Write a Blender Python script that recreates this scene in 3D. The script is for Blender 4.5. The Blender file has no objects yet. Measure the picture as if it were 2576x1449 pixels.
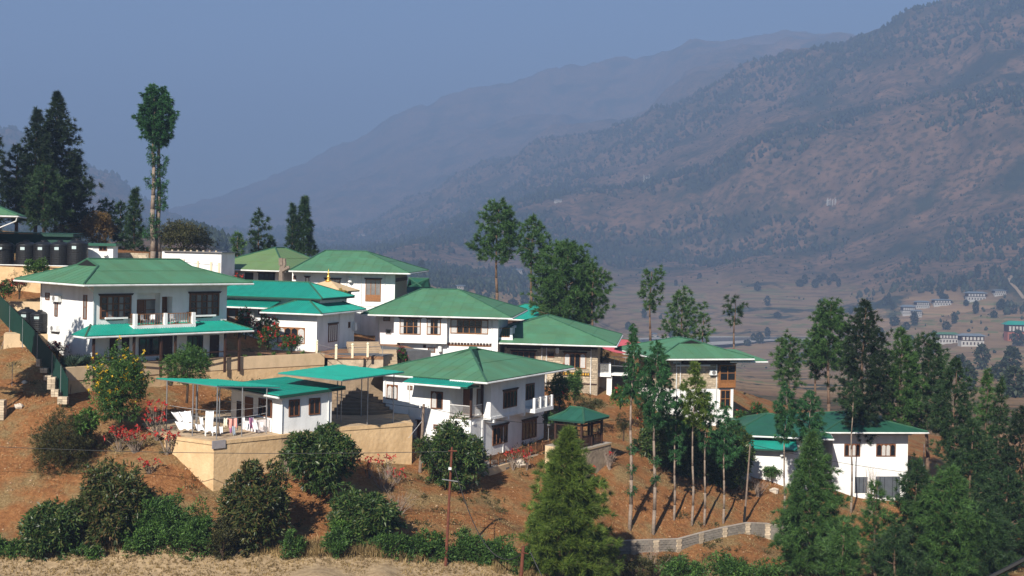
import bpy, math, random
import numpy as np
from mathutils import Vector, Matrix
random.seed(7); RS = np.random.RandomState(11)
SC = bpy.context.scene
COL = SC.collection
# ------------------------------------------------------------------ camera
F, CX, HY = 3250.0, 1288.0, 615.0          # focal length, centre and horizon of a 2576 x 1449 picture
cam = bpy.data.cameras.new('camera'); camo = bpy.data.objects.new('camera', cam); COL.objects.link(camo)
ROLL = math.radians(1.15)                  # the photographer held the camera slightly tilted
camo.location = (0, 0, 0); camo.rotation_euler = (math.radians(90), -ROLL, 0)
cam.sensor_width = 36; cam.lens = 36*F/2576; cam.shift_y = -(724.5-HY)/2576
cam.clip_start = 1; cam.clip_end = 60000
SC.camera = camo
# ------------------------------------------------------------------ sky, sun, exposure
SUN_EL, SUN_LEFT = 33.0, 20.0              # sun stands behind the camera, 20 degrees to the left
W = bpy.data.worlds.new('World'); SC.world = W; W.use_nodes = True
nt = W.node_tree; bg = nt.nodes['Background']
sky = nt.nodes.new('ShaderNodeTexSky'); sky.sky_type = 'NISHITA'; sky.sun_disc = False
sky.sun_elevation = math.radians(SUN_EL); sky.sun_rotation = math.radians(180+SUN_LEFT)
sky.altitude = 1300; sky.air_density = 1.0; sky.dust_density = 0.3; sky.ozone_density = 5.0
nt.links.new(sky.outputs[0], bg.inputs[0]); bg.inputs[1].default_value = 0.065
sl = bpy.data.lights.new('sun', 'SUN'); sl.energy = 5.0; sl.angle = math.radians(0.6); sl.color = (1, 0.94, 0.84)
so = bpy.data.objects.new('sun', sl); COL.objects.link(so)
a = math.radians(SUN_LEFT); e = math.radians(SUN_EL)
sdir = Vector((-math.sin(a)*math.cos(e), -math.cos(a)*math.cos(e), math.sin(e)))
so.rotation_euler = sdir.to_track_quat('Z', 'Y').to_euler(); so.location = (-40, -40, 60)
SC.view_settings.view_transform = 'Standard'; SC.view_settings.look = 'None'
SC.view_settings.exposure = 0.55; SC.view_settings.gamma = 1.0; SC.view_settings.use_curve_mapping = False
SC.render.engine = 'CYCLES'; SC.cycles.use_denoising = True
SC.cycles.max_bounces = 6; SC.cycles.volume_bounces = 1; SC.cycles.transparent_max_bounces = 8
SC.cycles.diffuse_bounces = 3; SC.cycles.glossy_bounces = 2; SC.cycles.caustics_reflective = False

# ------------------------------------------------------------------ helpers
def lev(x, y):                              # picture point -> the same point of an untilted picture
    c, s = math.cos(ROLL), math.sin(ROLL); return CX+c*(x-CX)+s*(y-HY), HY-s*(x-CX)+c*(y-HY)
def P(x, y, Y): x, y = lev(x, y); return Vector(((x-CX)/F*Y, Y, -(y-HY)/F*Y))
def ZM(x0, y0, s):                          # pixel of an enlarged crop -> pixel of the 2576 picture
    return lambda x, y: ((x/s+x0)*0.670833, (y/s+y0)*0.670833)
zA = ZM(0, 700, 2.4146); zB = ZM(800, 850, 2.8974); zC = ZM(1300, 1000, 3.6229); zG = ZM(1850, 1050, 2.4147)
zF = ZM(560, 1300, 2.6345); zD = ZM(1350, 1280, 2.78625); zK = ZM(2700, 1500, 2.8975); zR = ZM(2800, 1050, 1.3058)
zL = ZM(0, 1350, 1.7895); zMm = ZM(700, 1650, 2.3418); zN = ZM(1600, 1650, 1.98154); zT = ZM(0, 280, 2.0122)
zV = ZM(1700, 700, 2.07); zW = ZM(2900, 900, 2.4149); zD2 = ZM(1750, 1320, 3.2925); zA2 = ZM(60, 1040, 4.026)
zA3 = ZM(480, 1040, 4.026); zS = ZM(2250, 1600, 2.8983)

def vnoise(x, y, seed=0):                   # value noise on arrays
    xi = np.floor(x).astype(np.int64); yi = np.floor(y).astype(np.int64); xf = x-xi; yf = y-yi
    def h(i, j):
        n = (i*374761393 + j*668265263 + seed*974634777) & 0x7fffffff
        n = ((n ^ (n >> 13))*1274126177) & 0x7fffffff
        return ((n ^ (n >> 16)) & 0xffff)/65535.0
    u = xf*xf*(3-2*xf); v = yf*yf*(3-2*yf)
    return (h(xi, yi)*(1-u)+h(xi+1, yi)*u)*(1-v)+(h(xi, yi+1)*(1-u)+h(xi+1, yi+1)*u)*v
def fbm(x, y, oct=4, seed=0):
    s = 0; a = 0.5
    for k in range(oct):
        s = s+a*(vnoise(x, y, seed+k)-0.5); x = x*2.03+3.1; y = y*2.03+1.7; a *= 0.5
    return s

MATS = {}
def nodes_of(m):
    m.use_nodes = True
    return m.node_tree, m.node_tree.nodes, m.node_tree.links, m.node_tree.nodes['Principled BSDF']
def ramp(nd, stops):
    r = nd.new('ShaderNodeValToRGB'); el = r.color_ramp.elements
    while len(el) < len(stops): el.new(0.5)
    for e_, (p, c) in zip(el, stops): e_.position = p; e_.color = (*c, 1)
    return r
def sh(c, k): return tuple(min(1, max(0, v*k)) for v in c)
def mat(name, col, rough=0.7, var=0.15, scale=3.0, bump=0.0, bscale=20.0, spec=0.3, metal=0.0, detail=4, tint=None, rand=0.0, stain=0.0):
    """noise-varied surface; tint = second colour the noise drifts to; rand = per-object brightness; stain = vertical weather streaks"""
    if name in MATS: return MATS[name]
    m = bpy.data.materials.new(name); t, nd, lk, b = nodes_of(m)
    tc = nd.new('ShaderNodeTexCoord'); n = nd.new('ShaderNodeTexNoise'); n.inputs['Scale'].default_value = scale
    n.inputs['Detail'].default_value = detail; n.inputs['Roughness'].default_value = 0.65
    lk.new(tc.outputs['Object'], n.inputs['Vector'])
    c2 = tint if tint else sh(col, 1-var)
    r = ramp(nd, [(0.32, sh(c2, 1.0)), (0.68, sh(col, 1+var*0.4))]); lk.new(n.outputs[0], r.inputs[0])
    out = r.outputs[0]
    if stain:
        mp = nd.new('ShaderNodeMapping'); mp.inputs['Scale'].default_value = (1.3, 1.3, 0.3); lk.new(tc.outputs['Object'], mp.inputs[0])
        n2 = nd.new('ShaderNodeTexNoise'); n2.inputs['Scale'].default_value = 1.0; n2.inputs['Detail'].default_value = 5; lk.new(mp.outputs[0], n2.inputs['Vector'])
        r2 = ramp(nd, [(0.45, (1, 1, 1)), (0.75, (1-stain, 1-stain*1.05, 1-stain*1.15))]); lk.new(n2.outputs[0], r2.inputs[0])
        mx = nd.new('ShaderNodeMix'); mx.data_type = 'RGBA'; mx.blend_type = 'MULTIPLY'; mx.inputs[0].default_value = 1
        lk.new(out, mx.inputs[6]); lk.new(r2.outputs[0], mx.inputs[7]); out = mx.outputs[2]
    if rand:
        oi = nd.new('ShaderNodeObjectInfo'); mr = nd.new('ShaderNodeMapRange'); mr.inputs[3].default_value = 1-rand; mr.inputs[4].default_value = 1+rand
        lk.new(oi.outputs['Random'], mr.inputs[0]); hv = nd.new('ShaderNodeHueSaturation'); lk.new(mr.outputs[0], hv.inputs['Value'])
        lk.new(out, hv.inputs['Color']); out = hv.outputs[0]
    lk.new(out, b.inputs['Base Color'])
    b.inputs['Roughness'].default_value = rough; b.inputs['Specular IOR Level'].default_value = spec; b.inputs['Metallic'].default_value = metal
    if bump:
        n3 = nd.new('ShaderNodeTexNoise'); n3.inputs['Scale'].default_value = bscale; n3.inputs['Detail'].default_value = 5; lk.new(tc.outputs['Object'], n3.inputs['Vector'])
        bp = nd.new('ShaderNodeBump'); bp.inputs['Strength'].default_value = bump; bp.inputs['Distance'].default_value = 0.08
        lk.new(n3.outputs[0], bp.inputs['Height']); lk.new(bp.outputs[0], b.inputs['Normal'])
    MATS[name] = m; return m
def leafmat(name, stops, trans=0.25, rough=0.55):
    """foliage: every leaf takes its own tone"""
    if name in MATS: return MATS[name]
    m = bpy.data.materials.new(name); t, nd, lk, b = nodes_of(m)
    g = nd.new('ShaderNodeNewGeometry'); r = ramp(nd, stops); lk.new(g.outputs['Random Per Island'], r.inputs[0])
    tc = nd.new('ShaderNodeTexCoord'); n = nd.new('ShaderNodeTexNoise'); n.inputs['Scale'].default_value = 0.9; n.inputs['Detail'].default_value = 3
    lk.new(tc.outputs['Object'], n.inputs['Vector'])
    mr = nd.new('ShaderNodeMapRange'); mr.inputs[1].default_value = 0.3; mr.inputs[2].default_value = 0.7; mr.inputs[3].default_value = 0.65; mr.inputs[4].default_value = 1.35
    lk.new(n.outputs[0], mr.inputs[0])
    hv = nd.new('ShaderNodeHueSaturation'); lk.new(r.outputs[0], hv.inputs['Color']); lk.new(mr.outputs[0], hv.inputs['Value'])
    lk.new(hv.outputs[0], b.inputs['Base Color']); b.inputs['Roughness'].default_value = rough; b.inputs['Specular IOR Level'].default_value = 0.25
    tr = nd.new('ShaderNodeBsdfTranslucent'); lk.new(hv.outputs[0], tr.inputs[0]); ms = nd.new('ShaderNodeMixShader'); ms.inputs[0].default_value = trans
    lk.new(b.outputs[0], ms.inputs[1]); lk.new(tr.outputs[0], ms.inputs[2]); lk.new(ms.outputs[0], nd['Material Output'].inputs[0])
    MATS[name] = m; return m

def mesh_np(name, V, Fc, nper):             # fast mesh: V (n,3), Fc (m,nper)
    me = bpy.data.meshes.new(name); V = np.asarray(V, np.float32); Fc = np.asarray(Fc, np.int32)
    me.vertices.add(len(V)); me.vertices.foreach_set('co', V.ravel())
    me.loops.add(Fc.size); me.loops.foreach_set('vertex_index', Fc.ravel())
    me.polygons.add(len(Fc)); me.polygons.foreach_set('loop_start', np.arange(0, Fc.size, nper, dtype=np.int32))
    me.polygons.foreach_set('loop_total', np.full(len(Fc), nper, np.int32)); me.update(calc_edges=True); return me
def link(name, me, m=None, parent=None, loc=None, rotz=0, label=None, cat=None, group=None, kind=None, smooth=False):
    o = bpy.data.objects.new(name, me); COL.objects.link(o)
    if m is not None and me is not None and not me.materials: me.materials.append(m)
    if smooth and me is not None: me.polygons.foreach_set('use_smooth', [True]*len(me.polygons))
    if parent is not None: o.parent = parent
    if loc is not None: o.location = loc
    if rotz: o.rotation_euler = (0, 0, rotz)
    if label: o['label'] = label
    if cat: o['category'] = cat
    if group: o['group'] = group
    if kind: o['kind'] = kind
    return o
def thing(name, label, cat, loc=(0, 0, 0), rotz=0.0, group=None):
    o = link(name, None, loc=loc, rotz=rotz, label=label, cat=cat, group=group); o.empty_display_size = 0.5; return o
def copy_tree(o, parent=None, loc=None, rotz=None, scale=None, label=None, group=None):
    c = o.copy(); COL.objects.link(c)
    if parent is not None: c.parent = parent
    if loc is not None: c.location = loc
    if rotz is not None: c.rotation_euler = (0, 0, rotz)
    if scale is not None: c.scale = scale if hasattr(scale, '__len__') else (scale,)*3
    if label: c['label'] = label
    if group: c['group'] = group
    for ch in o.children: copy_tree(ch, c)
    return c

class MB:
    def __init__(s): s.v = []; s.f = []
    def add(s, vs, fs):
        n = len(s.v); s.v += [tuple(x) for x in vs]; s.f += [tuple(i+n for i in f) for f in fs]; return s
    def box(s, x0, x1, y0, y1, z0, z1):
        if x0 > x1: x0, x1 = x1, x0
        if y0 > y1: y0, y1 = y1, y0
        if z0 > z1: z0, z1 = z1, z0
        return s.add([(x0, y0, z0), (x1, y0, z0), (x1, y1, z0), (x0, y1, z0), (x0, y0, z1), (x1, y0, z1), (x1, y1, z1), (x0, y1, z1)],
              [(3, 2, 1, 0), (4, 5, 6, 7), (0, 1, 5, 4), (1, 2, 6, 5), (2, 3, 7, 6), (3, 0, 4, 7)])
    def tube(s, p0, p1, r0, r1=None, n=8, cap=True):
        r1 = r0 if r1 is None else r1; p0 = Vector(p0); p1 = Vector(p1); d = (p1-p0)
        if d.length < 1e-6: return s
        d.normalize(); u = d.orthogonal().normalized(); w = d.cross(u); vs = []
        for p, r in ((p0, r0), (p1, r1)):
            for k in range(n):
                t = 2*math.pi*k/n; vs.append(p+u*(r*math.cos(t))+w*(r*math.sin(t)))
        fs = [(k, (k+1) % n, n+(k+1) % n, n+k) for k in range(n)]
        if cap: fs += [tuple(range(n-1, -1, -1)), tuple(range(n, 2*n))]
        return s.add(vs, fs)
    def path(s, pts, rads, n=7):
        for i in range(len(pts)-1): s.tube(pts[i], pts[i+1], rads[i], rads[i+1], n)
        return s
    def prism(s, poly, off):                # poly list of 3d points, extruded by vector off
        n = len(poly); off = Vector(off); p = [Vector(q) for q in poly]
        return s.add(p+[q+off for q in p], [tuple(range(n-1, -1, -1)), tuple(range(n, 2*n))]+[(k, (k+1) % n, n+(k+1) % n, n+k) for k in range(n)])
    def lathe(s, prof, c=(0, 0, 0), n=20):
        vs = []; m = len(prof)
        for r, z in prof:
            for k in range(n):
                t = 2*math.pi*k/n; vs.append((c[0]+r*math.cos(t), c[1]+r*math.sin(t), c[2]+z))
        fs = [(i*n+k, i*n+(k+1) % n, (i+1)*n+(k+1) % n, (i+1)*n+k) for i in range(m-1) for k in range(n)]
        fs += [tuple(range(n-1, -1, -1)), tuple(range((m-1)*n, m*n))]
        return s.add(vs, fs)
    def mesh(s, name='mesh'):
        me = bpy.data.meshes.new(name); me.from_pydata(s.v, [], s.f); me.update(); return me
    def build(s, name, m, parent=None, **k): return link(name, s.mesh(name), m, parent, **k)

# ------------------------------------------------------------------ far land: valley, hills and mountains, one sheet
PROF = [  # picture column: (distance, picture row) pairs from near to far
 (-900, [(120, 620), (400, 600), (1500, 540), (3000, 420), (4500, 180), (5500, 130), (6500, 260), (9000, 420), (13000, 590)]),
 (-300, [(120, 640), (400, 600), (1500, 560), (3300, 470), (4800, 270), (5600, 300), (7000, 420), (9500, 430), (13000, 590)]),
 (0,    [(120, 660), (400, 602), (1500, 575), (3400, 500), (5000, 312), (5600, 370), (7000, 470), (9500, 440), (13000, 590)]),
 (120,  [(120, 680), (400, 604), (1500, 580), (3400, 520), (5000, 345), (5600, 420), (7000, 520), (9500, 470), (13000, 590)]),
 (240,  [(120, 700), (350, 620), (1500, 590), (3400, 540), (5000, 418), (5600, 480), (7000, 560), (9500, 500), (13000, 590)]),
 (380,  [(120, 720), (300, 650), (700, 590), (1100, 570), (1300, 580), (3400, 570), (5200, 520), (5800, 560), (9500, 522), (13000, 590)]),
 (480,  [(120, 740), (300, 660), (800, 600), (1150, 548), (1400, 575), (3400, 590), (5500, 575), (6500, 572), (9500, 505), (13000, 590)]),
 (600,  [(120, 760), (300, 690), (800, 640), (1150, 598), (1350, 612), (2400, 615), (4500, 597), (6500, 575), (9500, 462), (10300, 500), (13000, 590)]),
 (750,  [(120, 790), (300, 720), (700, 690), (1200, 670), (2000, 640), (4000, 604), (6000, 578), (7200, 520), (9300, 405), (10300, 450), (13000, 590)]),
 (880,  [(120, 830), (300, 760), (700, 720), (1200, 700), (1800, 665), (3000, 620), (4500, 592), (5900, 570), (6300, 570), (7200, 480), (9200, 350), (10200, 420), (13000, 590)]),
 (1030, [(120, 880), (300, 800), (700, 760), (1200, 720), (1600, 690), (2100, 650), (2500, 612), (2700, 618), (4000, 560), (5700, 498), (6200, 520), (7400, 395), (9100, 270), (10000, 340), (13000, 590)]),
 (1200, [(120, 930), (300, 840), (700, 800), (1200, 752), (1600, 708), (2300, 640), (2900, 560), (3200, 560), (5400, 412), (5900, 440), (7400, 325), (7800, 340), (8900, 212), (9800, 290), (13000, 590)]),
 (1400, [(120, 980), (300, 890), (700, 850), (1250, 806), (1600, 742), (2000, 685), (2600, 590), (3000, 497), (3200, 505), (4900, 330), (5400, 360), (7400, 277), (7900, 300), (8600, 165), (9500, 260), (13000, 590)]),
 (1560, [(120, 1010), (300, 930), (700, 895), (1250, 872), (1500, 830), (1900, 745), (2500, 640), (2900, 470), (3100, 478), (4600, 272), (5100, 310), (7400, 330), (8400, 118), (9300, 220), (13000, 590)]),
 (1750, [(120, 1040), (300, 970), (700, 930), (1250, 898), (1450, 865), (1900, 760), (2500, 620), (2800, 405), (3000, 415), (4300, 208), (4800, 250), (8300, 85), (9300, 200), (13000, 590)]),
 (1900, [(120, 1060), (300, 1000), (700, 950), (1250, 912), (1450, 860), (1900, 740), (2400, 600), (2700, 338), (2900, 350), (4100, 152), (4600, 200), (8300, 88), (9300, 200), (13000, 590)]),
 (2100, [(120, 1090), (300, 1020), (700, 955), (1200, 895), (1450, 835), (1900, 735), (2300, 600), (2600, 285), (2800, 297), (3750, 72), (4200, 150), (8300, 85), (13000, 560)]),
 (2300, [(120, 1100), (300, 1030), (700, 945), (1150, 872), (1400, 800), (1800, 700), (2200, 560), (2500, 250), (2700, 262), (3500, -12), (4000, 60), (8300, 100), (13000, 560)]),
 (2576, [(120, 1110), (300, 1030), (700, 925), (1100, 866), (1350, 780), (1700, 670), (2100, 500), (2350, 212), (2550, 225), (3200, -110), (3800, -40), (8300, 120), (13000, 560)]),
 (3000, [(120, 1110), (300, 1020), (700, 900), (1100, 830), (1500, 700), (2100, 400), (2300, 150), (2500, 140), (3000, -240), (3800, -100), (8300, 200), (13000, 560)]),
 (3600, [(120, 1110), (300, 1000), (700, 860), (1100, 780), (1500, 620), (2100, 250), (2800, -330), (3800, -200), (8300, 200), (13000, 560)]),
]
def smoothify(Y, prof, x):
    L = np.log([p[0] for p in prof]); return np.interp(np.log(Y), L, [lev(x, p[1])[1] for p in prof])
NXF, NYF = 390, 340
fx = np.linspace(-900, 3600, NXF); fY = np.exp(np.linspace(math.log(125), math.log(13000), NYF))
PX = np.array([p[0] for p in PROF], float); tab = np.array([smoothify(fY, p[1], p[0]) for p in PROF])      # (cols, NY)
def colinterp(xs):                          # smooth interpolation between the columns
    out = np.zeros((len(xs), tab.shape[1]))
    i = np.clip(np.searchsorted(PX, xs)-1, 0, len(PX)-2); t = (xs-PX[i])/(PX[i+1]-PX[i]); t = np.clip(t, 0, 1)
    m = np.gradient(tab, PX, axis=0)
    h = (PX[i+1]-PX[i])[:, None]; t = t[:, None]
    return (2*t**3-3*t**2+1)*tab[i]+(t**3-2*t**2+t)*h*m[i]*0.6+(-2*t**3+3*t**2)*tab[i+1]+(t**3-t**2)*h*m[i+1]*0.6
yy = colinterp(fx)
FX, FY = np.meshgrid(fx, fY, indexing='ij')
Xw = (FX-CX)/F*FY; Yw = FY
Zw = -(yy-HY)/F*FY
# soften along the distance, then gullies and spurs
k = np.array([1, 2, 3, 2, 1.])/9; Zp = np.pad(Zw, ((0, 0), (2, 2)), mode='edge'); Zw = sum(k[j]*Zp[:, j:j+NYF] for j in range(5))
rise = np.clip((Zw+85)/120, 0, 1)
Zw = Zw + rise*(fbm(Xw/420, Yw/520, 5, 3)*110*np.clip(FY/3500, 0.05, 1.6) - np.abs(fbm(Xw/190+5, Yw/260, 5, 9))*120*np.clip(FY/3000, 0.05, 1.4))
Zw = Zw + fbm(Xw/60, Yw/60, 3, 21)*np.clip(FY/900, 0.1, 3)*3.0*(0.35+rise)
Zw = np.where((rise < 0.5) & (FY > 250) & (FY < 2500), np.round(Zw/1.6)*1.6*0.6+Zw*0.4, Zw)         # field terraces
Zw = Zw-np.clip(270-FY, 0, 200)*0.3
RIV = -99.0
def in_river(X, Y):                         # a bend of the river in the valley floor
    c = 1290+150*np.sin((X-60)/260.0)+X*0.12
    return np.exp(-((Y-c)/60.0)**2)*np.clip((X+420)/150, 0, 1)
rv = in_river(Xw, Yw); Zw = Zw*(1-np.clip(rv*1.5, 0, 1))+(RIV-2.0)*np.clip(rv*1.5, 0, 1)
def far_z(X, Y):                            # height of the far land
    X = np.asarray(X, float); Y = np.asarray(Y, float)
    gx = (X/Y*F+CX+900)/4500*(NXF-1); gy = (np.log(Y)-math.log(125))/(math.log(13000)-math.log(125))*(NYF-1)
    i = np.clip(gx.astype(int), 0, NXF-2); j = np.clip(gy.astype(int), 0, NYF-2); a_ = np.clip(gx-i, 0, 1); b_ = np.clip(gy-j, 0, 1)
    return (Zw[i, j]*(1-a_)+Zw[i+1, j]*a_)*(1-b_)+(Zw[i, j+1]*(1-a_)+Zw[i+1, j+1]*a_)*b_
def gridfaces(nx, ny):
    i, j = np.meshgrid(np.arange(nx-1), np.arange(ny-1), indexing='ij'); q = (i*ny+j).ravel()
    return np.stack([q, q+ny, q+ny+1, q+1], 1)
def landmat():
    m = bpy.data.materials.new('valley_land'); t, nd, lk, b = nodes_of(m)
    g = nd.new('ShaderNodeNewGeometry'); sx = nd.new('ShaderNodeSeparateXYZ'); lk.new(g.outputs['Position'], sx.inputs[0])
    def noise(s, d=6, sc=(1, 1, 1)):
        mp = nd.new('ShaderNodeMapping'); mp.inputs['Scale'].default_value = sc; lk.new(g.outputs['Position'], mp.inputs[0])
        n = nd.new('ShaderNodeTexNoise'); n.inputs['Scale'].default_value = s; n.inputs['Detail'].default_value = d; n.inputs['Roughness'].default_value = 0.65
        lk.new(mp.outputs[0], n.inputs['Vector']); return n.outputs[0]
    def mix(a_, b_, f, mode='MIX'):
        x = nd.new('ShaderNodeMix'); x.data_type = 'RGBA'; x.blend_type = mode
        if hasattr(f, 'links'): lk.new(f, x.inputs[0])
        else: x.inputs[0].default_value = f
        lk.new(a_, x.inputs[6]); lk.new(b_, x.inputs[7]); return x.outputs[2]
    def mr(src, a0, a1, b0=0.0, b1=1.0):
        x = nd.new('ShaderNodeMapRange'); x.inputs[1].default_value = a0; x.inputs[2].default_value = a1; x.inputs[3].default_value = b0; x.inputs[4].default_value = b1
        lk.new(src, x.inputs[0]); return x.outputs[0]
    dry = ramp(nd, [(0.28, (0.06, 0.045, 0.028)), (0.42, (0.13, 0.08, 0.047)), (0.56, (0.20, 0.118, 0.07)), (0.75, (0.31, 0.16, 0.09))]); lk.new(noise(0.012), dry.inputs[0])
    scrub = ramp(nd, [(0.3, (0.014, 0.022, 0.013)), (0.7, (0.04, 0.046, 0.024))]); lk.new(noise(0.05), scrub.inputs[0])
    hill = mix(dry.outputs[0], scrub.outputs[0], mr(noise(0.0045, 10), 0.50, 0.60)); hill = mix(hill, scrub.outputs[0], mr(noise(0.07, 5), 0.49, 0.58, 0.0, 0.85))
    # valley floor: harvested fields in strips, some of them green
    st = noise(0.02, 3, (0.35, 1.0, 8.0)); fld = ramp(nd, [(0.25, (0.12, 0.075, 0.045)), (0.42, (0.23, 0.145, 0.078)), (0.55, (0.29, 0.185, 0.098)), (0.61, (0.13, 0.15, 0.055)), (0.66, (0.21, 0.13, 0.075)), (0.8, (0.29, 0.175, 0.095))])
    lk.new(st, fld.inputs[0])
    wv = nd.new('ShaderNodeTexWave'); wv.wave_type = 'BANDS'; wv.bands_direction = 'Z'; wv.inputs['Scale'].default_value = 0.075; wv.inputs['Distortion'].default_value = 3.0
    wv.inputs['Detail'].default_value = 2; wv.inputs['Detail Scale'].default_value = 0.3; lk.new(g.outputs['Position'], wv.inputs['Vector'])
    edge = ramp(nd, [(0.0, (0.28, 0.28, 0.25)), (0.35, (1, 1, 1))]); lk.new(wv.outputs[0], edge.inputs[0])
    fields = mix(fld.outputs[0], edge.outputs[0], mr(noise(0.006, 3), 0.40, 0.62, 0.05, 0.6), 'MULTIPLY')
    low = mix(fields, scrub.outputs[0], mr(noise(0.009, 8), 0.565, 0.61))
    nz = nd.new('ShaderNodeMath'); nz.operation = 'MULTIPLY_ADD'; lk.new(noise(0.004, 4), nz.inputs[0]); nz.inputs[1].default_value = 120; lk.new(sx.outputs[2], nz.inputs[2])
    out = mix(low, hill, mr(nz.outputs[0], -4, 24))
    lk.new(out, b.inputs['Base Color']); b.inputs['Roughness'].default_value = 0.95; b.inputs['Specular IOR Level'].default_value = 0.05
    return m
LAND = landmat()
far_me = mesh_np('valley_and_hills', np.stack([Xw.ravel(), Yw.ravel(), Zw.ravel()], 1), gridfaces(NXF, NYF), 4)
link('hills', far_me, LAND, kind='structure', smooth=True)
# river water and its pale gravel banks
def strip(name, m, off, half, z, kind='structure'):
    xs = np.linspace(-420, 900, 90); c = 1290+150*np.sin((xs-60)/260.0)+xs*0.12+off
    wob = half*(1+0.35*np.sin(xs/70.0)+0.2*np.sin(xs/31.0+1))
    V = np.concatenate([np.stack([xs, c-wob, np.full_like(xs, z)], 1), np.stack([xs, c+wob*0.8, np.full_like(xs, z)], 1)])
    n = len(xs); f = np.array([(i, i+1, n+i+1, n+i) for i in range(n-1)])
    return link(name, mesh_np(name, V, f, 4), m, kind=kind)
water = mat('river_water', (0.06, 0.085, 0.10), rough=0.12, var=0.2, scale=0.02, spec=0.5)
gravel = mat('river_gravel', (0.42, 0.38, 0.33), rough=0.95, var=0.25, scale=0.03)
strip('riverbank', gravel, 6, 58, RIV-0.5); strip('river', water, 10, 26, RIV-0.1)
# ------------------------------------------------------------------ the near hillside, from points where the photograph shows the ground
CP = [(-500, 1420, 86), (0, 1412, 86), (270, 1405, 87), (530, 1398, 88), (700, 1392, 89), (900, 1392, 90), (1130, 1425, 90), (1300, 1445, 90), (1420, 1462, 91),
 (-400, 1240, 95), (0, 1200, 96), (-200, 1040, 103), (0, 1050, 103), (100, 1000, 106), (150, 1105, 100), (200, 1300, 91), (60, 1330, 91), (350, 1135, 97), (430, 1135, 97), (440, 1260, 92), (537, 1226, 95.5),
 (640, 1230, 96), (640, 1320, 92), (730, 1190, 98), (800, 1260, 95), (880, 1190, 100), (1000, 1180, 104), (1060, 1205, 105), (1050, 1290, 98), (900, 1320, 94), (1150, 1180, 108), (1240, 1175, 110), (1240, 1290, 99), (1340, 1180, 112), (1330, 1330, 97),
 (1460, 1178, 112), (1540, 1160, 114), (1500, 1290, 104), (1590, 1345, 106), (1645, 1340, 107), (1745, 1322, 110), (1820, 1312, 112), (1880, 1308, 113), (1560, 1402, 103), (1700, 1396, 106), (1950, 1366, 112), (2050, 1388, 112), (1450, 1402, 100), (1350, 1400, 97.5), (1700, 1180, 122), (1600, 1130, 121), (1560, 1060, 127), (1800, 1190, 121), (1890, 1190, 124), (2000, 1220, 123), (2090, 1240, 126), (2170, 1290, 124), (2290, 1280, 126), (2000, 1449, 100), (2200, 1449, 101), (2450, 1400, 108), (2576, 1350, 112), (2800, 1380, 112), (1650, 1470, 97), (1900, 1480, 97),
 (1300, 1152, 114), (1375, 1124, 119), (1425, 1082, 124), (1400, 1010, 133), (1500, 1000, 136), (1640, 1080, 131), (1840, 1090, 131),
 (165, 1000, 104), (300, 1040, 105), (420, 1058, 106.5), (500, 1064, 108), (600, 1064, 110), (700, 1064, 112), (963, 1060, 116), (1050, 1105, 112),
 (100, 900, 112), (40, 860, 116), (0, 880, 115), (-300, 900, 115), (60, 800, 124), (0, 745, 130), (-300, 700, 140), (50, 740, 131), (160, 730, 135), (100, 690, 139), (0, 690, 139), (250, 700, 142), (420, 705, 146), (590, 710, 148), (750, 790, 150), (900, 835, 150), (931, 875, 137),
 (100, 602, 160), (0, 575, 175), (-300, 580, 190), (250, 625, 165), (395, 655, 158), (520, 645, 170), (640, 680, 170), (760, 690, 175), (1000, 730, 175), (1250, 810, 172), (1340, 840, 170), (1430, 855, 163), (1300, 860, 155), (1580, 895, 172), (1640, 915, 173), (1720, 935, 168), (1845, 975, 160), (1900, 1010, 160), (2000, 1070, 150), (2090, 1100, 148), (2200, 1150, 150), (2350, 1210, 140), (2576, 1220, 138), (2900, 1280, 135),
 (-300, 640, 215), (0, 630, 215), (300, 680, 215), (700, 760, 215), (1100, 850, 212), (1500, 940, 208), (1900, 1010, 205), (2300, 1080, 200), (2800, 1150, 200),
 (0, 1900, 40), (-600, 1900, 40), (1288, 1980, 42), (2600, 2000, 45)]
cp = np.array([P(*c)[:] for c in CP])
def rbf_solve(pts, vals):
    d = np.linalg.norm(pts[:, None]-pts[None], axis=2); A = np.zeros((len(pts)+3,)*2); n = len(pts)
    A[:n, :n] = d + np.eye(n)*-0.6; A[:n, n] = 1; A[:n, n+1:] = pts; A[n, :n] = 1; A[n+1:, :n] = pts.T
    return np.linalg.solve(A, np.concatenate([vals, np.zeros(3)]))
wts = rbf_solve(cp[:, :2], cp[:, 2])
def ground(X, Y, rough=True):
    X = np.atleast_1d(np.asarray(X, float)); Y = np.atleast_1d(np.asarray(Y, float)); sh_ = X.shape; X = X.ravel(); Y = Y.ravel(); z = np.zeros_like(X)
    for s in range(0, len(X), 20000):
        q = np.stack([X[s:s+20000], Y[s:s+20000]], 1); d = np.linalg.norm(q[:, None]-cp[None, :, :2], axis=2)
        z[s:s+20000] = d@wts[:-3]+wts[-3]+q@wts[-2:]
    if rough: z = z+fbm(X/5, Y/5, 4, 31)*0.6+fbm(X/1.3, Y/1.3, 3, 41)*0.26-np.abs(fbm(X/2.6+Y/9, Y/7-X/11, 3, 51))*0.55
    return z.reshape(sh_)
def gz(X, Y): return float(ground([X], [Y])[0])
def on_ground(x, y, lo=60, hi=230):          # first point of the hillside that a picture point looks at
    x, y = lev(x, y); Ys = np.linspace(lo, hi, 700); X = (x-CX)/F*Ys; r = -(y-HY)/F*Ys; g_ = ground(X, Ys); k_ = np.argmax(g_ >= r)
    return Vector((X[k_], Ys[k_], g_[k_]))
gx_ = np.linspace(-95, 120, 360); gy_ = np.concatenate([np.linspace(8, 80, 30), np.linspace(80.6, 150, 200), np.linspace(151, 212, 50)])
GX, GY = np.meshgrid(gx_, gy_, indexing='ij'); GZ = ground(GX, GY)
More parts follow.
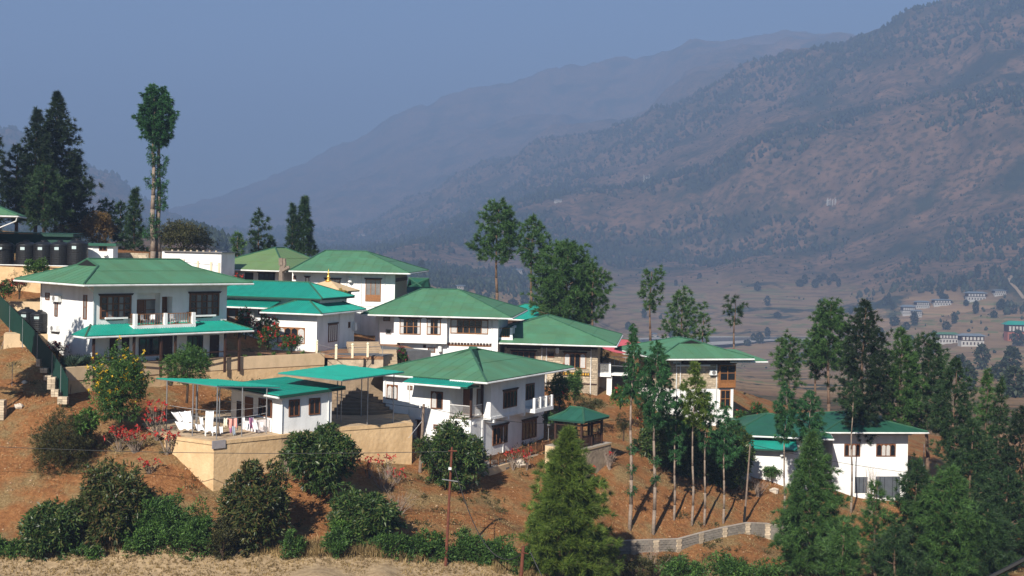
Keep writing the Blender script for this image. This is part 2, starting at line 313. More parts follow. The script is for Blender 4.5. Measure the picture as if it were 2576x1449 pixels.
edge = np.clip((GY-196)/16, 0, 1); GZ = GZ-edge**2*30
def groundmat():
    m = bpy.data.materials.new('hillside_earth'); t, nd, lk, b = nodes_of(m)
    g = nd.new('ShaderNodeNewGeometry')
    def noise(s, d=6, r=0.65):
        n = nd.new('ShaderNodeTexNoise'); n.inputs['Scale'].default_value = s; n.inputs['Detail'].default_value = d; n.inputs['Roughness'].default_value = r
        lk.new(g.outputs['Position'], n.inputs['Vector']); return n.outputs[0]
    def mix(a_, b_, f):
        x = nd.new('ShaderNodeMix'); x.data_type = 'RGBA'; lk.new(f, x.inputs[0]); lk.new(a_, x.inputs[6]); lk.new(b_, x.inputs[7]); return x.outputs[2]
    def mr(src, a0, a1):
        x = nd.new('ShaderNodeMapRange'); x.inputs[1].default_value = a0; x.inputs[2].default_value = a1; lk.new(src, x.inputs[0]); return x.outputs[0]
    earth = ramp(nd, [(0.28, (0.10, 0.045, 0.02)), (0.45, (0.21, 0.09, 0.036)), (0.6, (0.31, 0.138, 0.052)), (0.8, (0.42, 0.215, 0.09))]); lk.new(noise(0.5), earth.inputs[0])
    fine = ramp(nd, [(0.3, (0.10, 0.045, 0.02)), (0.5, (0.29, 0.125, 0.045)), (0.72, (0.45, 0.26, 0.13))]); lk.new(noise(4.0, 8, 0.75), fine.inputs[0])
    straw = ramp(nd, [(0.3, (0.14, 0.085, 0.035)), (0.7, (0.36, 0.25, 0.12))]); lk.new(noise(6.0), straw.inputs[0])
    c = mix(earth.outputs[0], fine.outputs[0], mr(noise(1.7), 0.35, 0.6)); c = mix(c, straw.outputs[0], mr(noise(0.28, 7), 0.47, 0.60))
    lk.new(c, b.inputs['Base Color']); b.inputs['Roughness'].default_value = 0.95; b.inputs['Specular IOR Level'].default_value = 0.08
    bp = nd.new('ShaderNodeBump'); bp.inputs['Strength'].default_value = 1.0; bp.inputs['Distance'].default_value = 0.3
    lk.new(noise(3.0, 9, 0.75), bp.inputs['Height']); lk.new(bp.outputs[0], b.inputs['Normal']); return m
EARTH = groundmat()
link('ground', mesh_np('ground', np.stack([GX.ravel(), GY.ravel(), GZ.ravel()], 1), gridfaces(len(gx_), len(gy_)), 4), EARTH, kind='structure', smooth=True)
# ------------------------------------------------------------------ materials of the houses
WHITE = mat('white_plaster', (0.80, 0.79, 0.77), 0.85, 0.06, 1.2, 0.15, 6, stain=0.14)
PINK = mat('pinkish_plaster', (0.72, 0.66, 0.66), 0.85, 0.06, 1.2, 0.1, 6, stain=0.08)
GREEN = mat('weathered_green_sheet', (0.070, 0.20, 0.112), 0.6, 0.12, 0.5, 0.05, 30, spec=0.25, tint=(0.078, 0.165, 0.082), rand=0.07, detail=8)
OLIVE = mat('faded_olive_sheet', (0.115, 0.20, 0.075), 0.55, 0.12, 0.55, 0.05, 30, tint=(0.13, 0.19, 0.08), rand=0.05)
DGREEN = mat('dark_green_sheet', (0.02, 0.095, 0.06), 0.5, 0.15, 0.8, 0.05, 30, rand=0.05)
TEAL = mat('turquoise_sheet', (0.012, 0.28, 0.215), 0.45, 0.1, 1.0, 0.0, spec=0.35, tint=(0.018, 0.24, 0.185), rand=0.04)
CAP = mat('ridge_cap_green', (0.035, 0.105, 0.06), 0.55, 0.2, 2)
DECK = mat('dark_green_fascia', (0.012, 0.05, 0.035), 0.7, 0.2, 2)
GUT = mat('white_gutter', (0.72, 0.72, 0.70), 0.5, 0.1, 2, stain=0.25)
WOOD = mat('brown_timber', (0.16, 0.062, 0.026), 0.6, 0.3, 6, 0.1, 30)
WOODL = mat('light_brown_timber', (0.27, 0.115, 0.04), 0.6, 0.25, 6, 0.1, 30)
WOODD = mat('dark_timber', (0.045, 0.02, 0.012), 0.65, 0.3, 6, 0.1, 30)
GLASS = mat('dark_window_glass', (0.012, 0.013, 0.016), 0.08, 0.3, 1.5, spec=0.6)
CURT = mat('pale_curtain_behind_glass', (0.50, 0.48, 0.46), 0.35, 0.2, 8, spec=0.5)
GREYP = mat('grey_glazed_panel', (0.19, 0.18, 0.175), 0.2, 0.2, 2, spec=0.5)
YWALL = mat('cream_render', (0.60, 0.42, 0.235), 0.9, 0.15, 0.9, 0.6, 3.0, stain=0.16, tint=(0.52, 0.345, 0.18))
YSMOOTH = mat('smooth_cream_render', (0.60, 0.44, 0.27), 0.9, 0.1, 1.2, 0.15, 6, stain=0.12)
CONC = mat('concrete', (0.36, 0.31, 0.26), 0.9, 0.2, 1.5, 0.2, 8)
ASPH = mat('grey_paving', (0.12, 0.12, 0.125), 0.9, 0.2, 2, 0.2, 10)
STONE = mat('pale_stone', (0.46, 0.37, 0.265), 0.9, 0.2, 4, 0.3, 12, rand=0.28)
MORTAR = mat('stone_mortar', (0.30, 0.245, 0.18), 0.95, 0.2, 4)
BLOCK = mat('grey_concrete_block', (0.22, 0.195, 0.165), 0.95, 0.25, 5, 0.3, 15, rand=0.18, stain=0.2)
STEEL = mat('galvanised_steel', (0.32, 0.32, 0.33), 0.45, 0.2, 8, metal=0.6)
PLAST = mat('black_tank_plastic', (0.012, 0.012, 0.013), 0.38, 0.3, 3, spec=0.4)
BOXW = mat('white_enamel', (0.72, 0.72, 0.70), 0.4, 0.08, 3)
GOLD = mat('gilded_metal', (0.75, 0.45, 0.09), 0.3, 0.15, 8, metal=0.8)
DARK = mat('black_vent', (0.008, 0.008, 0.008), 0.8, 0.2, 2)
RUST = mat('rusty_steel', (0.13, 0.04, 0.022), 0.8, 0.3, 5, 0.2, 25)
CREAMROOF = mat('cream_roof_sheet', (0.62, 0.44, 0.25), 0.7, 0.1, 2)

class House:
    def __init__(s, name, label, cat, x, Y, ang, yb):
        p = P(x, yb, Y); s.O = (p.x, p.y); s.zb = p.z; a_ = math.radians(ang); s.a = a_
        s.u = (math.cos(a_), math.sin(a_)); s.v = (-math.sin(a_), math.cos(a_))
        s.e = thing(name, label, cat, (p.x, p.y, p.z), a_)
    def _ray(s, x, y, axis, c):
        x, y = lev(x, y); rx = (x-CX)/F; n = s.v if axis == 'v' else s.u
        t = (c+s.O[0]*n[0]+s.O[1]*n[1])/(rx*n[0]+n[1]); w = (t*rx-s.O[0], t-s.O[1])
        return w[0]*s.u[0]+w[1]*s.u[1], w[0]*s.v[0]+w[1]*s.v[1], -(y-HY)/F*t-s.zb
    def F(s, xy, c=0): r = s._ray(xy[0], xy[1], 'v', c); return r[0], r[2]      # on a wall facing the front: (u, z)
    def S(s, xy, c=0): r = s._ray(xy[0], xy[1], 'u', c); return r[1], r[2]      # on a wall facing sideways: (v, z)
    def world(s, u, v, z=0): return Vector((s.O[0]+u*s.u[0]+v*s.v[0], s.O[1]+u*s.u[1]+v*s.v[1], s.zb+z))
    def box(s, name, m, *b, parent=None, **k): return MB().box(*b).build(name, m, parent or s.e, **k)
    def put(s, face, c):                    # (along, out, z) -> local coordinates of that wall
        if face == 'F': return lambda a_, d, z: (a_, c-d, z)
        if face == 'R': return lambda a_, d, z: (c+d, a_, z)
        return lambda a_, d, z: (c-d, a_, z)
    def fb(s, mb, face, c, a0, a1, d0, d1, z0, z1):
        q = s.put(face, c); p0 = q(a0, d0, z0); p1 = q(a1, d1, z1); mb.box(p0[0], p1[0], p0[1], p1[1], z0, z1); return mb
    def rect(s, face, c, z, r):             # picture rectangle -> (a0, a1, z0, z1) on the wall
        f = s.F if face == 'F' else s.S
        a_, z1 = f(z(r[0], r[1]), c); b_, z0 = f(z(r[2], r[3]), c); _, z1b = f(z(r[2], r[1]), c); _, z0b = f(z(r[0], r[3]), c)
        return min(a_, b_), max(a_, b_), (z0+z0b)/2, (z1+z1b)/2
    def window(s, face, c, R, cols=2, rows=1, m=None, pane=None, curtain=(), lintel=True, sill=False, bar=0.07, name='window', panel=0.0, arch=False, grey=()):
        m = m or WOOD; a0, a1, z0, z1 = R; mb = MB(); fw = bar*1.2; D = 0.075
        for q in ((a0, a0+fw, z0, z1), (a1-fw, a1, z0, z1)): s.fb(mb, face, c, q[0], q[1], -0.02, D, q[2], q[3])
        s.fb(mb, face, c, a0+fw, a1-fw, -0.02, D, z1-fw, z1); s.fb(mb, face, c, a0+fw, a1-fw, -0.02, D, z0, z0+fw)
        zz0 = z0+fw
        if panel: s.fb(mb, face, c, a0+fw, a1-fw, -0.02, D-0.015, zz0, z0+panel*(z1-z0)); zz0 = z0+panel*(z1-z0)
        w = (a1-a0-2*fw); h = (z1-fw-zz0)
        for i in range(1, cols): s.fb(mb, face, c, a0+fw+w*i/cols-bar/2, a0+fw+w*i/cols+bar/2, -0.02, D-0.01, zz0, z1-fw)
        for j in range(1, rows): s.fb(mb, face, c, a0+fw, a1-fw, -0.02, D-0.02, zz0+h*j/rows-bar/2.4, zz0+h*j/rows+bar/2.4)
        o = mb.build(name, m, s.e)
        for i in range(cols):
            for j in range(rows):
                pm = CURT if i in curtain else GREYP if i in grey else (pane or GLASS)
                b0 = a0+fw+w*i/cols; b1 = a0+fw+w*(i+1)/cols; c0 = zz0+h*j/rows; c1 = zz0+h*(j+1)/rows
                s.fb(MB(), face, c, b0, b1, -0.01, 0.022, c0, c1).build('pane', pm, o)
                if arch and j == rows-1:
                    k = MB(); q = s.put(face, c); bw = (b1-b0)/2; hh = min(0.28, (c1-c0)*0.25)
                    for sg, e_ in ((1, b0), (-1, b1)):
                        pts = [q(e_, 0.025, c1-hh), q(e_, 0.025, c1), q(e_+sg*bw, 0.025, c1), q(e_+sg*bw*0.55, 0.025, c1-hh*0.28), q(e_+sg*bw*0.25, 0.025, c1-hh*0.45)]
                        n_ = Vector(q(0, 1, 0))-Vector(q(0, 0, 0)); k.prism(pts, n_*0.025)
                    k.build('arch', m, o)
        if lintel:
            k = MB(); s.fb(k, face, c, a0-0.1, a1+0.1, -0.02, 0.13, z1, z1+0.1); s.fb(k, face, c, a0-0.16, a1+0.16, -0.02, 0.17, z1+0.1, z1+0.16); k.build('lintel', WOODD, o)
        if sill:
            s.fb(MB(), face, c, a0+0.15*(a1-a0), a1-0.15*(a1-a0), 0, 0.3, z0-0.02, z0+0.14).build('sill', WHITE, o)
            k = MB(); n_ = int((a1-a0)*0.6/0.18)
            for i in range(n_): t_ = a0+0.2*(a1-a0)+i*0.18; s.fb(k, face, c, t_, t_+0.1, 0, 0.22, z0-0.14, z0-0.025)
            k.build('sill_bracket', WOODD, o)
        return o
    def door(s, face, c, R, m=None, glass=False):
        m = m or WOOD; a0, a1, z0, z1 = R; mb = MB(); fw = 0.09
        for q in ((a0, a0+fw, z0, z1), (a1-fw, a1, z0, z1)): s.fb(mb, face, c, q[0], q[1], -0.02, 0.07, q[2], q[3])
        s.fb(mb, face, c, a0+fw, a1-fw, -0.02, 0.07, z1-fw, z1); s.fb(mb, face, c, a0+fw, a1-fw, -0.02, 0.035, z0, z1-fw)
        o = mb.build('door', m, s.e)
        if glass:
            w = a1-a0; s.fb(MB(), face, c, a0+w*0.25, a1-w*0.25, 0, 0.045, z0+(z1-z0)*0.45, z1-0.2).build('pane', GREYP, o)
        k = MB(); q = s.put(face, c); zc = z0+(z1-z0)*0.5; k.tube(q(a1-fw-0.12, 0.03, zc), q(a1-fw-0.12, 0.10, zc), 0.025, n=6); k.build('handle', STEEL, o)
        return o
    def pipe(s, pts, r=0.045, m=None, name='downpipe'): return MB().path(pts, [r]*len(pts), 7).build(name, m or GUT, s.e)
    def acunit(s, face, c, R, name='air_conditioner'):
        a0, a1, z0, z1 = R; o = s.fb(MB(), face, c, a0, a1, 0.03, 0.38, z0, z1).build(name, BOXW, s.e); q = s.put(face, c)
        mb = MB(); cc = ((a0*0.45+a1*0.55), (z0+z1)/2); r = min(a1-a0, z1-z0)*0.4; n_ = Vector(q(0, 1, 0))-Vector(q(0, 0, 0))
        pts = [q(cc[0]+r*math.cos(t*math.pi/8), 0.385, cc[1]+r*math.sin(t*math.pi/8)) for t in range(16)]; mb.prism(pts, n_*0.02); f = mb.build('fan_grille', GREYP, o)
        s.fb(MB(), face, c, a0+0.1, a1-0.1, 0, 0.3, z0-0.04, z0-0.005).build('bracket', STEEL, o); return o
    def heater(s, face, c, R):              # a white wall boiler
        a0, a1, z0, z1 = R; q = s.put(face, c); cx_ = (a0+a1)/2; r = (a1-a0)/2; mb = MB(); p = q(cx_, r+0.04, 0)
        mb.lathe([(r*0.7, z0), (r, z0+0.08), (r, z1-0.08), (r*0.7, z1)], (p[0], p[1], 0), 14); o = mb.build('water_heater', BOXW, s.e)
        MB().tube((p[0], p[1], z0-0.25), (p[0], p[1], z0), 0.025, n=6).build('pipe', STEEL, o); return o
    # ---- sheet roofs
    def slope(s, roof, poly, m, pw=1.0, rl=2.6, ribs=0, th=0.02):
        """a roof plane laid with separate sheets; poly = 3d points, the first two along the eave"""
        p = [Vector(q) for q in poly]; e1 = (p[1]-p[0]).normalized(); n = None
        for i in range(2, len(p)):
            n = e1.cross(p[i]-p[0])
            if n.length > 1e-3: break
        n.normalize()
        if n.z < 0: n = -n
        e2 = n.cross(e1).normalized()
        if (p[2]-p[0]).dot(e2) < 0: e2 = -e2
        Q = [((q-p[0]).dot(e1), (q-p[0]).dot(e2)) for q in p]
        def clip(pg, ax, lim, keep_less):
            out = []
            for i in range(len(pg)):
                A, B = pg[i], pg[(i+1) % len(pg)]; da = lim-A[ax] if keep_less else A[ax]-lim; db = lim-B[ax] if keep_less else B[ax]-lim
                if da >= 0: out.append(A)
                if (da >= 0) != (db >= 0):
                    t = da/(da-db); out.append((A[0]+t*(B[0]-A[0]), A[1]+t*(B[1]-A[1])))
            return out
        def rect(pg, x0, x1, y0, y1):
            for ax, l, kl in ((0, x0, False), (0, x1, True), (1, y0, False), (1, y1, True)):
                if len(pg) < 3: return []
                pg = clip(pg, ax, l, kl)
            return pg if len(pg) > 2 else []
        def area(pg): return abs(sum(pg[i][0]*pg[(i+1) % len(pg)][1]-pg[(i+1) % len(pg)][0]*pg[i][1] for i in range(len(pg))))/2
        x0 = min(q[0] for q in Q); x1 = max(q[0] for q in Q); y1 = max(q[1] for q in Q)
        nx = max(1, round((x1-x0)/pw)); ny = max(1, round(y1/rl)); w = (x1-x0)/nx; h = y1/ny; sg = 1 if e1.cross(e2).dot(n) > 0 else -1
        for j in range(ny):
            for i in range(nx):
                pg = rect(Q, x0+i*w, x0+(i+1)*w, j*h, (j+1)*h+(0.08 if j < ny-1 else 0))
                if len(pg) < 3 or area(pg) < 0.02: continue
                off = lambda q: 0.03+0.028*((j+1)*h-q[1])/h+0.018*((q[0]-x0-i*w)/w)
                to = lambda q, d: p[0]+e1*q[0]+e2*q[1]+n*d
                mb = MB(); k = len(pg); vs = [to(q, off(q)) for q in pg]+[to(q, 0.004) for q in pg]
                f = list(range(k)); f = f if sg > 0 else f[::-1]
                mb.add(vs, [tuple(f)]+[((a_+1) % k, a_, k+a_, k+(a_+1) % k) if sg > 0 else (a_, (a_+1) % k, k+(a_+1) % k, k+a_) for a_ in range(k)])
                for r_ in range(ribs):
                    xa = x0+i*w+(r_+0.5)*w/ribs; rp = rect(pg, xa-0.035, xa+0.035, -1, 99)
                    if len(rp) < 3: continue
                    kk = len(rp); f2 = list(range(kk)); f2 = f2 if sg > 0 else f2[::-1]
                    mb.add([to(q, off(q)+0.04) for q in rp]+[to(q, off(q)) for q in rp], [tuple(f2)]+[((a_+1) % kk, a_, kk+a_, kk+(a_+1) % kk) if sg > 0 else (a_, (a_+1) % kk, kk+(a_+1) % kk, kk+a_) for a_ in range(kk)])
                mb.build('roof_sheet', m, roof)
    def hip(s, u0, u1, v0, v1, ze, zr, axis='u', e0=None, e1=None, k0=1.0, k1=1.0, m=None, pw=1.0, rl=2.6, ribs=0, gut='FBLR', cap=True, fascia=0.16, name='roof', gm=None):
        m = m or GREEN
        if axis == 'u': mp = lambda a_, b_, z: (a_, b_, z); s0, s1, t0, t1 = u0, u1, v0, v1
        else: mp = lambda a_, b_, z: (b_, a_, z); s0, s1, t0, t1 = v0, v1, u0, u1
        tm = (t0+t1)/2; hw = (t1-t0)/2; e0 = hw if e0 is None else e0; e1 = hw if e1 is None else e1
        L = lambda a_, b_, t: a_+(b_-a_)*t
        A = mp(s0, t0, ze); B = mp(s1, t0, ze); C_ = mp(s1, t1, ze); D = mp(s0, t1, ze)
        r0 = mp(s0+e0*k0, tm, zr); r1 = mp(s1-e1*k1, tm, zr)
        h00 = mp(s0+e0*k0, L(t0, tm, k0), L(ze, zr, k0)); h01 = mp(s0+e0*k0, L(t1, tm, k0), L(ze, zr, k0))
        h10 = mp(s1-e1*k1, L(t0, tm, k1), L(ze, zr, k1)); h11 = mp(s1-e1*k1, L(t1, tm, k1), L(ze, zr, k1))
        g0 = k0 < 0.999; g1 = k1 < 0.999
        front = [A, B]+([h10] if g1 else [])+[r1, r0]+([h00] if g0 else [])
        back = [C_, D]+([h01] if g0 else [])+[r0, r1]+([h11] if g1 else [])
        end0 = [D, A]+([h00, h01] if g0 else [r0]); end1 = [B, C_]+([h11, h10] if g1 else [r1])
        dn = [Vector(q)-Vector((0, 0, fascia)) for q in (A, B, C_, D)]
        mb = MB(); mb.add(dn+[A, B, C_, D], [(3, 2, 1, 0), (0, 1, 5, 4), (1, 2, 6, 5), (2, 3, 7, 6), (3, 0, 4, 7)])
        for pg in (front, back, end0, end1): mb.add(pg, [tuple(range(len(pg)))])
        if g0: mb.add([h00, h01, r0], [(0, 1, 2)])
        if g1: mb.add([h10, r1, h11], [(0, 1, 2)])
        roof = mb.build(name, DECK, s.e)
        for pg in (front, back, end0, end1): s.slope(roof, pg, m, pw, rl, ribs)
        if g0 or g1:
            for g_, q0, q1, q2, sgn in ((g0, h00, h01, r0, -1), (g1, h10, h11, r1, 1)):
                if g_:
                    d_ = Vector(mp(sgn*0.03, 0, 0)); MB().prism([Vector(q)+d_ for q in (q0, q1, q2)], d_).build('gable_vent', DARK, roof)
        if cap:
            mb = MB(); up = Vector((0, 0, 0.05))
            segs = [(r0, r1), (A, h00 if g0 else r0), (D, h01 if g0 else r0), (B, h10 if g1 else r1), (C_, h11 if g1 else r1)]
            if g0: segs += [(h00, r0), (h01, r0)]
            if g1: segs += [(h10, r1), (h11, r1)]
            for a_, b_ in segs: mb.tube(Vector(a_)+up, Vector(b_)+up, 0.10, n=6)
            mb.build('ridge_cap', CAP, roof)
        ed = {'F': (A, B), 'R': (B, C_), 'B': (C_, D), 'L': (D, A)} if axis == 'u' else {'L': (B, A), 'B': (C_, B), 'R': (D, C_), 'F': (A, D)}
        for q in gut: s.gutter(roof, *ed[q])
        return roof
    def gutter(s, roof, a_, b_, r=0.085, drop=0.10):
        a_ = Vector(a_); b_ = Vector(b_); d = (b_-a_).normalized(); mid = Vector((d.y, -d.x, 0))
        off = mid*0.06
        mb = MB(); z = Vector((0, 0, -drop))
        mb.tube(a_+off+z-d*0.05, b_+off+z+d*0.05, r, n=6); return mb.build('gutter', GUT, roof)
    def rail(s, face, c, a0, a1, z0, z1, m, n, name='railing', post=None, w=0.03):
        """a balustrade: rails joined, every bar a piece of its own"""
        mb = MB(); s.fb(mb, face, c, a0, a1, -0.03, 0.03, z1-0.06, z1); s.fb(mb, face, c, a0, a1, -0.03, 0.03, z0, z0+0.05); o = mb.build(name, m, s.e)
        me = None
        for i in range(n):
            t = a0+(i+0.5)*(a1-a0)/n; k = s.fb(MB(), face, c, -w/2, w/2, -w/2, w/2, z0+0.05, z1-0.06) if me is None else None
            if me is None: me = k.mesh('baluster')
            b = link('baluster', me, m, o)
            b.location = (t, 0, 0) if face == 'F' else (0, t, 0)
        return o
# ================================================================== house A: two storeys, left, with porch and balcony
A = House('house', 'large white two-storey house with green hip roof, long porch and wooden balcony', 'house', 232, 110, 46, 922)
U = A.F(zA(2055, 1000))[0]; V = A.S(zA(365, 1000))[0]; ze = P(229, 716, 107.4).z-A.zb; zr = P(300, 653, 116.5).z-A.zb
r1a, r1b = A.F(zA3(135, 300))[0], A.F(zA3(490, 300))[0]; r2a, r2b = A.F(zA3(515, 300))[0], A.F(zA3(672, 300))[0]
zfl = A.F(zA3(600, 690))[1]-0.05; zdt = A.F(zA3(600, 300))[1]+0.05
w = MB(); w.box(0, U, 0.9, V, -1.5, ze-0.1)                       # walls with the two balcony recesses left open
for q in ((0, r1a), (r1b, r2a), (r2b, U)): w.box(q[0], q[1], 0, 0.9, zfl, ze-0.1)
w.box(0, U, 0, 0.9, -1.5, zfl); w.box(r1a, r1b, 0, 0.9, zdt+0.35, ze-0.1); w.box(r2a, r2b, 0, 0.9, zdt, ze-0.1)
w.build('wall', WHITE, A.e)
A.hip(-1.9, U+1.5, -1.9, V+1.1, ze, zr, 'u', e0=5.2, e1=5.6, k0=0.70, k1=0.68, m=GREEN, pw=1.05, rl=3.2)
A.window('F', 0, A.rect('F', 0, zA, (905, 985, 1185, 1195)), 5, 3, grey=(1, 3), bar=0.13, sill=True)
A.window('F', 0, A.rect('F', 0, zA, (1715, 965, 1980, 1172)), 5, 3, grey=(1, 3), bar=0.13, sill=True)
A.door('F', 0.9, (r1a+0.15, r1a+1.25, zfl, zfl+2.15), WOOD, glass=False); A.window('F', 0.9, (r1a+1.3, r1a+2.4, zfl+0.3, zfl+2.15), 1, 2, pane=GREYP, lintel=False)
A.door('F', 0.9, (r2b-0.75, r2b-0.05, zfl, zdt), WOOD)
b0 = A.F(zA3(95, 700), -1.3)[0]; b1 = A.F(zA3(1025, 700), -1.3)[0]; rt = 1.0
A.box('balcony_slab', WHITE, b0, b1, -1.3, 0, zfl-0.45, zfl)
for q in (b0+0.02, (b0+b1)/2-0.1, b1-0.32): A.box('balcony_post', WHITE, q, q+0.3, -1.28, -0.98, zfl, zfl+rt+0.02)
A.rail('F', -1.13, b0+0.34, (b0+b1)/2-0.12, zfl+0.02, zfl+rt, WOODL, 11); A.rail('F', -1.13, (b0+b1)/2+0.22, b1-0.34, zfl+0.02, zfl+rt, WOODL, 10)
A.rail('L', b0+0.15, -0.96, -0.02, zfl+0.02, zfl+rt, WOODL, 4); A.rail('R', b1-0.15, -0.96, -0.02, zfl+0.02, zfl+rt, WOODL, 4)
for r_, cl in (((415, 960, 450, 1025), 1), ((500, 1035, 524, 1175), 1), ((760, 980, 788, 1200), 1)):
    A.window('L', 0, A.rect('L', 0, zA, r_), 1, 2 if r_[3] > 1100 else 1, pane=GREYP, lintel=False, bar=0.06)
A.acunit('L', 0, A.rect('L', 0, zA, (490, 982, 560, 1040))); A.acunit('L', 0, A.rect('L', 0, zA, (472, 1255, 545, 1308)))
A.pipe([(-1.2, -1.2, ze-0.2), (-0.08, -0.12, ze-0.75), (-0.08, -0.12, 0.2)]); A.pipe([(-0.07, V-0.25, ze-0.2), (-0.07, V-0.25, 0.3)])
A.box('string_course', WHITE, -0.035, U+0.03, -0.035, 0, zfl-0.62, zfl-0.47); A.box('string_course', WHITE, -0.035, 0, 0, V, zfl-0.62, zfl-0.47)
# porch roof, posts and rails
zp = A.F(zA(1600, 1325), -2.3)[1]; zpt = zp+0.75
pr = MB(); q0, q1 = A.F(zA(775, 1335), -2.4)[0], A.F(zA(2290, 1310), -2.4)[0]
poly = [(q0, -2.4, zp), (q1, -2.4, zp), (q1-1.7, 0.0, zpt), (q0+1.7, 0.0, zpt)]
pr.prism([(q0, -2.4, zp), (q1, -2.4, zp), (q1, 0, zp), (q0, 0, zp)], (0, 0, -0.12)); roof = pr.build('porch_roof', DECK, A.e)
A.slope(roof, poly, TEAL, 0.9, 4, 4); A.slope(roof, [(q0, 0, zp), (q0, -2.4, zp), (q0+1.7, 0, zpt)], TEAL, 0.9, 4, 3); A.slope(roof, [(q1, -2.4, zp), (q1, 0, zp), (q1-1.7, 0, zpt)], TEAL, 0.9, 4, 3)
A.gutter(roof, (q0, -2.4, zp), (q1, -2.4, zp)); A.gutter(roof, (q0, 0, zp), (q0, -2.4, zp))
for a_, b_ in (((q0, -2.4, zp), (q0+1.7, 0, zpt)), ((q1, -2.4, zp), (q1-1.7, 0, zpt))): MB().tube(Vector(a_)+Vector((0, 0, .06)), Vector(b_)+Vector((0, 0, .06)), 0.09, n=6).build('ridge_cap', CAP, roof)
pz = [A.F(zA3(x_, 1000), -2.1)[0] for x_ in (-270, 90, 500, 715, 1465, 1680)]; pz[0] = q0+0.9
for x_ in pz: A.box('porch_post', WOODD, x_-0.09, x_+0.09, -2.2, -2.02, -1.0, zp-0.1)
for i in (0, 1, 2, 3, 4):
    if i == 2: continue
    for z_ in (0.35, 0.85): A.box('porch_rail', WOODD, pz[i]+0.1, pz[i+1]-0.1, -2.15, -2.07, z_, z_+0.09)
for r_ in ((165, 905, 470, 1185), (895, 880, 1125, 1110)): A.window('F', 0, A.rect('F', 0, zA3, r_), 3, 1, m=WOODD, lintel=False)
for r_ in ((522, 880, 662, 1250), (1236, 870, 1366, 1205)): A.door('F', 0, A.rect('F', 0, zA3, r_), WOODD)
for r_ in ((1415, 905, 1525, 1250), (1600, 900, 1700, 1150)): A.door('F', 0, A.rect('F', 0, zA2, r_), WOODD)
# two small white chairs stand on the balcony
def chair(loc, rz, label):
    t = thing('balcony_chair', label, 'chair', loc, rz, 'balcony chairs of the large left house'); CH = mat('white_chair_metal', (0.75, 0.75, 0.75), 0.4, 0.1, 4)
    MB().box(-0.22, 0.22, -0.22, 0.22, 0.42, 0.46).build('seat', CH, t); MB().box(-0.22, 0.22, 0.19, 0.23, 0.5, 0.88).build('backrest', CH, t)
    for sx in (-0.19, 0.19):
        for sy in (-0.19, 0.2): MB().tube((sx, sy, 0), (sx, sy, 0.5 if sy > 0 else 0.42), 0.018, n=6).build('leg', CH, t)
bm = (b0+b1)/2
chair(A.world(b0+1.3, -0.65, zfl), A.a+0.4, 'white metal chair left on the wooden-railed balcony'); chair(A.world(bm-0.9, -0.6, zfl), A.a-0.5, 'white metal chair at the middle post of the wooden-railed balcony')
chair(A.world(bm+1.2, -0.6, zfl), A.a+0.2, 'white metal chair in the right half of the wooden-railed balcony')

# ================================================================== bungalow with turquoise roofs
B = House('bungalow', 'low white bungalow with turquoise sheet roofs behind red flowering bushes', 'house', zB(1120, 1200)[0], 127, -18, zB(0, 1345)[1])
Lf = B.F(zB(640, 1000))[0]; Vb = B.S(zB(1532, 1000), 0)[0]; ze = P(*zB(1215, 948), 126).z-B.zb
w = MB(); w.box(Lf, 0, 0, Vb, -1.5, ze-0.08); w.box(Lf-7.5, Lf, 1.6, Vb, -1.5, ze+0.1); w.box(Lf-7.5, -0.9, 2.4, Vb-0.4, ze+0.05, ze+1.5); w.build('wall', WHITE, B.e)
B.hip(Lf-0.75, 0.95, -0.95, Vb+0.8, ze, ze+1.35, 'v', m=TEAL, pw=0.9, rl=5, ribs=4, gut='FRL')
B.hip(Lf-9, -0.25, 1.5, Vb+0.5, ze+1.35, ze+2.75, 'u', e0=3, e1=3.4, k0=0.8, k1=0.99, m=TEAL, pw=0.9, rl=5, ribs=4, gut='', name='upper_roof')
v0 = MB(); zq = ze+0.35; v0.box(Lf-9, Lf-0.3, 0.2, 2.4, zq-0.1, zq-0.02); vr = v0.build('verandah_roof', DECK, B.e)
B.slope(vr, [(Lf-9, 0.2, zq), (Lf-0.3, 0.2, zq), (Lf-0.3, 2.4, zq+0.55), (Lf-9, 2.4, zq+0.55)], TEAL, 0.9, 4, 4); B.gutter(vr, (Lf-9, 0.2, zq), (Lf-0.3, 0.2, zq))
B.window('F', 0, B.rect('F', 0, zB, (700, 1092, 995, 1268)), 4, 1, m=WOODL, curtain=(0, 3), lintel=False, arch=True)
B.window('R', 0, B.rect('R', 0, zB, (1250, 1060, 1340, 1250)), 4, 1, pane=CURT); B.window('R', 0, B.rect('R', 0, zB, (1465, 1035, 1483, 1100)), 1, 1, lintel=False)
B.box('pilaster', WHITE, 0, 0.06, B.S(zB(1365, 1000))[0], B.S(zB(1440, 1000))[0], -0.5, ze-0.2)
B.window('F', 1.6, B.rect('F', 1.6, zB, (492, 893, 570, 958)), 2, 1, lintel=False, pane=GREYP); B.door('F', 1.6, B.rect('F', 1.6, zB, (148, 885, 268, 1095)), WOODL, glass=True)
B.heater('F', 1.6, B.rect('F', 1.6, zB, (415, 920, 455, 990))); B.box('meter_box', BOXW, 0.02, 0.35, Vb-0.5, Vb-0.05, 1.5, 2.3)
lt = B.F(zB(360, 890), 1.5)
o = B.box('wall_lamp', WOODD, lt[0]-0.2, lt[0]+0.2, 1.2, 1.58, lt[1]-0.35, lt[1]+0.25); B.box('lamp_glass', BOXW, lt[0]-0.15, lt[0]+0.15, 1.185, 1.2, lt[1]-0.3, lt[1]+0.1, parent=o)

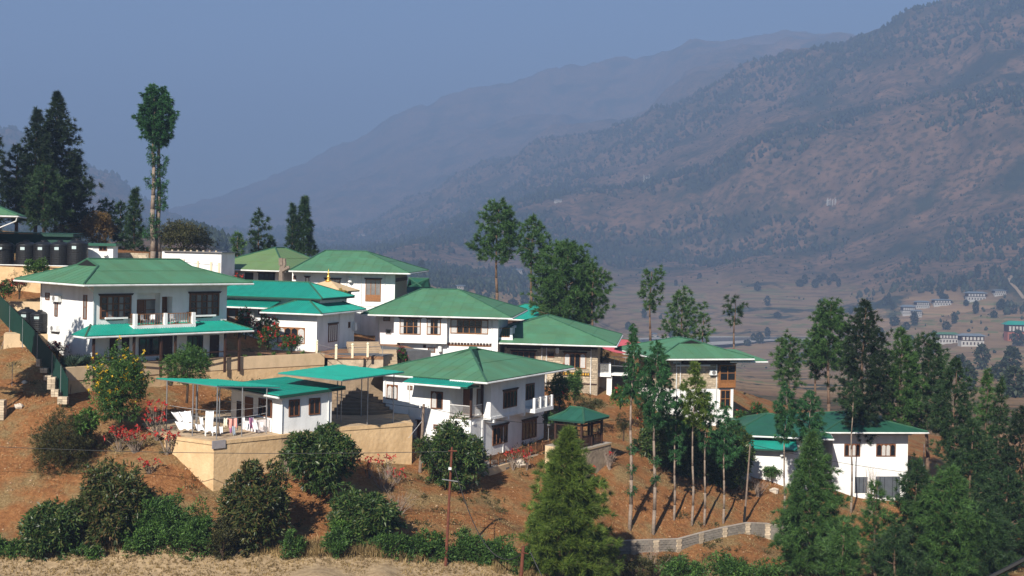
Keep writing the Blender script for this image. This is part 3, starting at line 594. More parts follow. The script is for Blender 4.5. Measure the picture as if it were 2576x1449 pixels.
# ================================================================== house C
Cc = House('house', 'white two-storey house with weathered green hip roof and wide curtained windows at centre', 'house', zC(2040, 900)[0], 136, -6, 930)
ze = P(*zC(2240, 694), 134.4).z-Cc.zb; zr = Cc.F(zC(1270, 312), 7)[1]
uL = Cc.F(zC(640, 900), -0.7)[0]; uM = Cc.F(zC(1360, 900), -0.7)[0]; uLL = Cc.F(zC(390, 900), 1.2)[0]; zb_ = Cc.F(zC(1600, 1050))[1]
w = MB(); w.box(uM-0.02, 0, 0, 10, -3, ze-0.1); w.box(uL, uM, -0.7, 10, zb_, ze-0.1); w.box(uL+0.5, uM, 0.2, 10, -3, zb_); w.build('wall', WHITE, Cc.e)
Cc.box('annex_wall', PINK, uLL, uL, 1.2, 9.5, -3, ze-0.1); Cc.box('corner_pilaster', WHITE, -0.55, 0.05, -0.06, 0, -3, ze-0.15)
q0, q1 = Cc.F(zC(205, 640), -1.6)[0], Cc.F(zC(2240, 690), -1.6)[0]; g0, g1 = Cc.F(zC(1020, 308), 7)[0], Cc.F(zC(1530, 320), 7)[0]
Cc.hip(q0, q1, -1.6, 15.6, ze, zr, 'u', e0=g0-q0, e1=q1-g1, m=GREEN, pw=1.1, rl=2.3)
Cc.window('F', -0.7, Cc.rect('F', -0.7, zC, (722, 705, 1005, 920)), 3, 2, m=WOODL); Cc.window('F', -0.7, Cc.rect('F', -0.7, zC, (1090, 710, 1278, 925)), 2, 2, m=WOODL)
Cc.window('F', 0, Cc.rect('F', 0, zC, (1412, 718, 1922, 912)), 6, 2, m=WOODL, curtain=(0, 5), pane=GLASS)
for x0, x1 in ((730, 772), (965, 1000)): R = Cc.rect('F', -0.7, zC, (x0, 712, x1, 912)); Cc.fb(MB(), 'F', -0.7, R[0], R[1], 0.02, 0.03, R[2], R[3]).build('curtain', CURT, Cc.e)
for x0, x1 in ((1098, 1138), (1240, 1272)): R = Cc.rect('F', -0.7, zC, (x0, 717, x1, 917)); Cc.fb(MB(), 'F', -0.7, R[0], R[1], 0.02, 0.03, R[2], R[3]).build('curtain', CURT, Cc.e)
R = Cc.rect('F', 0, zC, (1372, 680, 1990, 715)); Cc.fb(MB(), 'F', 0, R[0], -0.1, 0, 0.16, R[2], R[3]).build('cornice', WOODD, Cc.e)
R = Cc.rect('F', 0, zC, (1372, 1045, 1990, 1078)); bd = Cc.fb(MB(), 'F', 0, R[0], -0.57, 0, 0.1, R[2], R[2]+0.12).build('cornice', WOODL, Cc.e)
me = None; n_ = 14
for i in range(n_):
    t = R[0]+(i+0.2)*(-0.57-R[0])/n_
    if me is None: me = Cc.fb(MB(), 'F', 0, 0, 0.22, 0.0, 0.2, R[2]+0.13, R[2]+0.33).mesh('bracket')
    b = link('bracket', me, WOODD, bd); b.location = (t, 0, 0)
Cc.window('F', 1.2, Cc.rect('F', 1.2, zC, (500, 675, 590, 740)), 1, 1, lintel=False); Cc.window('F', 1.2, Cc.rect('F', 1.2, zC, (532, 850, 605, 915)), 1, 1, m=GREYP, lintel=False)
Cc.window('F', 0.2, Cc.rect('F', 0.2, zC, (1105, 1097, 1203, 1165)), 1, 1, pane=GREYP, lintel=False); Cc.window('F', 0.2, Cc.rect('F', 0.2, zC, (1040, 1062, 1078, 1100)), 1, 1, lintel=False)
R = Cc.rect('F', 0.2, zC, (800, 1135, 940, 1300)); Cc.door('F', 0.2, (R[0], R[1], -3, R[3]), WOODL, glass=True); Cc.heater('F', 0.2, Cc.rect('F', 0.2, zC, (1245, 1068, 1300, 1158)))
Cc.pipe([(-0.6, -0.12, ze-0.2), (-0.6, -0.12, -2)]); Cc.pipe([(uLL+0.4, 1.1, ze-0.2), (uLL+0.4, 1.1, 0)])
# side balcony with timber railing
zf = Cc.S(zC(2100, 1040), 1.2)[1]; Cc.box('balcony_slab', WHITE, 0, 1.5, 1.0, 5.0, zf-0.35, zf)
for q in (1.0, 3.0, 4.72): Cc.box('balcony_post', WHITE, 1.2, 1.48, q, q+0.28, zf, zf+1.05)
Cc.rail('R', 1.34, 1.3, 2.98, zf+0.02, zf+1, WOODL, 6); Cc.rail('R', 1.34, 3.3, 4.7, zf+0.02, zf+1, WOODL, 6); Cc.rail('F', 1.14, 0.02, 1.18, zf+0.02, zf+1, WOODL, 5)

# ================================================================== house D, front centre
D = House('house', 'white two-storey house in front with wooden-framed windows, verandah and fence beside the gazebo', 'house', zD(1147, 800)[0], 109.5, -29, 1185)
zfl = D.F(zD(1147, 798))[1]; ze = P(*zD(1530, 408), 109.6).z-D.zb; zr = P(*zD(1180, 92), 116).z-D.zb
uL = D.F(zD(240, 600))[0]; uw = D.F(zD(940, 600))[0]; Vd = D.S(zD(1920, 900), 0)[0]
w = MB(); w.box(uL, 0, 0, Vd, -2.5, zfl-0.12)                   # lower storey
w.box(uL, uw, 0, Vd, zfl-0.12, ze-0.08); w.box(uw, -0.55, 2.0, Vd, zfl, ze-0.08); s0 = D.S(zD(1728, 600), 0.75)[0]; sA, sB = D.S(zD(1735, 690), 1.75)[0], D.S(zD(2022, 650), 1.75)[0]; w.box(-0.55, 0.75, 2.0, s0, zfl-0.35, ze-0.08); w.box(-0.55, 0.0, s0, Vd, zfl-0.35, ze-0.08)
w.build('wall', WHITE, D.e)
D.box('verandah_floor', CONC, uw, 0.08, -0.12, 2.0, zfl-0.12, zfl)
R_ = D.hip(uL-1.5, 1.9, -0.75, Vd+2.2, ze, zr, 'u', e0=6.6, e1=6.6, k0=0.999, k1=0.999, m=GREEN, pw=1.15, rl=3.1, gut='RLB')
D.gutter(R_, (uL-1.4, -0.75, ze), (uL+3.6, -0.75, ze)); D.gutter(R_, (-1.6, -0.75, ze), (1.95, -0.75, ze))
# verandah roof
q0, q1 = uL+3.4, 0.75; zp = ze-0.42
pr = MB().box(q0, q1, -1.9, 0, zp-0.14, zp-0.02).build('verandah_roof', DECK, D.e)
D.slope(pr, [(q0, -1.9, zp), (q1, -1.9, zp), (q1, 0.0, zp+0.42), (q0, 0.0, zp+0.42)], TEAL, 0.9, 4, 4); D.gutter(pr, (q0, -1.9, zp), (q1-0.7, -1.9, zp))
for q in ((-0.09, 0.09, -0.1, 0.08), (-0.13, 0.05, 1.8, 1.98)): D.box('verandah_post', WOODD, q[0], q[1], q[2], q[3], zfl, zp-0.14)
WIRE = mat('white_wrought_iron', (0.62, 0.60, 0.58), 0.5, 0.15, 5)
D.rail('F', 0, uw+0.02, -0.1, zfl+0.05, zfl+1.0, WIRE, 18, w=0.018); D.rail('R', 0, 0.1, 1.8, zfl+0.05, zfl+1.0, WIRE, 12, w=0.018)
D.door('F', 2.0, (uw+0.15, uw+1.05, zfl, zfl+2.2), WOOD); D.window('F', 2.0, (uw+1.5, uw+2.1, zfl+0.5, zfl+2.25), 1, 1, pane=GREYP, lintel=False)
D.window('F', 0, D.rect('F', 0, zD, (745, 523, 865, 705)), 2, 1, curtain=(0,), lintel=False, arch=True); D.window('F', 0, D.rect('F', 0, zD, (282, 452, 395, 606)), 2, 1, pane=CURT, lintel=False, arch=True)
D.window('F', 0, D.rect('F', 0, zD, (500, 462, 550, 507)), 1, 1, pane=GREYP, lintel=False); D.window('F', 0, D.rect('F', 0, zD, (770, 868, 840, 915)), 1, 1, pane=GREYP, lintel=False)
R = D.rect('F', 0, zD, (600, 828, 648, 1010)); D.door('F', 0, R, WOOD); D.fb(MB(), 'F', 0, R[0]-0.1, R[1]+0.1, 0, 0.25, R[3]+0.02, R[3]+0.08).build('canopy', WOODD, D.e)
D.window('R', 0.75, D.rect('R', 0.75, zD, (1497, 512, 1634, 690)), 4, 1, arch=True); D.window('R', 0.0, D.rect('R', 0.0, zD, (1727, 440, 1816, 608)), 3, 1, lintel=False, arch=True)
D.window('R', 0, D.rect('R', 0, zD, (1384, 880, 1535, 1072)), 4, 1, arch=True); D.window('R', 0, D.rect('R', 0, zD, (1694, 820, 1838, 1014)), 4, 1, arch=True)
D.window('R', 0, D.rect('R', 0, zD, (1176, 840, 1196, 868)), 1, 1, m=WHITE, lintel=False)
for q in (2.4, 4.9, s0-0.4): D.box('beam_end', WHITE, 0, 0.9, q, q+0.22, zfl-0.62, zfl-0.36)
D.box('string_course', WHITE, 0.75, 0.8, 2.0, s0, zfl-0.35, zfl-0.12); D.box('pilaster', WHITE, 0, 0.07, 1.85, 2.15, -2.5, zfl-0.4); D.box('pilaster', WHITE, 0, 0.05, 5.6, 5.75, -2.5, zfl-0.4)
# side balcony
sA = max(sA, s0+0.02); D.box('balcony_slab', WHITE, 0, 1.75, sA, sB, zfl-0.35, zfl); st_ = (sB-sA-0.24)/3
for i in range(4): D.box('balcony_post', WHITE, 1.5, 1.72, sA+0.02+i*st_, sA+0.22+i*st_, zfl, zfl+1.0)
for i in range(3): D.rail('R', 1.61, sA+0.24+i*st_, sA+st_+i*st_, zfl+0.05, zfl+0.95, WIRE, 10, w=0.018)
D.pipe([(uL+2.8, -0.07, ze-0.1), (uL+2.8, -0.07, -1)]); D.pipe([(uL+0.25, -0.07, ze-0.1), (uL+0.25, -0.07, -1)])

# ================================================================== house E at the back, and its faded neighbour roof
E = House('house', 'white upper house at the back with green roof and one tall panelled window', 'house', zB(1965, 700)[0], 148, -4, 800)
ze = P(*zB(1960, 500), 146.3).z-E.zb; zr = E.F(zB(1440, 268), 6)[1]; uL = E.F(zB(855, 600))[0]
w = MB(); w.box(uL, 0, 0, 9, -3, ze-0.1); w.build('wall', WHITE, E.e); E.box('stone_wall', STONE, -0.2, 0.02, 0.25, 9.02, -3, ze-0.12)
E.box('dark_band', WOODD, 0, 0.1, 0.3, 9, ze-1.1, ze-0.7)
q0, q1 = E.F(zB(830, 460), -1.7)[0], E.F(zB(2130, 505), -1.7)[0]; g0, g1 = E.F(zB(1215, 266), 6)[0], E.F(zB(1660, 270), 6)[0]
E.hip(q0, q1, -1.7, 14.0, ze, zr, 'u', e0=g0-q0, e1=q1-g1, m=GREEN, pw=1.1, rl=3)
E.window('F', 0, E.rect('F', 0, zB, (1655, 572, 1818, 812)), 3, 1, m=WOODL, pane=GREYP, panel=0.3); E.window('F', 0, E.rect('F', 0, zB, (1215, 570, 1380, 640)), 3, 1)
E.window('F', 0, E.rect('F', 0, zB, (868, 530, 900, 572)), 1, 1, lintel=False); E.window('F', 0, E.rect('F', 0, zB, (1002, 550, 1042, 605)), 1, 1)
E.heater('F', 0, E.rect('F', 0, zB, (1468, 545, 1515, 608)))
for x_ in (1075, 1450, 1610, 1865): t = E.F(zB(x_, 600))[0]; E.pipe([(t, -0.06, ze-0.15), (t, -0.06, -2)])
R = E.rect('F', -0.02, zB, (1640, 855, 1965, 868)); E.box('string_course', WHITE, R[0]-3, 0.0, -0.06, 0, R[2], R[3])
E2 = House('house', 'low house with faded olive-green roof tucked behind a bare stump', 'house', zB(700, 560)[0], 150, -20, 735)
ze = P(*zB(560, 470), 149).z-E2.zb; zr = P(*zB(860, 236), 157).z-E2.zb
E2.box('wall', WHITE, -7.5, 0, 0, 9, -2, ze-0.1); E2.hip(-9.6, 2, -1.8, 11, ze, zr, 'v', e0=7.5, e1=3, m=OLIVE, pw=1.1, rl=3, gut='FL')
E2.window('F', 0, (-2.6, -0.4, 0.3, ze-0.4), 3, 1, m=WOODD); E2.door('F', 0, (-4.4, -3.3, -0.4, ze-0.4), WOODD)

# ================================================================== stone houses G and H
def stone_face(H, face, c, a0, a1, z0, z1, holes, nmax=300, bw=0.42, bh=0.2):
    """coursed stones, each its own piece; holes = rectangles kept free"""
    mbw = MB(); H.fb(mbw, face, c, a0, a1, -0.3, 0.0, z0, z1); base = mbw.build('stone_wall', MORTAR, H.e); me = None; cnt = 0; rest = MB()
    q = H.put(face, c); rows = int((z1-z0)/bh); cand = []
    for j in range(rows):
        x = a0-random.random()*bw*0.6
        while x < a1:
            w_ = bw*random.uniform(0.7, 1.25); x0, x1 = max(x, a0), min(x+w_, a1); x += w_
            if x1-x0 < 0.1: continue
            zz = z0+j*bh
            if any(x1 > h[0] and x0 < h[1] and zz+bh > h[2] and zz < h[3] for h in holes): continue
            cand.append((zz, x0, x1))
    cand.sort(reverse=True)
    unit = H.fb(MB(), face, c, -0.5, 0.5, 0, 0.05, -0.5, 0.5).mesh('stone') if False else None
    for i, (zz, x0, x1) in enumerate(cand):
        d = random.uniform(0.03, 0.075); g = 0.018
        mb = H.fb(MB() if i < nmax else rest, face, c, x0+g, x1-g, 0, d, zz+g, zz+bh-g)
        if i < nmax: mb.build('stone', STONE, base)
    if rest.v: rest.build('stonework', STONE, base, kind='stuff')
    return base
G = House('house', 'stone-faced house with green roof and orange-brown windows behind the front house', 'house', zG(935, 800)[0], 137, -7, 1000)
ze = P(*zG(1000, 592), 135.2).z-G.zb; zr = G.F(zG(480, 328), 6.5)[1]; uL = G.F(zG(100, 700))[0]
G.box('wall', WHITE, uL, -0.0, 0.32, 9.5, -3, ze-0.1); G.box('end_wall', STONE, -0.02, 0.05, 0.02, 9.4, -3, ze-0.12)
h1 = G.rect('F', 0, zG, (640, 660, 838, 800)); h2 = G.rect('F', 0, zG, (165, 645, 380, 800)); h3 = G.rect('F', 0, zG, (495, 655, 552, 700))
stone_face(G, 'F', 0, uL, -0.0, -2, ze-0.5, [(h[0]-0.05, h[1]+0.05, h[2]-0.05, h[3]+0.05) for h in (h1, h2, h3)])
q1 = G.F(zG(1110, 600), -1.9)[0]; gm_ = G.F(zG(480, 328), 6.5)[0]
G.hip(2*gm_-q1, q1, -1.9, 15.5, ze, zr, 'v', e0=8.4, e1=6.5, m=GREEN, pw=1.1, rl=3.4)
G.window('F', 0, h1, 4, 1, m=WOODL, curtain=(0, 3), arch=True); G.window('F', 0, h2, 4, 1, m=WOOD); G.window('F', 0, h3, 1, 1, lintel=False)
for hh in (h1, h2): G.fb(MB(), 'F', 0, hh[0]-0.5, hh[1]+0.5, 0, 0.25, hh[3]+0.28, hh[3]+0.5).build('cornice', WOODD, G.e)
G.fb(MB(), 'F', 0, uL, -0.01, 0, 0.3, ze-0.55, ze-0.15).build('cornice', WOODD, G.e)
R = G.rect('F', 0, zG, (625, 835, 870, 862)); fr = G.fb(MB(), 'F', 0, R[0], R[1], 0.08, 0.2, R[2], R[3]).build('frieze', WOODD, G.e); YEL = mat('ochre_paint', (0.55, 0.30, 0.03), 0.6, 0.2, 4)
for i in range(11): t = R[0]+(i+0.25)*(R[1]-R[0])/11; G.fb(MB(), 'F', 0, t, t+0.16, 0.2, 0.26, R[2]+0.04, R[3]-0.05).build('block', YEL, fr)
G.heater('F', 0.0, G.rect('F', 0, zG, (565, 612, 597, 665)))
for x_ in (440, 482, 885): t = G.F(zG(x_, 700))[0]; G.pipe([(t, -0.14, ze-0.2), (t, -0.14, -1.5)])
R = G.rect('F', 0, zG, (240, 925, 905, 938)); G.fb(MB(), 'F', 0, uL, -0.02, 0.08, 0.12, R[2], R[3]).build('string_course', WOODD, G.e)
Hh = House('house', 'stone-clad house on the slope with glazed brown corner bay, behind slender trees', 'house', zG(1600, 900)[0], 133, 15, 1085)
ze = P(*zG(1560, 708), 131.4).z-Hh.zb; zr = P(*zG(1700, 522), 139).z-Hh.zb; uR = Hh.F(zG(2168, 900))[0]
Hh.box('wall', WHITE, 0.03, uR-0.0, 0.32, 9.5, -4, ze-0.1)
ub = Hh.F(zG(2050, 900))[0]; zs = Hh.F(zG(1800, 985))[1]
stone_face(Hh, 'F', 0, 0.0, ub, zs, ze-0.7, [], bw=0.36); stone_face(Hh, 'L', 0.0, 0.3, 9.4, zs, ze-0.5, [], nmax=60, bw=0.36)
Hh.box('lower_wall', WHITE, 0.0, uR-0.02, 0.0, 0.3, -4, zs-0.02); Hh.box('corner_column', WHITE, uR-0.25, uR+0.05, -0.1, 0.3, -4, zs)
Hh.box('cornice', WOODD, ub-4.2, uR+0.3, -0.25, 0.3, ze-0.75, ze-0.2); Hh.box('ledge', WHITE, 0.4, ub-1.2, -0.25, -0.08, ze-0.95, ze-0.8)
R = Hh.rect('F', -0.35, zG, (2048, 770, 2196, 978)); bay = Hh.box('bay', WOODL, R[0], R[1], -0.3, 0.3, R[2], R[3]); 
Hh.window('F', -0.3, (R[0]+0.05, R[1]-0.05, R[2]+0.75, R[3]-0.03), 2, 2, m=WOODL, lintel=False); Hh.window('F', -0.3, (R[0]+0.05, R[1]-0.05, R[2]+0.05, R[2]+0.72), 2, 1, m=WOODL, pane=WOODL, lintel=False)
R = Hh.rect('F', 0, zG, (2055, 995, 2143, 1155)); Hh.window('F', 0, R, 2, 2, m=WOODL, lintel=False)
Hh.acunit('F', -0.06, Hh.rect('F', 0, zG, (1950, 812, 2008, 858)))
for x_ in (1655, 1690, 2018): t = Hh.F(zG(x_, 800))[0]; Hh.pipe([(t, -0.13, ze-0.2), (t, -0.13, -1)])
Hh.hip(-2.2, uR+1.4, -1.9, 11, ze, zr, 'v', e0=5.5, e1=5.5, k0=0.74, m=GREEN, pw=1.1, rl=3.2)
w0 = Hh.F(zG(2150, 735), -1)[0]
sr = MB().box(w0-0.2, uR+3.2, -1.4, 3, ze-0.42, ze-0.34).build('side_roof', DECK, Hh.e); Hh.slope(sr, [(w0-0.2, -1.4, ze-0.33), (uR+3.2, -1.4, ze-0.33), (uR+1.6, 3, ze+0.5), (w0-0.2, 3, ze+0.5)], GREEN, 1.1, 3.2); Hh.gutter(sr, (w0-0.2, -1.4, ze-0.33), (uR+3.2, -1.4, ze-0.33))

# ================================================================== lower right houses J and K
J = House('house', 'low white house with dark green roof and turquoise lean-to among thin trunks', 'house', zK(1060, 600)[0], 123, -9, 1200)
ze = P(*zK(900, 410), 122.5).z-J.zb; zr = P(*zK(600, 150), 129).z-J.zb; uL = J.F(zK(300, 600))[0]
J.box('wall', WHITE, uL, 0, 0.6, 9, -3, ze-0.1); zl_ = J.F(zK(500, 535), -1.0)[1]; uR = J.F(zK(800, 600), -1.0)[0]; J.box('annex_wall', WHITE, uL-0.1, uR, -1.0, 0.6, -3, zl_)
J.hip(uL-1.6, 1.3, -0.5, 10.5, ze, zr, 'u', e0=3.5, e1=5.5, m=DGREEN, pw=1.1, rl=3.0)
lr = MB().box(uL-1.2, uR+0.3, -2.0, 0.6, zl_+0.0, zl_+0.14).build('lean_to_roof', DECK, J.e); J.slope(lr, [(uL-1.2, -2.0, zl_+0.15), (uR+0.3, -2.0, zl_+0.15), (uR+0.3, 0.6, zl_+0.8), (uL-1.2, 0.6, zl_+0.8)], TEAL, 0.9, 4, 4)
J.heater('F', -1.0, J.rect('F', -1, zK, (650, 535, 690, 610)))
K = House('house', 'white two-storey house with dark green roof, brown windows and grey garage doors, right', 'house', zK(1210, 700)[0], 127, 7, 1262)
ze = P(*zK(1150, 342), 125.5).z-K.zb; zr = P(*zK(1450, 135), 132.5).z-K.zb; uR = K.F(zK(2040, 600))[0]
K.box('wall', WHITE, 0, uR, 0, 9, -3, ze-0.1); K.hip(-1.4, uR+1.3, -1.6, 10.5, ze, zr, 'v', e0=6.0, e1=5, k0=0.72, m=DGREEN, pw=1.1, rl=3.0, gut='FLR')
for r_ in ((1350, 475, 1520, 612), (1697, 475, 1905, 612)): K.window('F', 0, K.rect('F', 0, zK, r_), 4, 1, curtain=(1, 2), lintel=False, arch=True)
GAR = mat('grey_steel_door', (0.085, 0.095, 0.11), 0.45, 0.2, 1.5)
for r_ in ((1465, 835, 1600, 1010), (1690, 830, 1832, 1060), (1836, 830, 1950, 1060)):
    R = K.rect('F', 0, zK, r_); o = K.fb(MB(), 'F', 0, R[0], R[1], -0.02, 0.04, R[2], R[3]).build('garage_door', GAR, K.e)
    for i in range(1, 3): t = R[0]+i*(R[1]-R[0])/3; K.fb(MB(), 'F', 0, t-0.02, t+0.02, 0.04, 0.06, R[2]+0.05, R[3]-0.05).build('seam', DARK, o)
K.box('cornice', WOODD, K.F(zK(1650, 380))[0], uR+0.3, -0.2, 0, ze-0.5, ze-0.17)

# ================================================================== laundry house with its sheet roofs
Fh = House('laundry_house', 'small white house with flat turquoise roof beside the washing lines', 'house', zF(1308, 800)[0], 99.5, 43, zF(0, 855)[1])
U = Fh.F(zF(1800, 700))[0]; V = 7.5; zt = Fh.F(zF(1308, 480))[1]
w = MB(); w.add([(0, 0, -0.3), (U, 0, -0.3), (U, V, -0.3), (0, V, -0.3), (0, 0, zt), (U, 0, zt+0.25), (U, V, zt+0.25), (0, V, zt)], [(3, 2, 1, 0), (4, 5, 6, 7), (0, 1, 5, 4), (1, 2, 6, 5), (2, 3, 7, 6), (3, 0, 4, 7)]); w.build('wall', WHITE, Fh.e)
q0, q1 = -0.7, U+0.9; zz = lambda u_: zt+0.08+0.05*u_
rf = MB().add([(q0, -0.6, zz(q0)-0.22), (q1, -0.6, zz(q1)-0.22), (q1, V+0.6, zz(q1)-0.22), (q0, V+0.6, zz(q0)-0.22), (q0, -0.6, zz(q0)), (q1, -0.6, zz(q1)), (q1, V+0.6, zz(q1)), (q0, V+0.6, zz(q0))],
   [(3, 2, 1, 0), (4, 5, 6, 7), (0, 1, 5, 4), (1, 2, 6, 5), (2, 3, 7, 6), (3, 0, 4, 7)]).build('roof', DECK, Fh.e)
Fh.slope(rf, [(q0, V+0.6, zz(q0)), (q0, -0.6, zz(q0)), (q1, -0.6, zz(q1)), (q1, V+0.6, zz(q1))], TEAL, 0.9, 5, 4); Fh.gutter(rf, (q0, V+0.6, zz(q0)-0.05), (q0, -0.6, zz(q0)-0.05))
Fh.window('F', 0, Fh.rect('F', 0, zF, (1378, 520, 1480, 688)), 2, 1, lintel=False, arch=True); Fh.window('F', 0, Fh.rect('F', 0, zF, (1577, 506, 1682, 670)), 2, 1, lintel=False, arch=True)
Fh.window('L', 0, Fh.rect('L', 0, zF, (1085, 515, 1210, 690)), 3, 1, lintel=False); R = Fh.rect('L', 0, zF, (952, 497, 1022, 760)); Fh.door('L', 0, (R[0], R[1], 0, R[3]), WOOD)
R = Fh.rect('L', 0, zF, (870, 540, 910, 770)); Fh.door('L', 0, (R[0], R[1], 0, R[3]), WOODD)
Fh.pipe([(q0+0.1, -0.5, zz(q0)-0.2), (-0.06, -0.07, zt-0.4), (-0.06, -0.07, 0)]); Fh.pipe([(U-0.35, -0.06, zt), (U-0.35, -0.06, 0)])
# ================================================================== terraces and retaining walls
zP = ZM(1180, 1240, 4.5273); zGz = ZM(2020, 1500, 5.5725); zLa = ZM(560, 1400, 4.4414); zTk = ZM(0, 860, 4.5273); zBr = ZM(2180, 1280, 5.1733); zFe = ZM(0, 1150, 2.8975)
def atz(xy, z): Y = -z*F/(lev(*xy)[1]-HY); return P(xy[0], xy[1], Y)          # picture point on a level surface
def wall_line(name, label, cat, pts, ztop, zbot, th, m, cap=None, capm=None, capname='coping', jit=0.0):
    """a wall following a line of plan points; thickness to the right-hand back"""
    o = thing(name, label, cat, (pts[0][0], pts[0][1], zbot)); ox, oy = pts[0][0], pts[0][1]
    def run(z0, z1, t0, t1, nm, mm):
        mb = MB(); n = len(pts); left = []; right = []
        for i, p in enumerate(pts):
            d = Vector((0, 0)); 
            if i > 0: d += (Vector(pts[i][:2])-Vector(pts[i-1][:2])).normalized()
            if i < n-1: d += (Vector(pts[i+1][:2])-Vector(pts[i][:2])).normalized()
            d.normalize(); nn = Vector((-d.y, d.x)); left.append((p[0]-ox-nn.x*t0, p[1]-oy-nn.y*t0)); right.append((p[0]-ox+nn.x*t1, p[1]-oy+nn.y*t1))
        for i in range(n-1):
            q = [left[i], left[i+1], right[i+1], right[i]]
            mb.add([(a_, b_, z0-zbot) for a_, b_ in q]+[(a_, b_, z1-zbot) for a_, b_ in q], [(3, 2, 1, 0), (4, 5, 6, 7), (0, 1, 5, 4), (1, 2, 6, 5), (2, 3, 7, 6), (3, 0, 4, 7)])
        return mb.build(nm, mm, o)
    run(zbot, ztop-(cap or 0), 0, th, 'wall', m)
    if cap: run(ztop-cap, ztop, 0.06, th+0.02, capname, capm or m)
    return o
ZT = -14.95; ZY = -10.95
tp = [atz(zF(150, 862), ZT), atz(zF(232, 885), ZT), atz(zF(640, 938), ZT), atz(zF(1300, 872), ZT), atz(zF(1800, 806), ZT), atz(zD(548, 852), ZT)]
tp2 = [(p.x, p.y) for p in tp]
wall_line('retaining_wall', 'tall cream rendered retaining wall under the laundry terrace', 'wall', tp2+[(tp2[-1][0]-2.2, tp2[-1][1]+3.5)], ZT, -20, 0.5, YWALL, cap=0.25)
def slab(name, pts, z, m, th=0.3): return MB().prism([(p[0], p[1], z) for p in pts], (0, 0, -th)).build(name, m, kind='structure')
slab('terrace_floor', [tp2[0], tp2[1], tp2[2], tp2[3], tp2[4], tp2[5], (tp2[5][0]-1.5, 117.5), (-15, 121), (-24, 112), (-29.5, 104)], ZT-0.02, mat('sandy_terrace', (0.44, 0.33, 0.215), 0.95, 0.2, 1.2, 0.2, 6, tint=(0.33, 0.24, 0.155)))
MB().box(-0.55, 0.55, -0.04, 0.04, -0.3, 0.3).build('terrace_plaque', mat('grey_patch', (0.3, 0.27, 0.27), 0.9, 0.2, 3), loc=tuple(P(*zF(686, 965), 95.3)), rotz=math.radians(43), label='grey rectangular patch on the corner of the terrace retaining wall', cat='patch')
up = [atz(zL(440, 62), ZY), atz(zL(1125, 15), ZY), atz(zF(600, 130), ZY), atz(zF(1728, 78), ZY)]; up2 = [(p.x, p.y) for p in up]
wall_line('retaining_wall', 'long cream retaining wall with smooth parapet below the planted yard', 'wall', up2, ZY+0.12, -16, 0.45, YWALL, cap=1.1, capm=YSMOOTH, capname='parapet')
e0 = up2[-1]; e1 = atz(zP(1165, 440), ZY); ROCKW = mat('rough_stone_render', (0.42, 0.33, 0.23), 0.95, 0.3, 1.6, 0.9, 4.0, tint=(0.27, 0.21, 0.15))
wall_line('retaining_wall', 'rough grey-brown stone wall under the path with ball-topped posts', 'wall', [(e0[0]+0.3, e0[1]+0.3), (e1.x, e1.y), (e1.x+1.5, e1.y+5)], ZY, -16, 0.5, ROCKW)
slab('yard', [up2[0], up2[1], up2[2], up2[3], (e1.x, e1.y), (e1.x+2.5, e1.y+9), (-12, 140), (-30, 132), (-43.5, 121), (-41, 115), (-37.2, 106.5)], ZY, mat('yard_earth', (0.27, 0.15, 0.08), 0.95, 0.3, 1.5, 0.4, 6, tint=(0.17, 0.085, 0.045)))
slab('path', [(e0[0]+0.4, e0[1]+0.6), (e1.x-0.1, e1.y+0.2), (e1.x+1.8, e1.y+6), (-8.0, 131), (-14, 136), (-17, 134), (-11.5, 128.5)], ZY+0.06, ASPH, 3.0)
# path railing: cream posts with balls and two pipes
r = thing('path_railing', 'cream post railing with ball tops along the path', 'railing', (e0[0], e0[1], ZY)); CREAM = mat('cream_paint', (0.68, 0.56, 0.40), 0.8, 0.1, 2)
def ball(mb, c, rr): mb.lathe([(rr*math.sin(t*math.pi/8)+0.001, -rr*math.cos(t*math.pi/8)) for t in range(9)], c, 12)
pp = [atz(zP(x_, y_), ZY) for x_, y_ in ((32, 400), (360, 485), (637, 465), (897, 450), (1150, 435))]; pp = [Vector((q.x-e0[0], q.y-e0[1]+0.15, 0)) for q in pp]
for q in pp[:4]:
    o = MB().box(q.x-0.11, q.x+0.11, q.y-0.11, q.y+0.11, 0, 1.15).build('post', CREAM, r); mb = MB(); ball(mb, (q.x, q.y, 1.25), 0.14); mb.build('ball', mat('pale_globe', (0.72, 0.70, 0.5), 0.4, 0.1, 2), o)
MB().tube(pp[4], pp[4]+Vector((0, 0, 1.0)), 0.03, n=6).build('end_post', STEEL, r)
for z_ in (0.2, 0.95): MB().path([q+Vector((0, 0, z_)) for q in pp], [0.025]*5, 6).build('pipe', STEEL, r)
# steps up between bungalow and centre house, steps down, curved steps
def steps(name, label, p0, dirv, n, w, rise, run, m):
    o = thing(name, label, 'steps', p0, math.atan2(dirv[1], dirv[0])-math.pi/2)
    me = MB().box(-w/2, w/2, 0, run+0.15, 0, 0.08).mesh('tread'); me2 = MB().box(-w/2, w/2, 0.03, run+0.1, -rise-0.2, 0).mesh('riser')
    for i in range(n): link('tread', me, m, o).location = (0, i*run, i*rise); link('riser', me2, m, o).location = (0, i*run, i*rise)
    return o
STEPM = mat('sandy_step', (0.40, 0.30, 0.20), 0.9, 0.2, 2, 0.2, 8)
sp = atz(zP(865, 400), ZY); steps('stone_steps', 'straight steps rising from the path between bungalow and centre house', (sp.x, sp.y+0.6, ZY+0.18), (-0.3, 0.95), 5, 3.2, 0.19, 0.4, STEPM)
sp = P(*zP(1260, 640), 124); steps('stone_steps', 'narrow cream steps descending beside the red-flowered shrub', (sp.x, sp.y, sp.z), (-0.15, 1), 6, 1.7, 0.3, 0.45, STEPM)
cs = thing('curved_steps', 'dark half-round steps behind the steel-posted canopy', 'steps', tuple(atz(zP(620, 1440), ZT)))
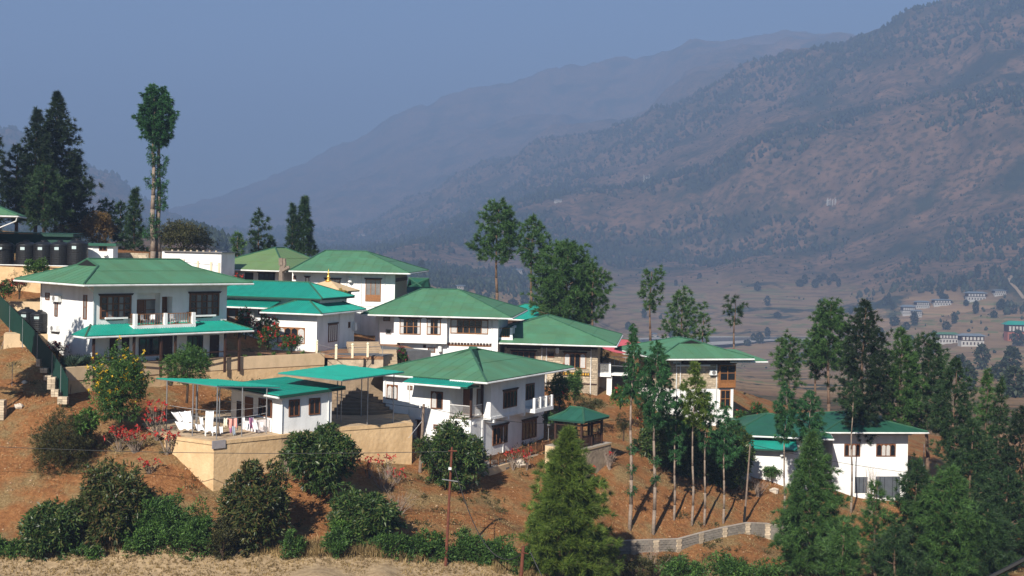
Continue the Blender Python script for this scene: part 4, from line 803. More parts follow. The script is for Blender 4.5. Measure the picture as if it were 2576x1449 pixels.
DST = mat('dark_step', (0.20, 0.15, 0.105), 0.9, 0.2, 2, 0.2, 8)
for i in range(7):
    R_ = 3.6-i*0.42; mb = MB(); pts = [(R_*math.cos(t*math.pi/12), 3.5-R_*math.sin(t*math.pi/12)*0.9, 0.25*i) for t in range(13)]; mb.prism(pts, (0, 0, 0.25)); mb.build('step', DST, cs)
sp = P(*zP(700, 1200), 114); MB().box(-5.5, 6.5, -0.2, 0.2, -4.0, 2.05).build('garden_wall', mat('plank_marked_wall', (0.36, 0.26, 0.17), 0.95, 0.25, 1.2, 0.5, 5), loc=(sp.x, sp.y+1.0, sp.z), rotz=math.radians(33), label='brown rendered garden wall behind the curved steps', cat='wall')

# ================================================================== canopies of turquoise sheet on thin steel posts
def canopy(name, label, q, posts, m=TEAL, z0=ZT):
    c = thing(name, label, 'canopy', (q[0].x, q[0].y, z0)); o_ = Vector((q[0].x, q[0].y, z0)); L = [p-o_ for p in q]
    hh = House.__new__(House); hh.e = c
    ns = Vector((0, 0, -0.06)); fr = MB().prism(L, ns).build('frame', STEEL, c); hh.slope(fr, L, m, 0.9, 9, 3)
    n_ = (L[1]-L[0]).cross(L[2]-L[0]); n_ = n_ if n_.z > 0 else -n_
    for p in posts:
        a_ = p-o_; zt_ = L[0].z-((a_.x-L[0].x)*n_.x+(a_.y-L[0].y)*n_.y)/n_.z
        MB().tube((a_.x, a_.y, 0), (a_.x, a_.y, zt_-0.06), 0.045, n=8).build('post', STEEL, c)
    return c
C0 = P(*zF(668, 392), 96.2); C1 = P(*zF(60, 316), 101.5); C2 = P(*zF(1292, 402), 100.6); C3 = C1+C2-C0
lp = [atz(zLa(*q), ZT) for q in ((325, 905), (715, 1040), (1118, 1098), (1537, 1048), (1945, 998), (775, 935), (1160, 1020))]
lp[0] = Vector((C0.lerp(C1, 0.8).x, C0.lerp(C1, 0.8).y, ZT)); lp += [Vector((C3.x-1.5, C3.y-0.6, ZT))]
canopy('laundry_canopy', 'thin turquoise sheet canopy on steel posts over the hanging washing', [C0, C2, C3, C1], lp)
zc = -10.7; ca, cb, cc_, cd = atz(zF(1270, 265), zc), atz(zF(1870, 182), zc), atz(zP(470, 850), zc), atz(zP(1520, 712), zc)
yp = [atz(q, ZT) for q in (zP(445, 1560), zP(378, 1500), zP(895, 1480), zP(788, 1460), zD(345, 850), zD(75, 872))]
canopy('yard_canopy', 'flat turquoise canopy on slim posts between laundry house and front house', [cc_, cd, cb, ca], yp)
# clothes lines and washing
CL = mat('grey_line', (0.4, 0.4, 0.4), 0.6, 0.1, 2)
def line(name, a_, b_, sag, r_, m, label, cat, n=14, group=None):
    pts = [Vector(a_).lerp(Vector(b_), i/n)-Vector((0, 0, sag*4*(i/n)*(1-i/n))) for i in range(n+1)]; o0 = pts[0]
    mb = MB(); mb.path([p-o0 for p in pts], [r_]*(n+1), 5); return mb.build(name, m, loc=tuple(o0), label=label, cat=cat, group=group)
def on_yard(x, y, Y): return P(*zLa(x, y), Y)
for i, (a_, b_, s_) in enumerate((((340, 535, 101.2), (1125, 628, 96.9), 0.05), ((1125, 628, 96.9), (1950, 548, 100.6), 0.06), ((720, 705, 98.6), (1945, 660, 100.6), 0.28), ((350, 640, 100.8), (700, 618, 99), 0.08), ((725, 830, 98.5), (1540, 835, 98.7), 0.2), ((1240, 455, 104.5), (1950, 545, 100.6), 0.03))):
    line('clothes_line', on_yard(*a_), on_yard(*b_), s_, 0.014, CL, ['pale pipe from the left post to the corner post of the laundry canopy', 'pale line from the corner post to the post nearest the laundry house', 'sagging middle washing line with the pink cloth', 'short line carrying the row of white sheets', 'lowest washing line behind the corner post', 'thin high line near the back wall of the laundry yard'][i], 'line', group='washing lines under the laundry canopy')
def cloth(x0, y0, x1, y1, Y, m, label, skew=0.0, Y2=None, wav=0.05):
    """a hanging cloth with folds and a little thickness; corners in picture coordinates"""
    Y2 = Y2 or Y; nx, ny = 12, 8; base = on_yard(x0, y0, Y); vs = []
    for j in range(ny+1):
        for i in range(nx+1):
            s_, t_ = i/nx, j/ny; p = on_yard(x0+(x1-x0)*s_+skew*t_, y0+(y1-y0)*t_, Y+(Y2-Y)*s_)
            p.y += wav*math.sin(s_*11+t_*1.5)*(0.3+t_); p.z -= 0.06*math.sin(math.pi*s_)*(1-t_)+0.05*math.sin(s_*7)*t_; vs.append(p-base)
    W_ = nx+1; fs = [(j*W_+i, j*W_+i+1, (j+1)*W_+i+1, (j+1)*W_+i) for j in range(ny) for i in range(nx)]; n = len(vs)
    back = [v+Vector((0, 0.02, 0)) for v in vs]; mb = MB(); mb.add(vs+back, fs+[tuple(n+k for k in f[::-1]) for f in fs]+[(i, n+i, n+i+1, i+1) for i in range(nx)])
    o = mb.build('laundry_cloth', m, loc=tuple(base), label=label, cat='laundry', group='washing on the lines', smooth=True); return o
LW = mat('white_linen', (0.82, 0.82, 0.84), 0.9, 0.06, 4); LP = mat('pink_cloth', (0.62, 0.20, 0.17), 0.9, 0.3, 12, tint=(0.7, 0.4, 0.33)); LB = mat('blue_checked_cloth', (0.16, 0.22, 0.36), 0.9, 0.4, 14, tint=(0.5, 0.5, 0.55)); LRd = mat('red_patterned_cloth', (0.55, 0.10, 0.14), 0.9, 0.4, 12, tint=(0.2, 0.2, 0.4)); LC = mat('cream_cloth', (0.70, 0.66, 0.52), 0.9, 0.1, 6); LG = mat('grey_striped_cloth', (0.33, 0.38, 0.44), 0.9, 0.4, 14)
for q in ((360, 645, 480, 800, 100.4, LW, 'white sheet hung highest and leftmost on the lines', 110, 100.0), (490, 635, 590, 810, 99.6, LW, 'white sheet hung second from left on the lines', 95, 99.4), (585, 625, 690, 815, 99.2, LW, 'white sheet third from left beside the steel post', 30, 99.0),
          (425, 800, 580, 935, 99.0, LW, 'white cloth below the leftmost hanging sheet', 60, 98.6), (600, 820, 712, 938, 98.6, LW, 'white cloth on the low line left of the second post', 20, 98.5), (760, 842, 890, 950, 98.3, LW, 'white cloth drooping right of the second post', 30, 98.3),
          (832, 728, 888, 860, 98.0, LW, 'small white towel beside the big white bundle', 20, 98.0), (940, 625, 1075, 970, 97.6, LW, 'big white bundle of linen at the corner post', -20, 97.5), (1025, 880, 1110, 985, 97.3, LW, 'white cloth below the big bundle of linen', 5, 97.3), (1165, 880, 1218, 995, 97.4, LW, 'small white cloth just right of the corner post', 10, 97.5),
          (1240, 738, 1300, 880, 98.0, LC, 'cream shirt left of the pink cloth', -8, 98.0), (1300, 745, 1455, 900, 98.2, LP, 'pink striped cloth in the middle of the line', 10, 98.4), (1330, 895, 1372, 990, 98.2, LRd, 'narrow red cloth below the pink one', 10, 98.2), (1370, 870, 1420, 1025, 98.1, LG, 'grey checked cloth hanging lowest', 20, 98.2), (1455, 745, 1475, 940, 98.5, LG, 'grey-blue strip right of the pink cloth', 0, 98.5),
          (1552, 728, 1588, 822, 99.0, LW, 'white sock-sized cloth by the third post', 0, 99.0), (1610, 832, 1672, 940, 98.8, LW, 'white cloth left of the red and blue shirt', 5, 98.9), (1660, 735, 1715, 920, 99.2, LRd, 'red part of the patterned shirt on the line', 10, 99.2), (1690, 728, 1735, 815, 99.3, LB, 'blue patterned cloth near the last post', 0, 99.3), (1710, 822, 1790, 940, 99.1, LW, 'white trousers near the last post', 25, 99.2), (1850, 810, 1895, 900, 99.9, LW, 'small white cloth furthest right on the line', 5, 99.9)):
    cloth(*q[:7], skew=q[7], Y2=q[8])
sp = atz(zLa(990, 1040), ZT); st = thing('washing_stool', 'small white stool under the big white linen bundle', 'stool', tuple(sp), 0.4); MB().box(-0.3, 0.3, -0.2, 0.2, 0.42, 0.47).build('seat', BOXW, st)
for sx in (-0.26, 0.26):
    for sy in (-0.16, 0.16): MB().box(sx-0.025, sx+0.025, sy-0.025, sy+0.025, 0, 0.42).build('leg', BOXW, st)
sp = atz(zLa(1990, 985), ZT); sk = thing('wash_trough', 'pale pink concrete wash trough at the laundry house corner', 'trough', (sp.x-0.2, sp.y+0.4, ZT), math.radians(43)); MB().box(-0.9, 0.15, 0, 2.2, 0, 0.95).build('basin', PINK, sk); MB().box(-0.8, 0.05, 0.1, 2.1, 0.95, 1.0).build('rim', CONC, sk)

# ================================================================== gazebo on its walled platform
Gz = House('gazebo', 'dark timber gazebo with green hipped roof at the terrace edge', 'gazebo', zGz(890, 700)[0], 110.5, -32, zGz(0, 1010)[1])
uL = Gz.F(zGz(355, 600))[0]; Vg = Gz.S(zGz(1315, 600), 0)[0]; ze = Gz.F(zGz(890, 492))[1]+0.2; zr = ze+0.85
Gz.hip(uL-0.45, 0.5, -0.5, Vg+0.4, ze, zr, 'u', e0=(0.75-uL)*0.42, e1=(0.75-uL)*0.42, k0=0.62, m=DGREEN, pw=0.9, rl=3, gut='', fascia=0.12)
for u_ in (uL, uL/2, 0): 
    for v_ in (0, Vg/2, Vg):
        if (u_, v_) != (uL/2, Vg/2): Gz.box('post', WOODD, u_-0.09, u_+0.09, v_-0.09, v_+0.09, 0, ze-0.1)
for a_ in (0, Vg): Gz.box('beam', WOODD, uL+0.1, -0.1, a_-0.06, a_+0.06, ze-0.5, ze-0.35)
for a_ in (uL, 0): Gz.box('beam', WOODD, a_-0.06, a_+0.06, 0.1, Vg-0.1, ze-0.5, ze-0.35)
Gz.rail('F', 0, uL+0.1, uL/2-0.1, 0.1, 0.95, WOODD, 8, w=0.05); Gz.rail('R', 0, 0.1, Vg-0.1, 0.1, 0.95, WOODD, 20, w=0.05); Gz.rail('F', Vg, uL+0.1, -0.1, 0.1, 0.95, WOODD, 16, w=0.05)
Gz.box('bench', WOODD, uL+0.1, -0.15, Vg-0.6, Vg-0.15, 0.4, 0.47); Gz.box('bench', WOODD, -0.6, -0.12, 0.2, Vg-0.65, 0.4, 0.47)
tb = thing('gazebo_table', 'small dark table inside the gazebo', 'table', tuple(Gz.world(uL/2, Vg/2, 0.0)), Gz.a); MB().box(-0.5, 0.5, -0.4, 0.4, 0.7, 0.75).build('tabletop', WOOD, tb)
for sx in (-0.42, 0.42):
    for sy in (-0.32, 0.32): MB().box(sx-0.03, sx+0.03, sy-0.03, sy+0.03, 0, 0.7).build('leg', WOOD, tb)
pf = thing('gazebo_platform', 'cream and rough stone platform wall carrying the gazebo', 'platform', tuple(Gz.world(0, 0, 0)), Gz.a)
MB().box(uL-0.7, 0.45, -0.5, Vg+1.0, -3.2, -0.02).build('wall', ROCKW, pf); MB().box(uL-0.75, 0.5, -0.55, Vg+1.05, -0.02, 0.0).build('floor', CONC, pf); MB().box(0.452, 0.5, -0.55, Vg+1.0, -0.16, -0.022).build('coping', YSMOOTH, pf); MB().box(uL-0.7, 0.45, -0.55, -0.502, -3.2, -0.022).build('render', YSMOOTH, pf)
# garden path and wooden fence beside the front house
slab('garden_path', [tuple(D.world(0.1, -1)[:2]), tuple(D.world(2.0, -1)[:2]), tuple(D.world(2.2, 9)[:2]), tuple(D.world(4.5, 11)[:2]), tuple(D.world(3.5, 14)[:2]), tuple(D.world(0.1, 11)[:2])], D.zb+0.55, CONC, 2.5)
fe = thing('wooden_fence', 'low brown fence of slanting slats beside the front house', 'fence', tuple(D.world(2.0, 0, 0.55)), D.a)
FW = mat('weathered_fence_timber', (0.17, 0.075, 0.03), 0.8, 0.3, 5); nb = 8; Lb = 1.35
for i in range(nb+1): MB().box(-0.06, 0.06, i*Lb-0.06, i*Lb+0.06, 0, 1.05).build('post', FW, fe)
for z_ in (0.12, 0.86): MB().box(-0.03, 0.03, 0.06, nb*Lb, z_, z_+0.07).build('rail', FW, fe)
for i in range(nb):
    sg = 1 if i % 2 else -1
    me = MB().prism([(-0.02, -0.03-sg*0.17, 0.2), (-0.02, 0.03-sg*0.17, 0.2), (-0.02, 0.03+sg*0.17, 0.85), (-0.02, -0.03+sg*0.17, 0.85)], (0.04, 0, 0)).mesh('slat')
    for j in range(6): link('slat', me, FW, fe).location = (0, i*Lb+0.26+j*0.165, 0)
fw = thing('garden_wall', 'low cream wall with square vents under the slatted fence', 'wall', tuple(D.world(2.05, 0, 0.5)), D.a); MB().box(-0.25, 0.2, -0.6, nb*Lb+0.4, -1.6, 0).build('wall', YSMOOTH, fw)
for q in (2.2, 5.0, 7.8): MB().box(0.2, 0.23, q, q+0.6, -0.85, -0.3).build('vent', GREYP, fw)
fe2 = thing('wooden_fence', 'short dark fence of upright bars behind the tree at the front house corner', 'fence', tuple(D.world(-3.0, -2.2, 0.3)), D.a)
for z_ in (0.1, 0.85): MB().box(0, 4.9, -0.03, 0.03, z_, z_+0.07).build('rail', WOODD, fe2)
for i in range(20): MB().box(i*0.25, i*0.25+0.07, -0.06, -0.03, 0, 1.0).build('slat', WOODD, fe2)

# ================================================================== block wall at the foot of the slope, every block a piece
bwp = [(1190, 765), (1360, 757), (1530, 748), (1700, 742), (1870, 737), (2035, 692), (2210, 650), (2380, 617), (2530, 622), (2700, 650), (2880, 700)]
Yb = [101.5, 102.5, 103.8, 105, 106.2, 107.8, 109.5, 111, 112, 112.5, 112.5]
bt = [P(*zN(*p), y_) for p, y_ in zip(bwp, Yb)]; bw = thing('block_wall', 'long grey concrete-block wall with toothed piers at the foot of the red slope', 'wall', (bt[0].x, bt[0].y, bt[0].z-1.5))
H0 = 1.5; bh = 0.2; blocks = 0; rest = MB(); bme = MB().box(0, 0.39, -0.08, 0.08, 0.008, bh-0.008).mesh('block')
o0 = Vector((bt[0].x, bt[0].y, bt[0].z-1.5))
for i in range(len(bt)-1):
    a_, b_ = bt[i]-o0, bt[i+1]-o0; L_ = math.hypot(b_.x-a_.x, b_.y-a_.y); ang = math.atan2(b_.y-a_.y, b_.x-a_.x); n = max(2, int(L_/0.4)); w_ = L_/n
    core = MB().prism([(a_.x, a_.y, a_.z-2.2), (b_.x, b_.y, b_.z-2.2), (b_.x, b_.y, b_.z), (a_.x, a_.y, a_.z)], (-math.sin(ang)*0.06, math.cos(ang)*0.06, 0)).build('core', MORTAR, bw)
    for k in range(n):
        t = k/n; zt_ = a_.z+(b_.z-a_.z)*(t+0.5/n); px, py = a_.x+(b_.x-a_.x)*t, a_.y+(b_.y-a_.y)*t
        for j in range(8):
            sft = (j % 2)*w_*0.5
            if k == n-1 and sft: sft = 0
            if blocks < 300:
                o = link('block', bme, BLOCK, bw, loc=(px+math.cos(ang)*sft, py+math.sin(ang)*sft, zt_-(j+1)*bh), rotz=ang); o.scale = (w_/0.4, random.uniform(0.85, 1.15), 1); blocks += 1
            else:
                mb2 = MB().box(0, 0.39*w_/0.4, -0.08, 0.08, 0.008, bh-0.008); rest.add([(px+v[0]*math.cos(ang)-v[1]*math.sin(ang), py+v[0]*math.sin(ang)+v[1]*math.cos(ang), zt_-(j+1)*bh+v[2]) for v in mb2.v], mb2.f)
    MB().add(*(lambda m_: ([(a_.x+v[0]*math.cos(ang)-v[1]*math.sin(ang), a_.y+v[0]*math.sin(ang)+v[1]*math.cos(ang), a_.z+v[2]+(b_.z-a_.z)*v[0]/L_) for v in m_.v], m_.f))(MB().box(0, L_, -0.11, 0.11, 0.0, 0.07))).build('coping', CONC, bw)
    for j in range(9):
        s_ = 0.2 if j % 2 else 0.27
        MB().box(-s_, s_, -0.17, 0.12, 0.01, 0.19).build('pier_block', STONE, bw, loc=(a_.x, a_.y, a_.z-0.2*(j+1)), rotz=ang)
if rest.v: rest.build('blockwork', BLOCK, bw, kind='stuff')

# ================================================================== left side: sheet fence, tanks, sheds, walls
fp = [(110, -12, 119), (250, 130, 114), (410, 300, 109), (570, 500, 106), (665, 640, 104.8), (745, 795, 103.2)]; ft = [P(*zFe(x_, y_), Y_) for x_, y_, Y_ in fp]
ft = [ft[0]+(ft[0]-ft[1])*0.9]+ft
sf = thing('sheet_fence', 'dark green corrugated sheet fence running down the slope at left', 'fence', (ft[-1].x, ft[-1].y, ft[-1].z-2)); o0 = Vector((ft[-1].x, ft[-1].y, ft[-1].z-2))
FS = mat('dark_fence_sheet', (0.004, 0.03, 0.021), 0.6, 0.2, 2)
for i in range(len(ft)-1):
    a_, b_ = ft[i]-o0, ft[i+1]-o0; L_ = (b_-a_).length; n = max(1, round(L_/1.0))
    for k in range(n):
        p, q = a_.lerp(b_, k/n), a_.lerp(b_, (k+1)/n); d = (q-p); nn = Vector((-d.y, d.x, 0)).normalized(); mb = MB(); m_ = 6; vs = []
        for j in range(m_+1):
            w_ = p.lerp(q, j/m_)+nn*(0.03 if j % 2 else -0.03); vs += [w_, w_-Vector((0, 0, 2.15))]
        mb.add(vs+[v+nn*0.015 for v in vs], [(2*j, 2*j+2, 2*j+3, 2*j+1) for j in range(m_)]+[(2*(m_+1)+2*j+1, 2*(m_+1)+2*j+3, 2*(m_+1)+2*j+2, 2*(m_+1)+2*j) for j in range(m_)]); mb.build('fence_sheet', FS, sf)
    MB().tube(a_-Vector((0, 0, 2.6)), a_, 0.04, n=6).build('post', STEEL, sf)
sw = thing('stone_footing', 'stepped pale stone footing below the green sheet fence', 'wall', tuple(P(*zFe(700, 1060), 102.9))); o0 = Vector(sw.location)
for (x0, y0, x1, y1, Y_) in ((398, 545, 440, 650, 107), (440, 650, 520, 720, 106.2), (480, 725, 560, 800, 105.5), (520, 760, 605, 900, 104.7), (560, 880, 640, 980, 104), (630, 975, 735, 1060, 103.1)):
    a_, b_ = P(*zFe(x0, y0), Y_), P(*zFe(x1, y1), Y_); nr = max(2, int((a_.z-b_.z)/0.2)); nc = max(2, int((b_.x-a_.x)/0.42))
    for j in range(nr):
        for i in range(nc):
            w_ = (b_.x-a_.x)/nc; mb = MB().box(a_.x+i*w_+0.01-o0.x, a_.x+(i+1)*w_-0.01-o0.x, a_.y-random.uniform(0, .06)-o0.y-0.12, a_.y+0.3-o0.y, b_.z+j*0.2+0.01-o0.z, b_.z+(j+1)*0.2-0.01-o0.z); mb.build('stone', STONE, sw)
def tank(loc, r, h, label):
    t = thing('water_tank', label, 'water tank', loc, 0, 'black plastic water tanks'); prof = [(r, 0)]; n = 9
    for i in range(n):
        z0 = 0.05+i*(h*0.82)/n; z1 = 0.05+(i+0.82)*(h*0.82)/n; prof += [(r, z0), (r*1.02, z0+0.03), (r*1.02, z1-0.03), (r, z1)]
    prof += [(r*0.99, h*0.86), (r*0.6, h*0.95), (r*0.28, h*0.97)]; mb = MB(); mb.lathe(prof, (0, 0, 0), 28); mb.build('body', PLAST, t, smooth=False)
    mb = MB(); mb.lathe([(r*0.28, h*0.95), (r*0.28, h*1.02), (r*0.2, h*1.04)], (0, 0, 0), 18); mb.build('lid', PLAST, t)
    mb = MB(); mb.box(-0.22, 0.22, -r*1.03-0.012, -r*0.9, h*0.62, h*0.74); mb.build('sticker', mat('pale_sticker', (0.45, 0.55, 0.55), 0.5, 0.2, 9), t); return t
for x_, lb in ((60, 'black ribbed water tank furthest left on the wall'), (440, 'black water tank with white sticker behind the round bush'), (735, 'black water tank third along the wall'), (1015, 'black water tank with pale sticker next to the last tank'), (1310, 'black water tank beside the white hut')):
    p = P(*zTk(x_, 598), 134); tank(tuple(p), 1.02 if x_ != 1310 else 1.05, 2.45 if x_ != 1310 else 2.6, lb)
for x_, yb_, Y_, r_, h_, lb in ((290, 265, 117.5, 0.8, 2.1, 'small black water tank behind the sheet fence, left one'), (432, 268, 116, 0.82, 1.85, 'black water tank beside the white house wall, above the cream plinth')):
    tank(tuple(P(*zFe(x_, yb_), Y_)), r_, h_, lb)
pl = P(*zFe(510, 290), 116.3); MB().box(-3.0, 1.7, -0.9, 1.4, -3.5, 0).build('tank_plinth', YSMOOTH, loc=(pl.x-0.6, pl.y, pl.z), rotz=0.3, label='cream plinth under the two black tanks by the white house', cat='plinth')
wt = P(*zTk(0, 612), 133); wall_line('retaining_wall', 'cream rendered wall carrying the row of black water tanks', 'wall', [(wt.x-16, wt.y-1), (wt.x, wt.y), (P(*zTk(1420, 612), 133).x, 133.4), (-36, 134.2)], wt.z, -7, 0.5, YWALL)
slab('tank_bench', [(wt.x-16, wt.y-0.9), (wt.x, wt.y+0.1), (-36, 134.3), (-36, 142), (-75, 142)], wt.z-0.02, CONC, 0.4)
MB().path([(wt.x-10, 132.85, wt.z+0.06), (P(*zTk(1420, 612), 132.9).x, 132.9, wt.z+0.06)], [0.06, 0.06], 7).build('water_pipe', GUT, label='white water pipe along the tank wall', cat='pipe')
w2 = P(*zTk(140, 1225), 124); wall_line('garden_wall', 'low plain cream wall between sheet fence and white house', 'wall', [(w2.x-8, w2.y-2), (w2.x, w2.y), (P(*zTk(690, 1225), 124.5).x+1, 124.6)], w2.z, -9.5, 0.4, YSMOOTH)
sh_ = House('long_shed', 'long low dark green metal shed behind the water tanks', 'shed', zTk(1215, 200)[0], 140, 3, zTk(0, 240)[1]); sh_.box('wall', DECK, -18, 0, 0, 3, -1.2, 0.7); rr = sh_.box('roof', DECK, -18.5, 0.3, -0.5, 3.5, 0.7, 0.95); sh_.slope(rr, [(-18.5, -0.5, 0.96), (0.3, -0.5, 0.96), (0.3, 3.5, 1.1), (-18.5, 3.5, 1.1)], DECK, 1.1, 5)
hu = House('white_hut', 'small white hut with dark green flat roof right of the tanks', 'hut', zTk(1575, 300)[0], 136, 8, zTk(0, 640)[1]); uR = hu.F(zTk(1918, 400))[0]; zt_ = hu.F(zTk(1575, 280))[1]
hu.box('wall', WHITE, -1.6, uR, 0, 3.2, -1.5, zt_); rr = hu.box('roof', DGREEN, -2.1, uR+0.35, -0.4, 3.5, zt_, zt_+0.28); hu.window('F', 0, hu.rect('F', 0, zTk, (1680, 288, 1815, 365)), 2, 1, lintel=False); hu.pipe([(-0.9, -0.05, -1), (-0.9, -0.05, zt_+0.4)], 0.06); hu.box('pilaster', WHITE, -0.55, 0, -0.05, 0, -1.2, zt_-0.02)
lp_ = hu.F(zTk(1790, 440)); o = hu.box('wall_lamp', BOXW, lp_[0]-0.2, lp_[0]+0.2, -0.3, 0, lp_[1]-0.05, lp_[1]+0.08)
w3 = P(*zA(1180, 600), 141); bk = thing('block_wall', 'weathered pale block wall between hut and tall lopped trees', 'wall', (w3.x, w3.y, w3.z-3)); x0 = P(*zA(1022, 600), 141).x-w3.x; x1 = P(*zA(1345, 600), 141).x-w3.x
MB().box(x0, x1, 0, 0.2, -0.5, 3.0).build('core', MORTAR, bk); bm_ = MB().box(0.01, 0.44, -0.05, 0, 0.01, 0.19).mesh('block')
for j in range(12):
    for i in range(int((x1-x0)/0.45)): link('block', bm_, STONE, bk, loc=(x0+0.02+i*0.45+(j % 2)*0.1, 0, 0.6+j*0.2))
sd = House('white_shed', 'long windowless white shed with thin grey roof behind the large house', 'shed', zA(2000, 700)[0], 146, -16, zA(0, 830)[1]); uL = sd.F(zA(1465, 700))[0]; zt_ = sd.F(zA(2000, 600))[1]; Vs = sd.S(zA(2125, 700), 0)[0]
sd.box('wall', WHITE, uL, 0, 0, max(3, Vs), -1.5, zt_); rr = sd.box('roof', GREYP, uL+0.3, 0.25, -0.3, max(3, Vs)+0.2, zt_, zt_+0.1)
for i in range(8): sd.box('roof_stone', STONE, uL+1.0+i*0.8, uL+1.22+i*0.8, 0.3, 0.5, zt_+0.1, zt_+0.24, parent=rr)
rl2 = thing('path_railing', 'row of cream posts with a pipe in front of the white shed', 'railing', tuple(P(*zA(1660, 780), 142))); o0 = Vector(rl2.location)
qs = [P(*zA(x_, y_), 142)-o0 for x_, y_ in ((1660, 760), (1790, 775), (1910, 785), (1982, 792))]
for q in qs: MB().box(q.x-0.12, q.x+0.12, q.y-0.12, q.y+0.12, q.z-0.8, q.z+1.25).build('post', CREAM, rl2)
MB().path([q+Vector((0, 0, 0.95)) for q in qs], [0.03]*4, 6).build('pipe', STEEL, rl2)
# neighbour's roof corner at the left edge
nb_ = House('house', 'corner of a green-roofed house with bent white downpipe at the left edge', 'house', zA(60, 300)[0], 131, 16, zA(0, 470)[1]); ze = nb_.F(zA(150, 262), -1)[1]
nb_.box('wall', WHITE, -12, -2.6, 0.5, 8, -2, ze-0.1); nb_.hip(-13, nb_.F(zA(160, 262), -0.6)[0], -0.6, 9, ze, ze+2.0, 'u', m=GREEN, pw=1, rl=3); uR = nb_.F(zA(155, 262), -0.6)[0]
nb_.pipe([(uR, -0.6, ze-0.1), (uR-0.1, -0.5, ze-0.55), (-2.6, 0.3, ze-2.1), (-2.6, 0.4, -1)], 0.06)

# ================================================================== shrine, footbridge, small roofs behind
sh2 = House('prayer_wheel_shrine', 'small shrine with cream pyramid roof and golden spire', 'shrine', zB(1245, 700)[0], 142, -18, zB(0, 860)[1]); s_ = 2.45; ze = sh2.F(zB(1245, 705), -2.4)[1]; zr = sh2.F(zB(1245, 592), 0)[1]
sh2.box('wall', WHITE, -1.5, 1.5, -1.5, 1.5, -2, ze); sh2.hip(-s_-0.2, s_+0.2, -s_, s_, ze, zr, 'u', e0=s_-0.1, e1=s_-0.1, m=CREAMROOF, pw=1.6, rl=4, gut='', fascia=0.1, cap=False)
mb = MB(); mb.lathe([(0.34, zr-0.05), (0.34, zr+0.12), (0.2, zr+0.16), (0.13, zr+0.3), (0.2, zr+0.4), (0.22, zr+0.5), (0.12, zr+0.62), (0.08, zr+0.75), (0.13, zr+0.82), (0.06, zr+0.95), (0.05, zr+1.1), (0.01, zr+1.4)], (0, 0, 0), 14); mb.build('spire', GOLD, sh2.e, smooth=True)
sh2.box('bracket', WOODD, -1.9, 1.9, -1.9, 1.9, ze-0.35, ze-0.12)
br = House('footbridge', 'white railed footbridge on a column beside the stone house', 'footbridge', zBr(250, 600)[0], 138, -6, zBr(0, 1145)[1]); uR = br.F(zBr(900, 600))[0]; zd = br.F(zBr(400, 640))[1]; um = br.F(zBr(530, 600))[0]
br.box('deck', WHITE, 0, um+0.25, 0, 2.2, zd-0.25, zd+0.12); br.box('deck', WHITE, um+0.27, uR, 0.2, 2.0, zd-0.12, zd+0.12)
for q in (0.0, um): br.box('post', WHITE, q, q+0.22, 0, 0.22, zd+0.12, zd+1.3)
br.rail('F', 0.1, 0.23, um-0.02, zd+0.14, zd+1.2, WIRE, 14, w=0.02); br.rail('F', 0.3, um+0.3, uR, zd+0.9, zd+1.9, STEEL, 3); br.box('column', WHITE, um-0.2, um+0.35, 0.3, 0.85, -1.5, zd-0.25)
br.box('garage_wall', CONC, 0.1, um-0.25, 3, 3.3, -1.5, 2.4)
for x_, y_, Y_, w_, d_, m_, an, lb in ((zG(265, 320)[0], zG(0, 352)[1], 166, 9.0, 7, TEAL, -20, 'bright turquoise roof showing between centre house and stone house'), (zB(2190, 690)[0], zB(0, 715)[1], 165, 2.4, 5, DGREEN, -6, 'dark green roof peeping out above the centre house roof'), (zG(1085, 650)[0], zG(0, 652)[1], 190, 9, 6, mat('pink_red_sheet', (0.45, 0.09, 0.11), 0.5, 0.15, 1), -35, 'pink-red roofed house behind the footbridge')):
    p = P(x_, y_, Y_); hh = House('house', lb, 'house', x_, Y_, an, y_+24); z0 = p.z-hh.zb; hh.box('wall', WHITE, -w_/2, w_/2, 0, d_, -4, z0-0.1); hh.hip(-w_/2-1, w_/2+1, -1, d_+1, z0, z0+1.7, 'u', m=m_, pw=1.0, rl=4, ribs=0, gut='F')
    hh.window('F', 0, (-1.2, 1.2, z0-1.9, z0-0.6), 3, 1); hh.door('F', 0, (w_/2-1.8, w_/2-0.8, z0-2.8, z0-0.7))

# ================================================================== poles and wires
def pole(name, label, b, t, r0, r1, m, base=None):
    o = thing(name, label, 'pole', tuple(b)); MB().tube((0, 0, -0.6), Vector(t)-Vector(b), r0, r1, 10).build('shaft', m, o); return o
GW = mat('grey_old_wood', (0.20, 0.145, 0.11), 0.9, 0.35, 3, 0.3, 10)
b = P(*zD(622, 1400), 106); t = P(*zD(667, 655), 106.4); o = pole('utility_pole', 'grey wooden utility pole leaning in front of the white front house', b, t, 0.15, 0.10, GW); tl = t-b
MB().tube(tl+Vector((-0.35, -0.1, -0.35)), tl+Vector((0.45, -0.1, -0.2)), 0.035, n=6).build('cross_arm', WOODD, o); MB().path([tl+Vector((-0.3, -0.1, -0.9)), tl+Vector((-0.05, -0.1, -1.3)), tl+Vector((-1.2, -0.2, -2.8))], [0.02, 0.02, 0.015], 5).build('stay_wire', STEEL, o)
for q in (-0.3, 0.35): MB().tube(tl+Vector((q, -0.1, -0.3)), tl+Vector((q, -0.1, -0.08)), 0.05, n=8).build('insulator', BOXW, o)
woodtop = t
b = P(*zMm(2270, 1132), 89.5); t = P(*zMm(2330, 62), 89.8); o = pole('utility_pole', 'tall rusty steel pole standing on the stubble field edge', b, t, 0.11, 0.075, RUST); tl = t-b; mid = tl*((1132-352)/(1132-62))
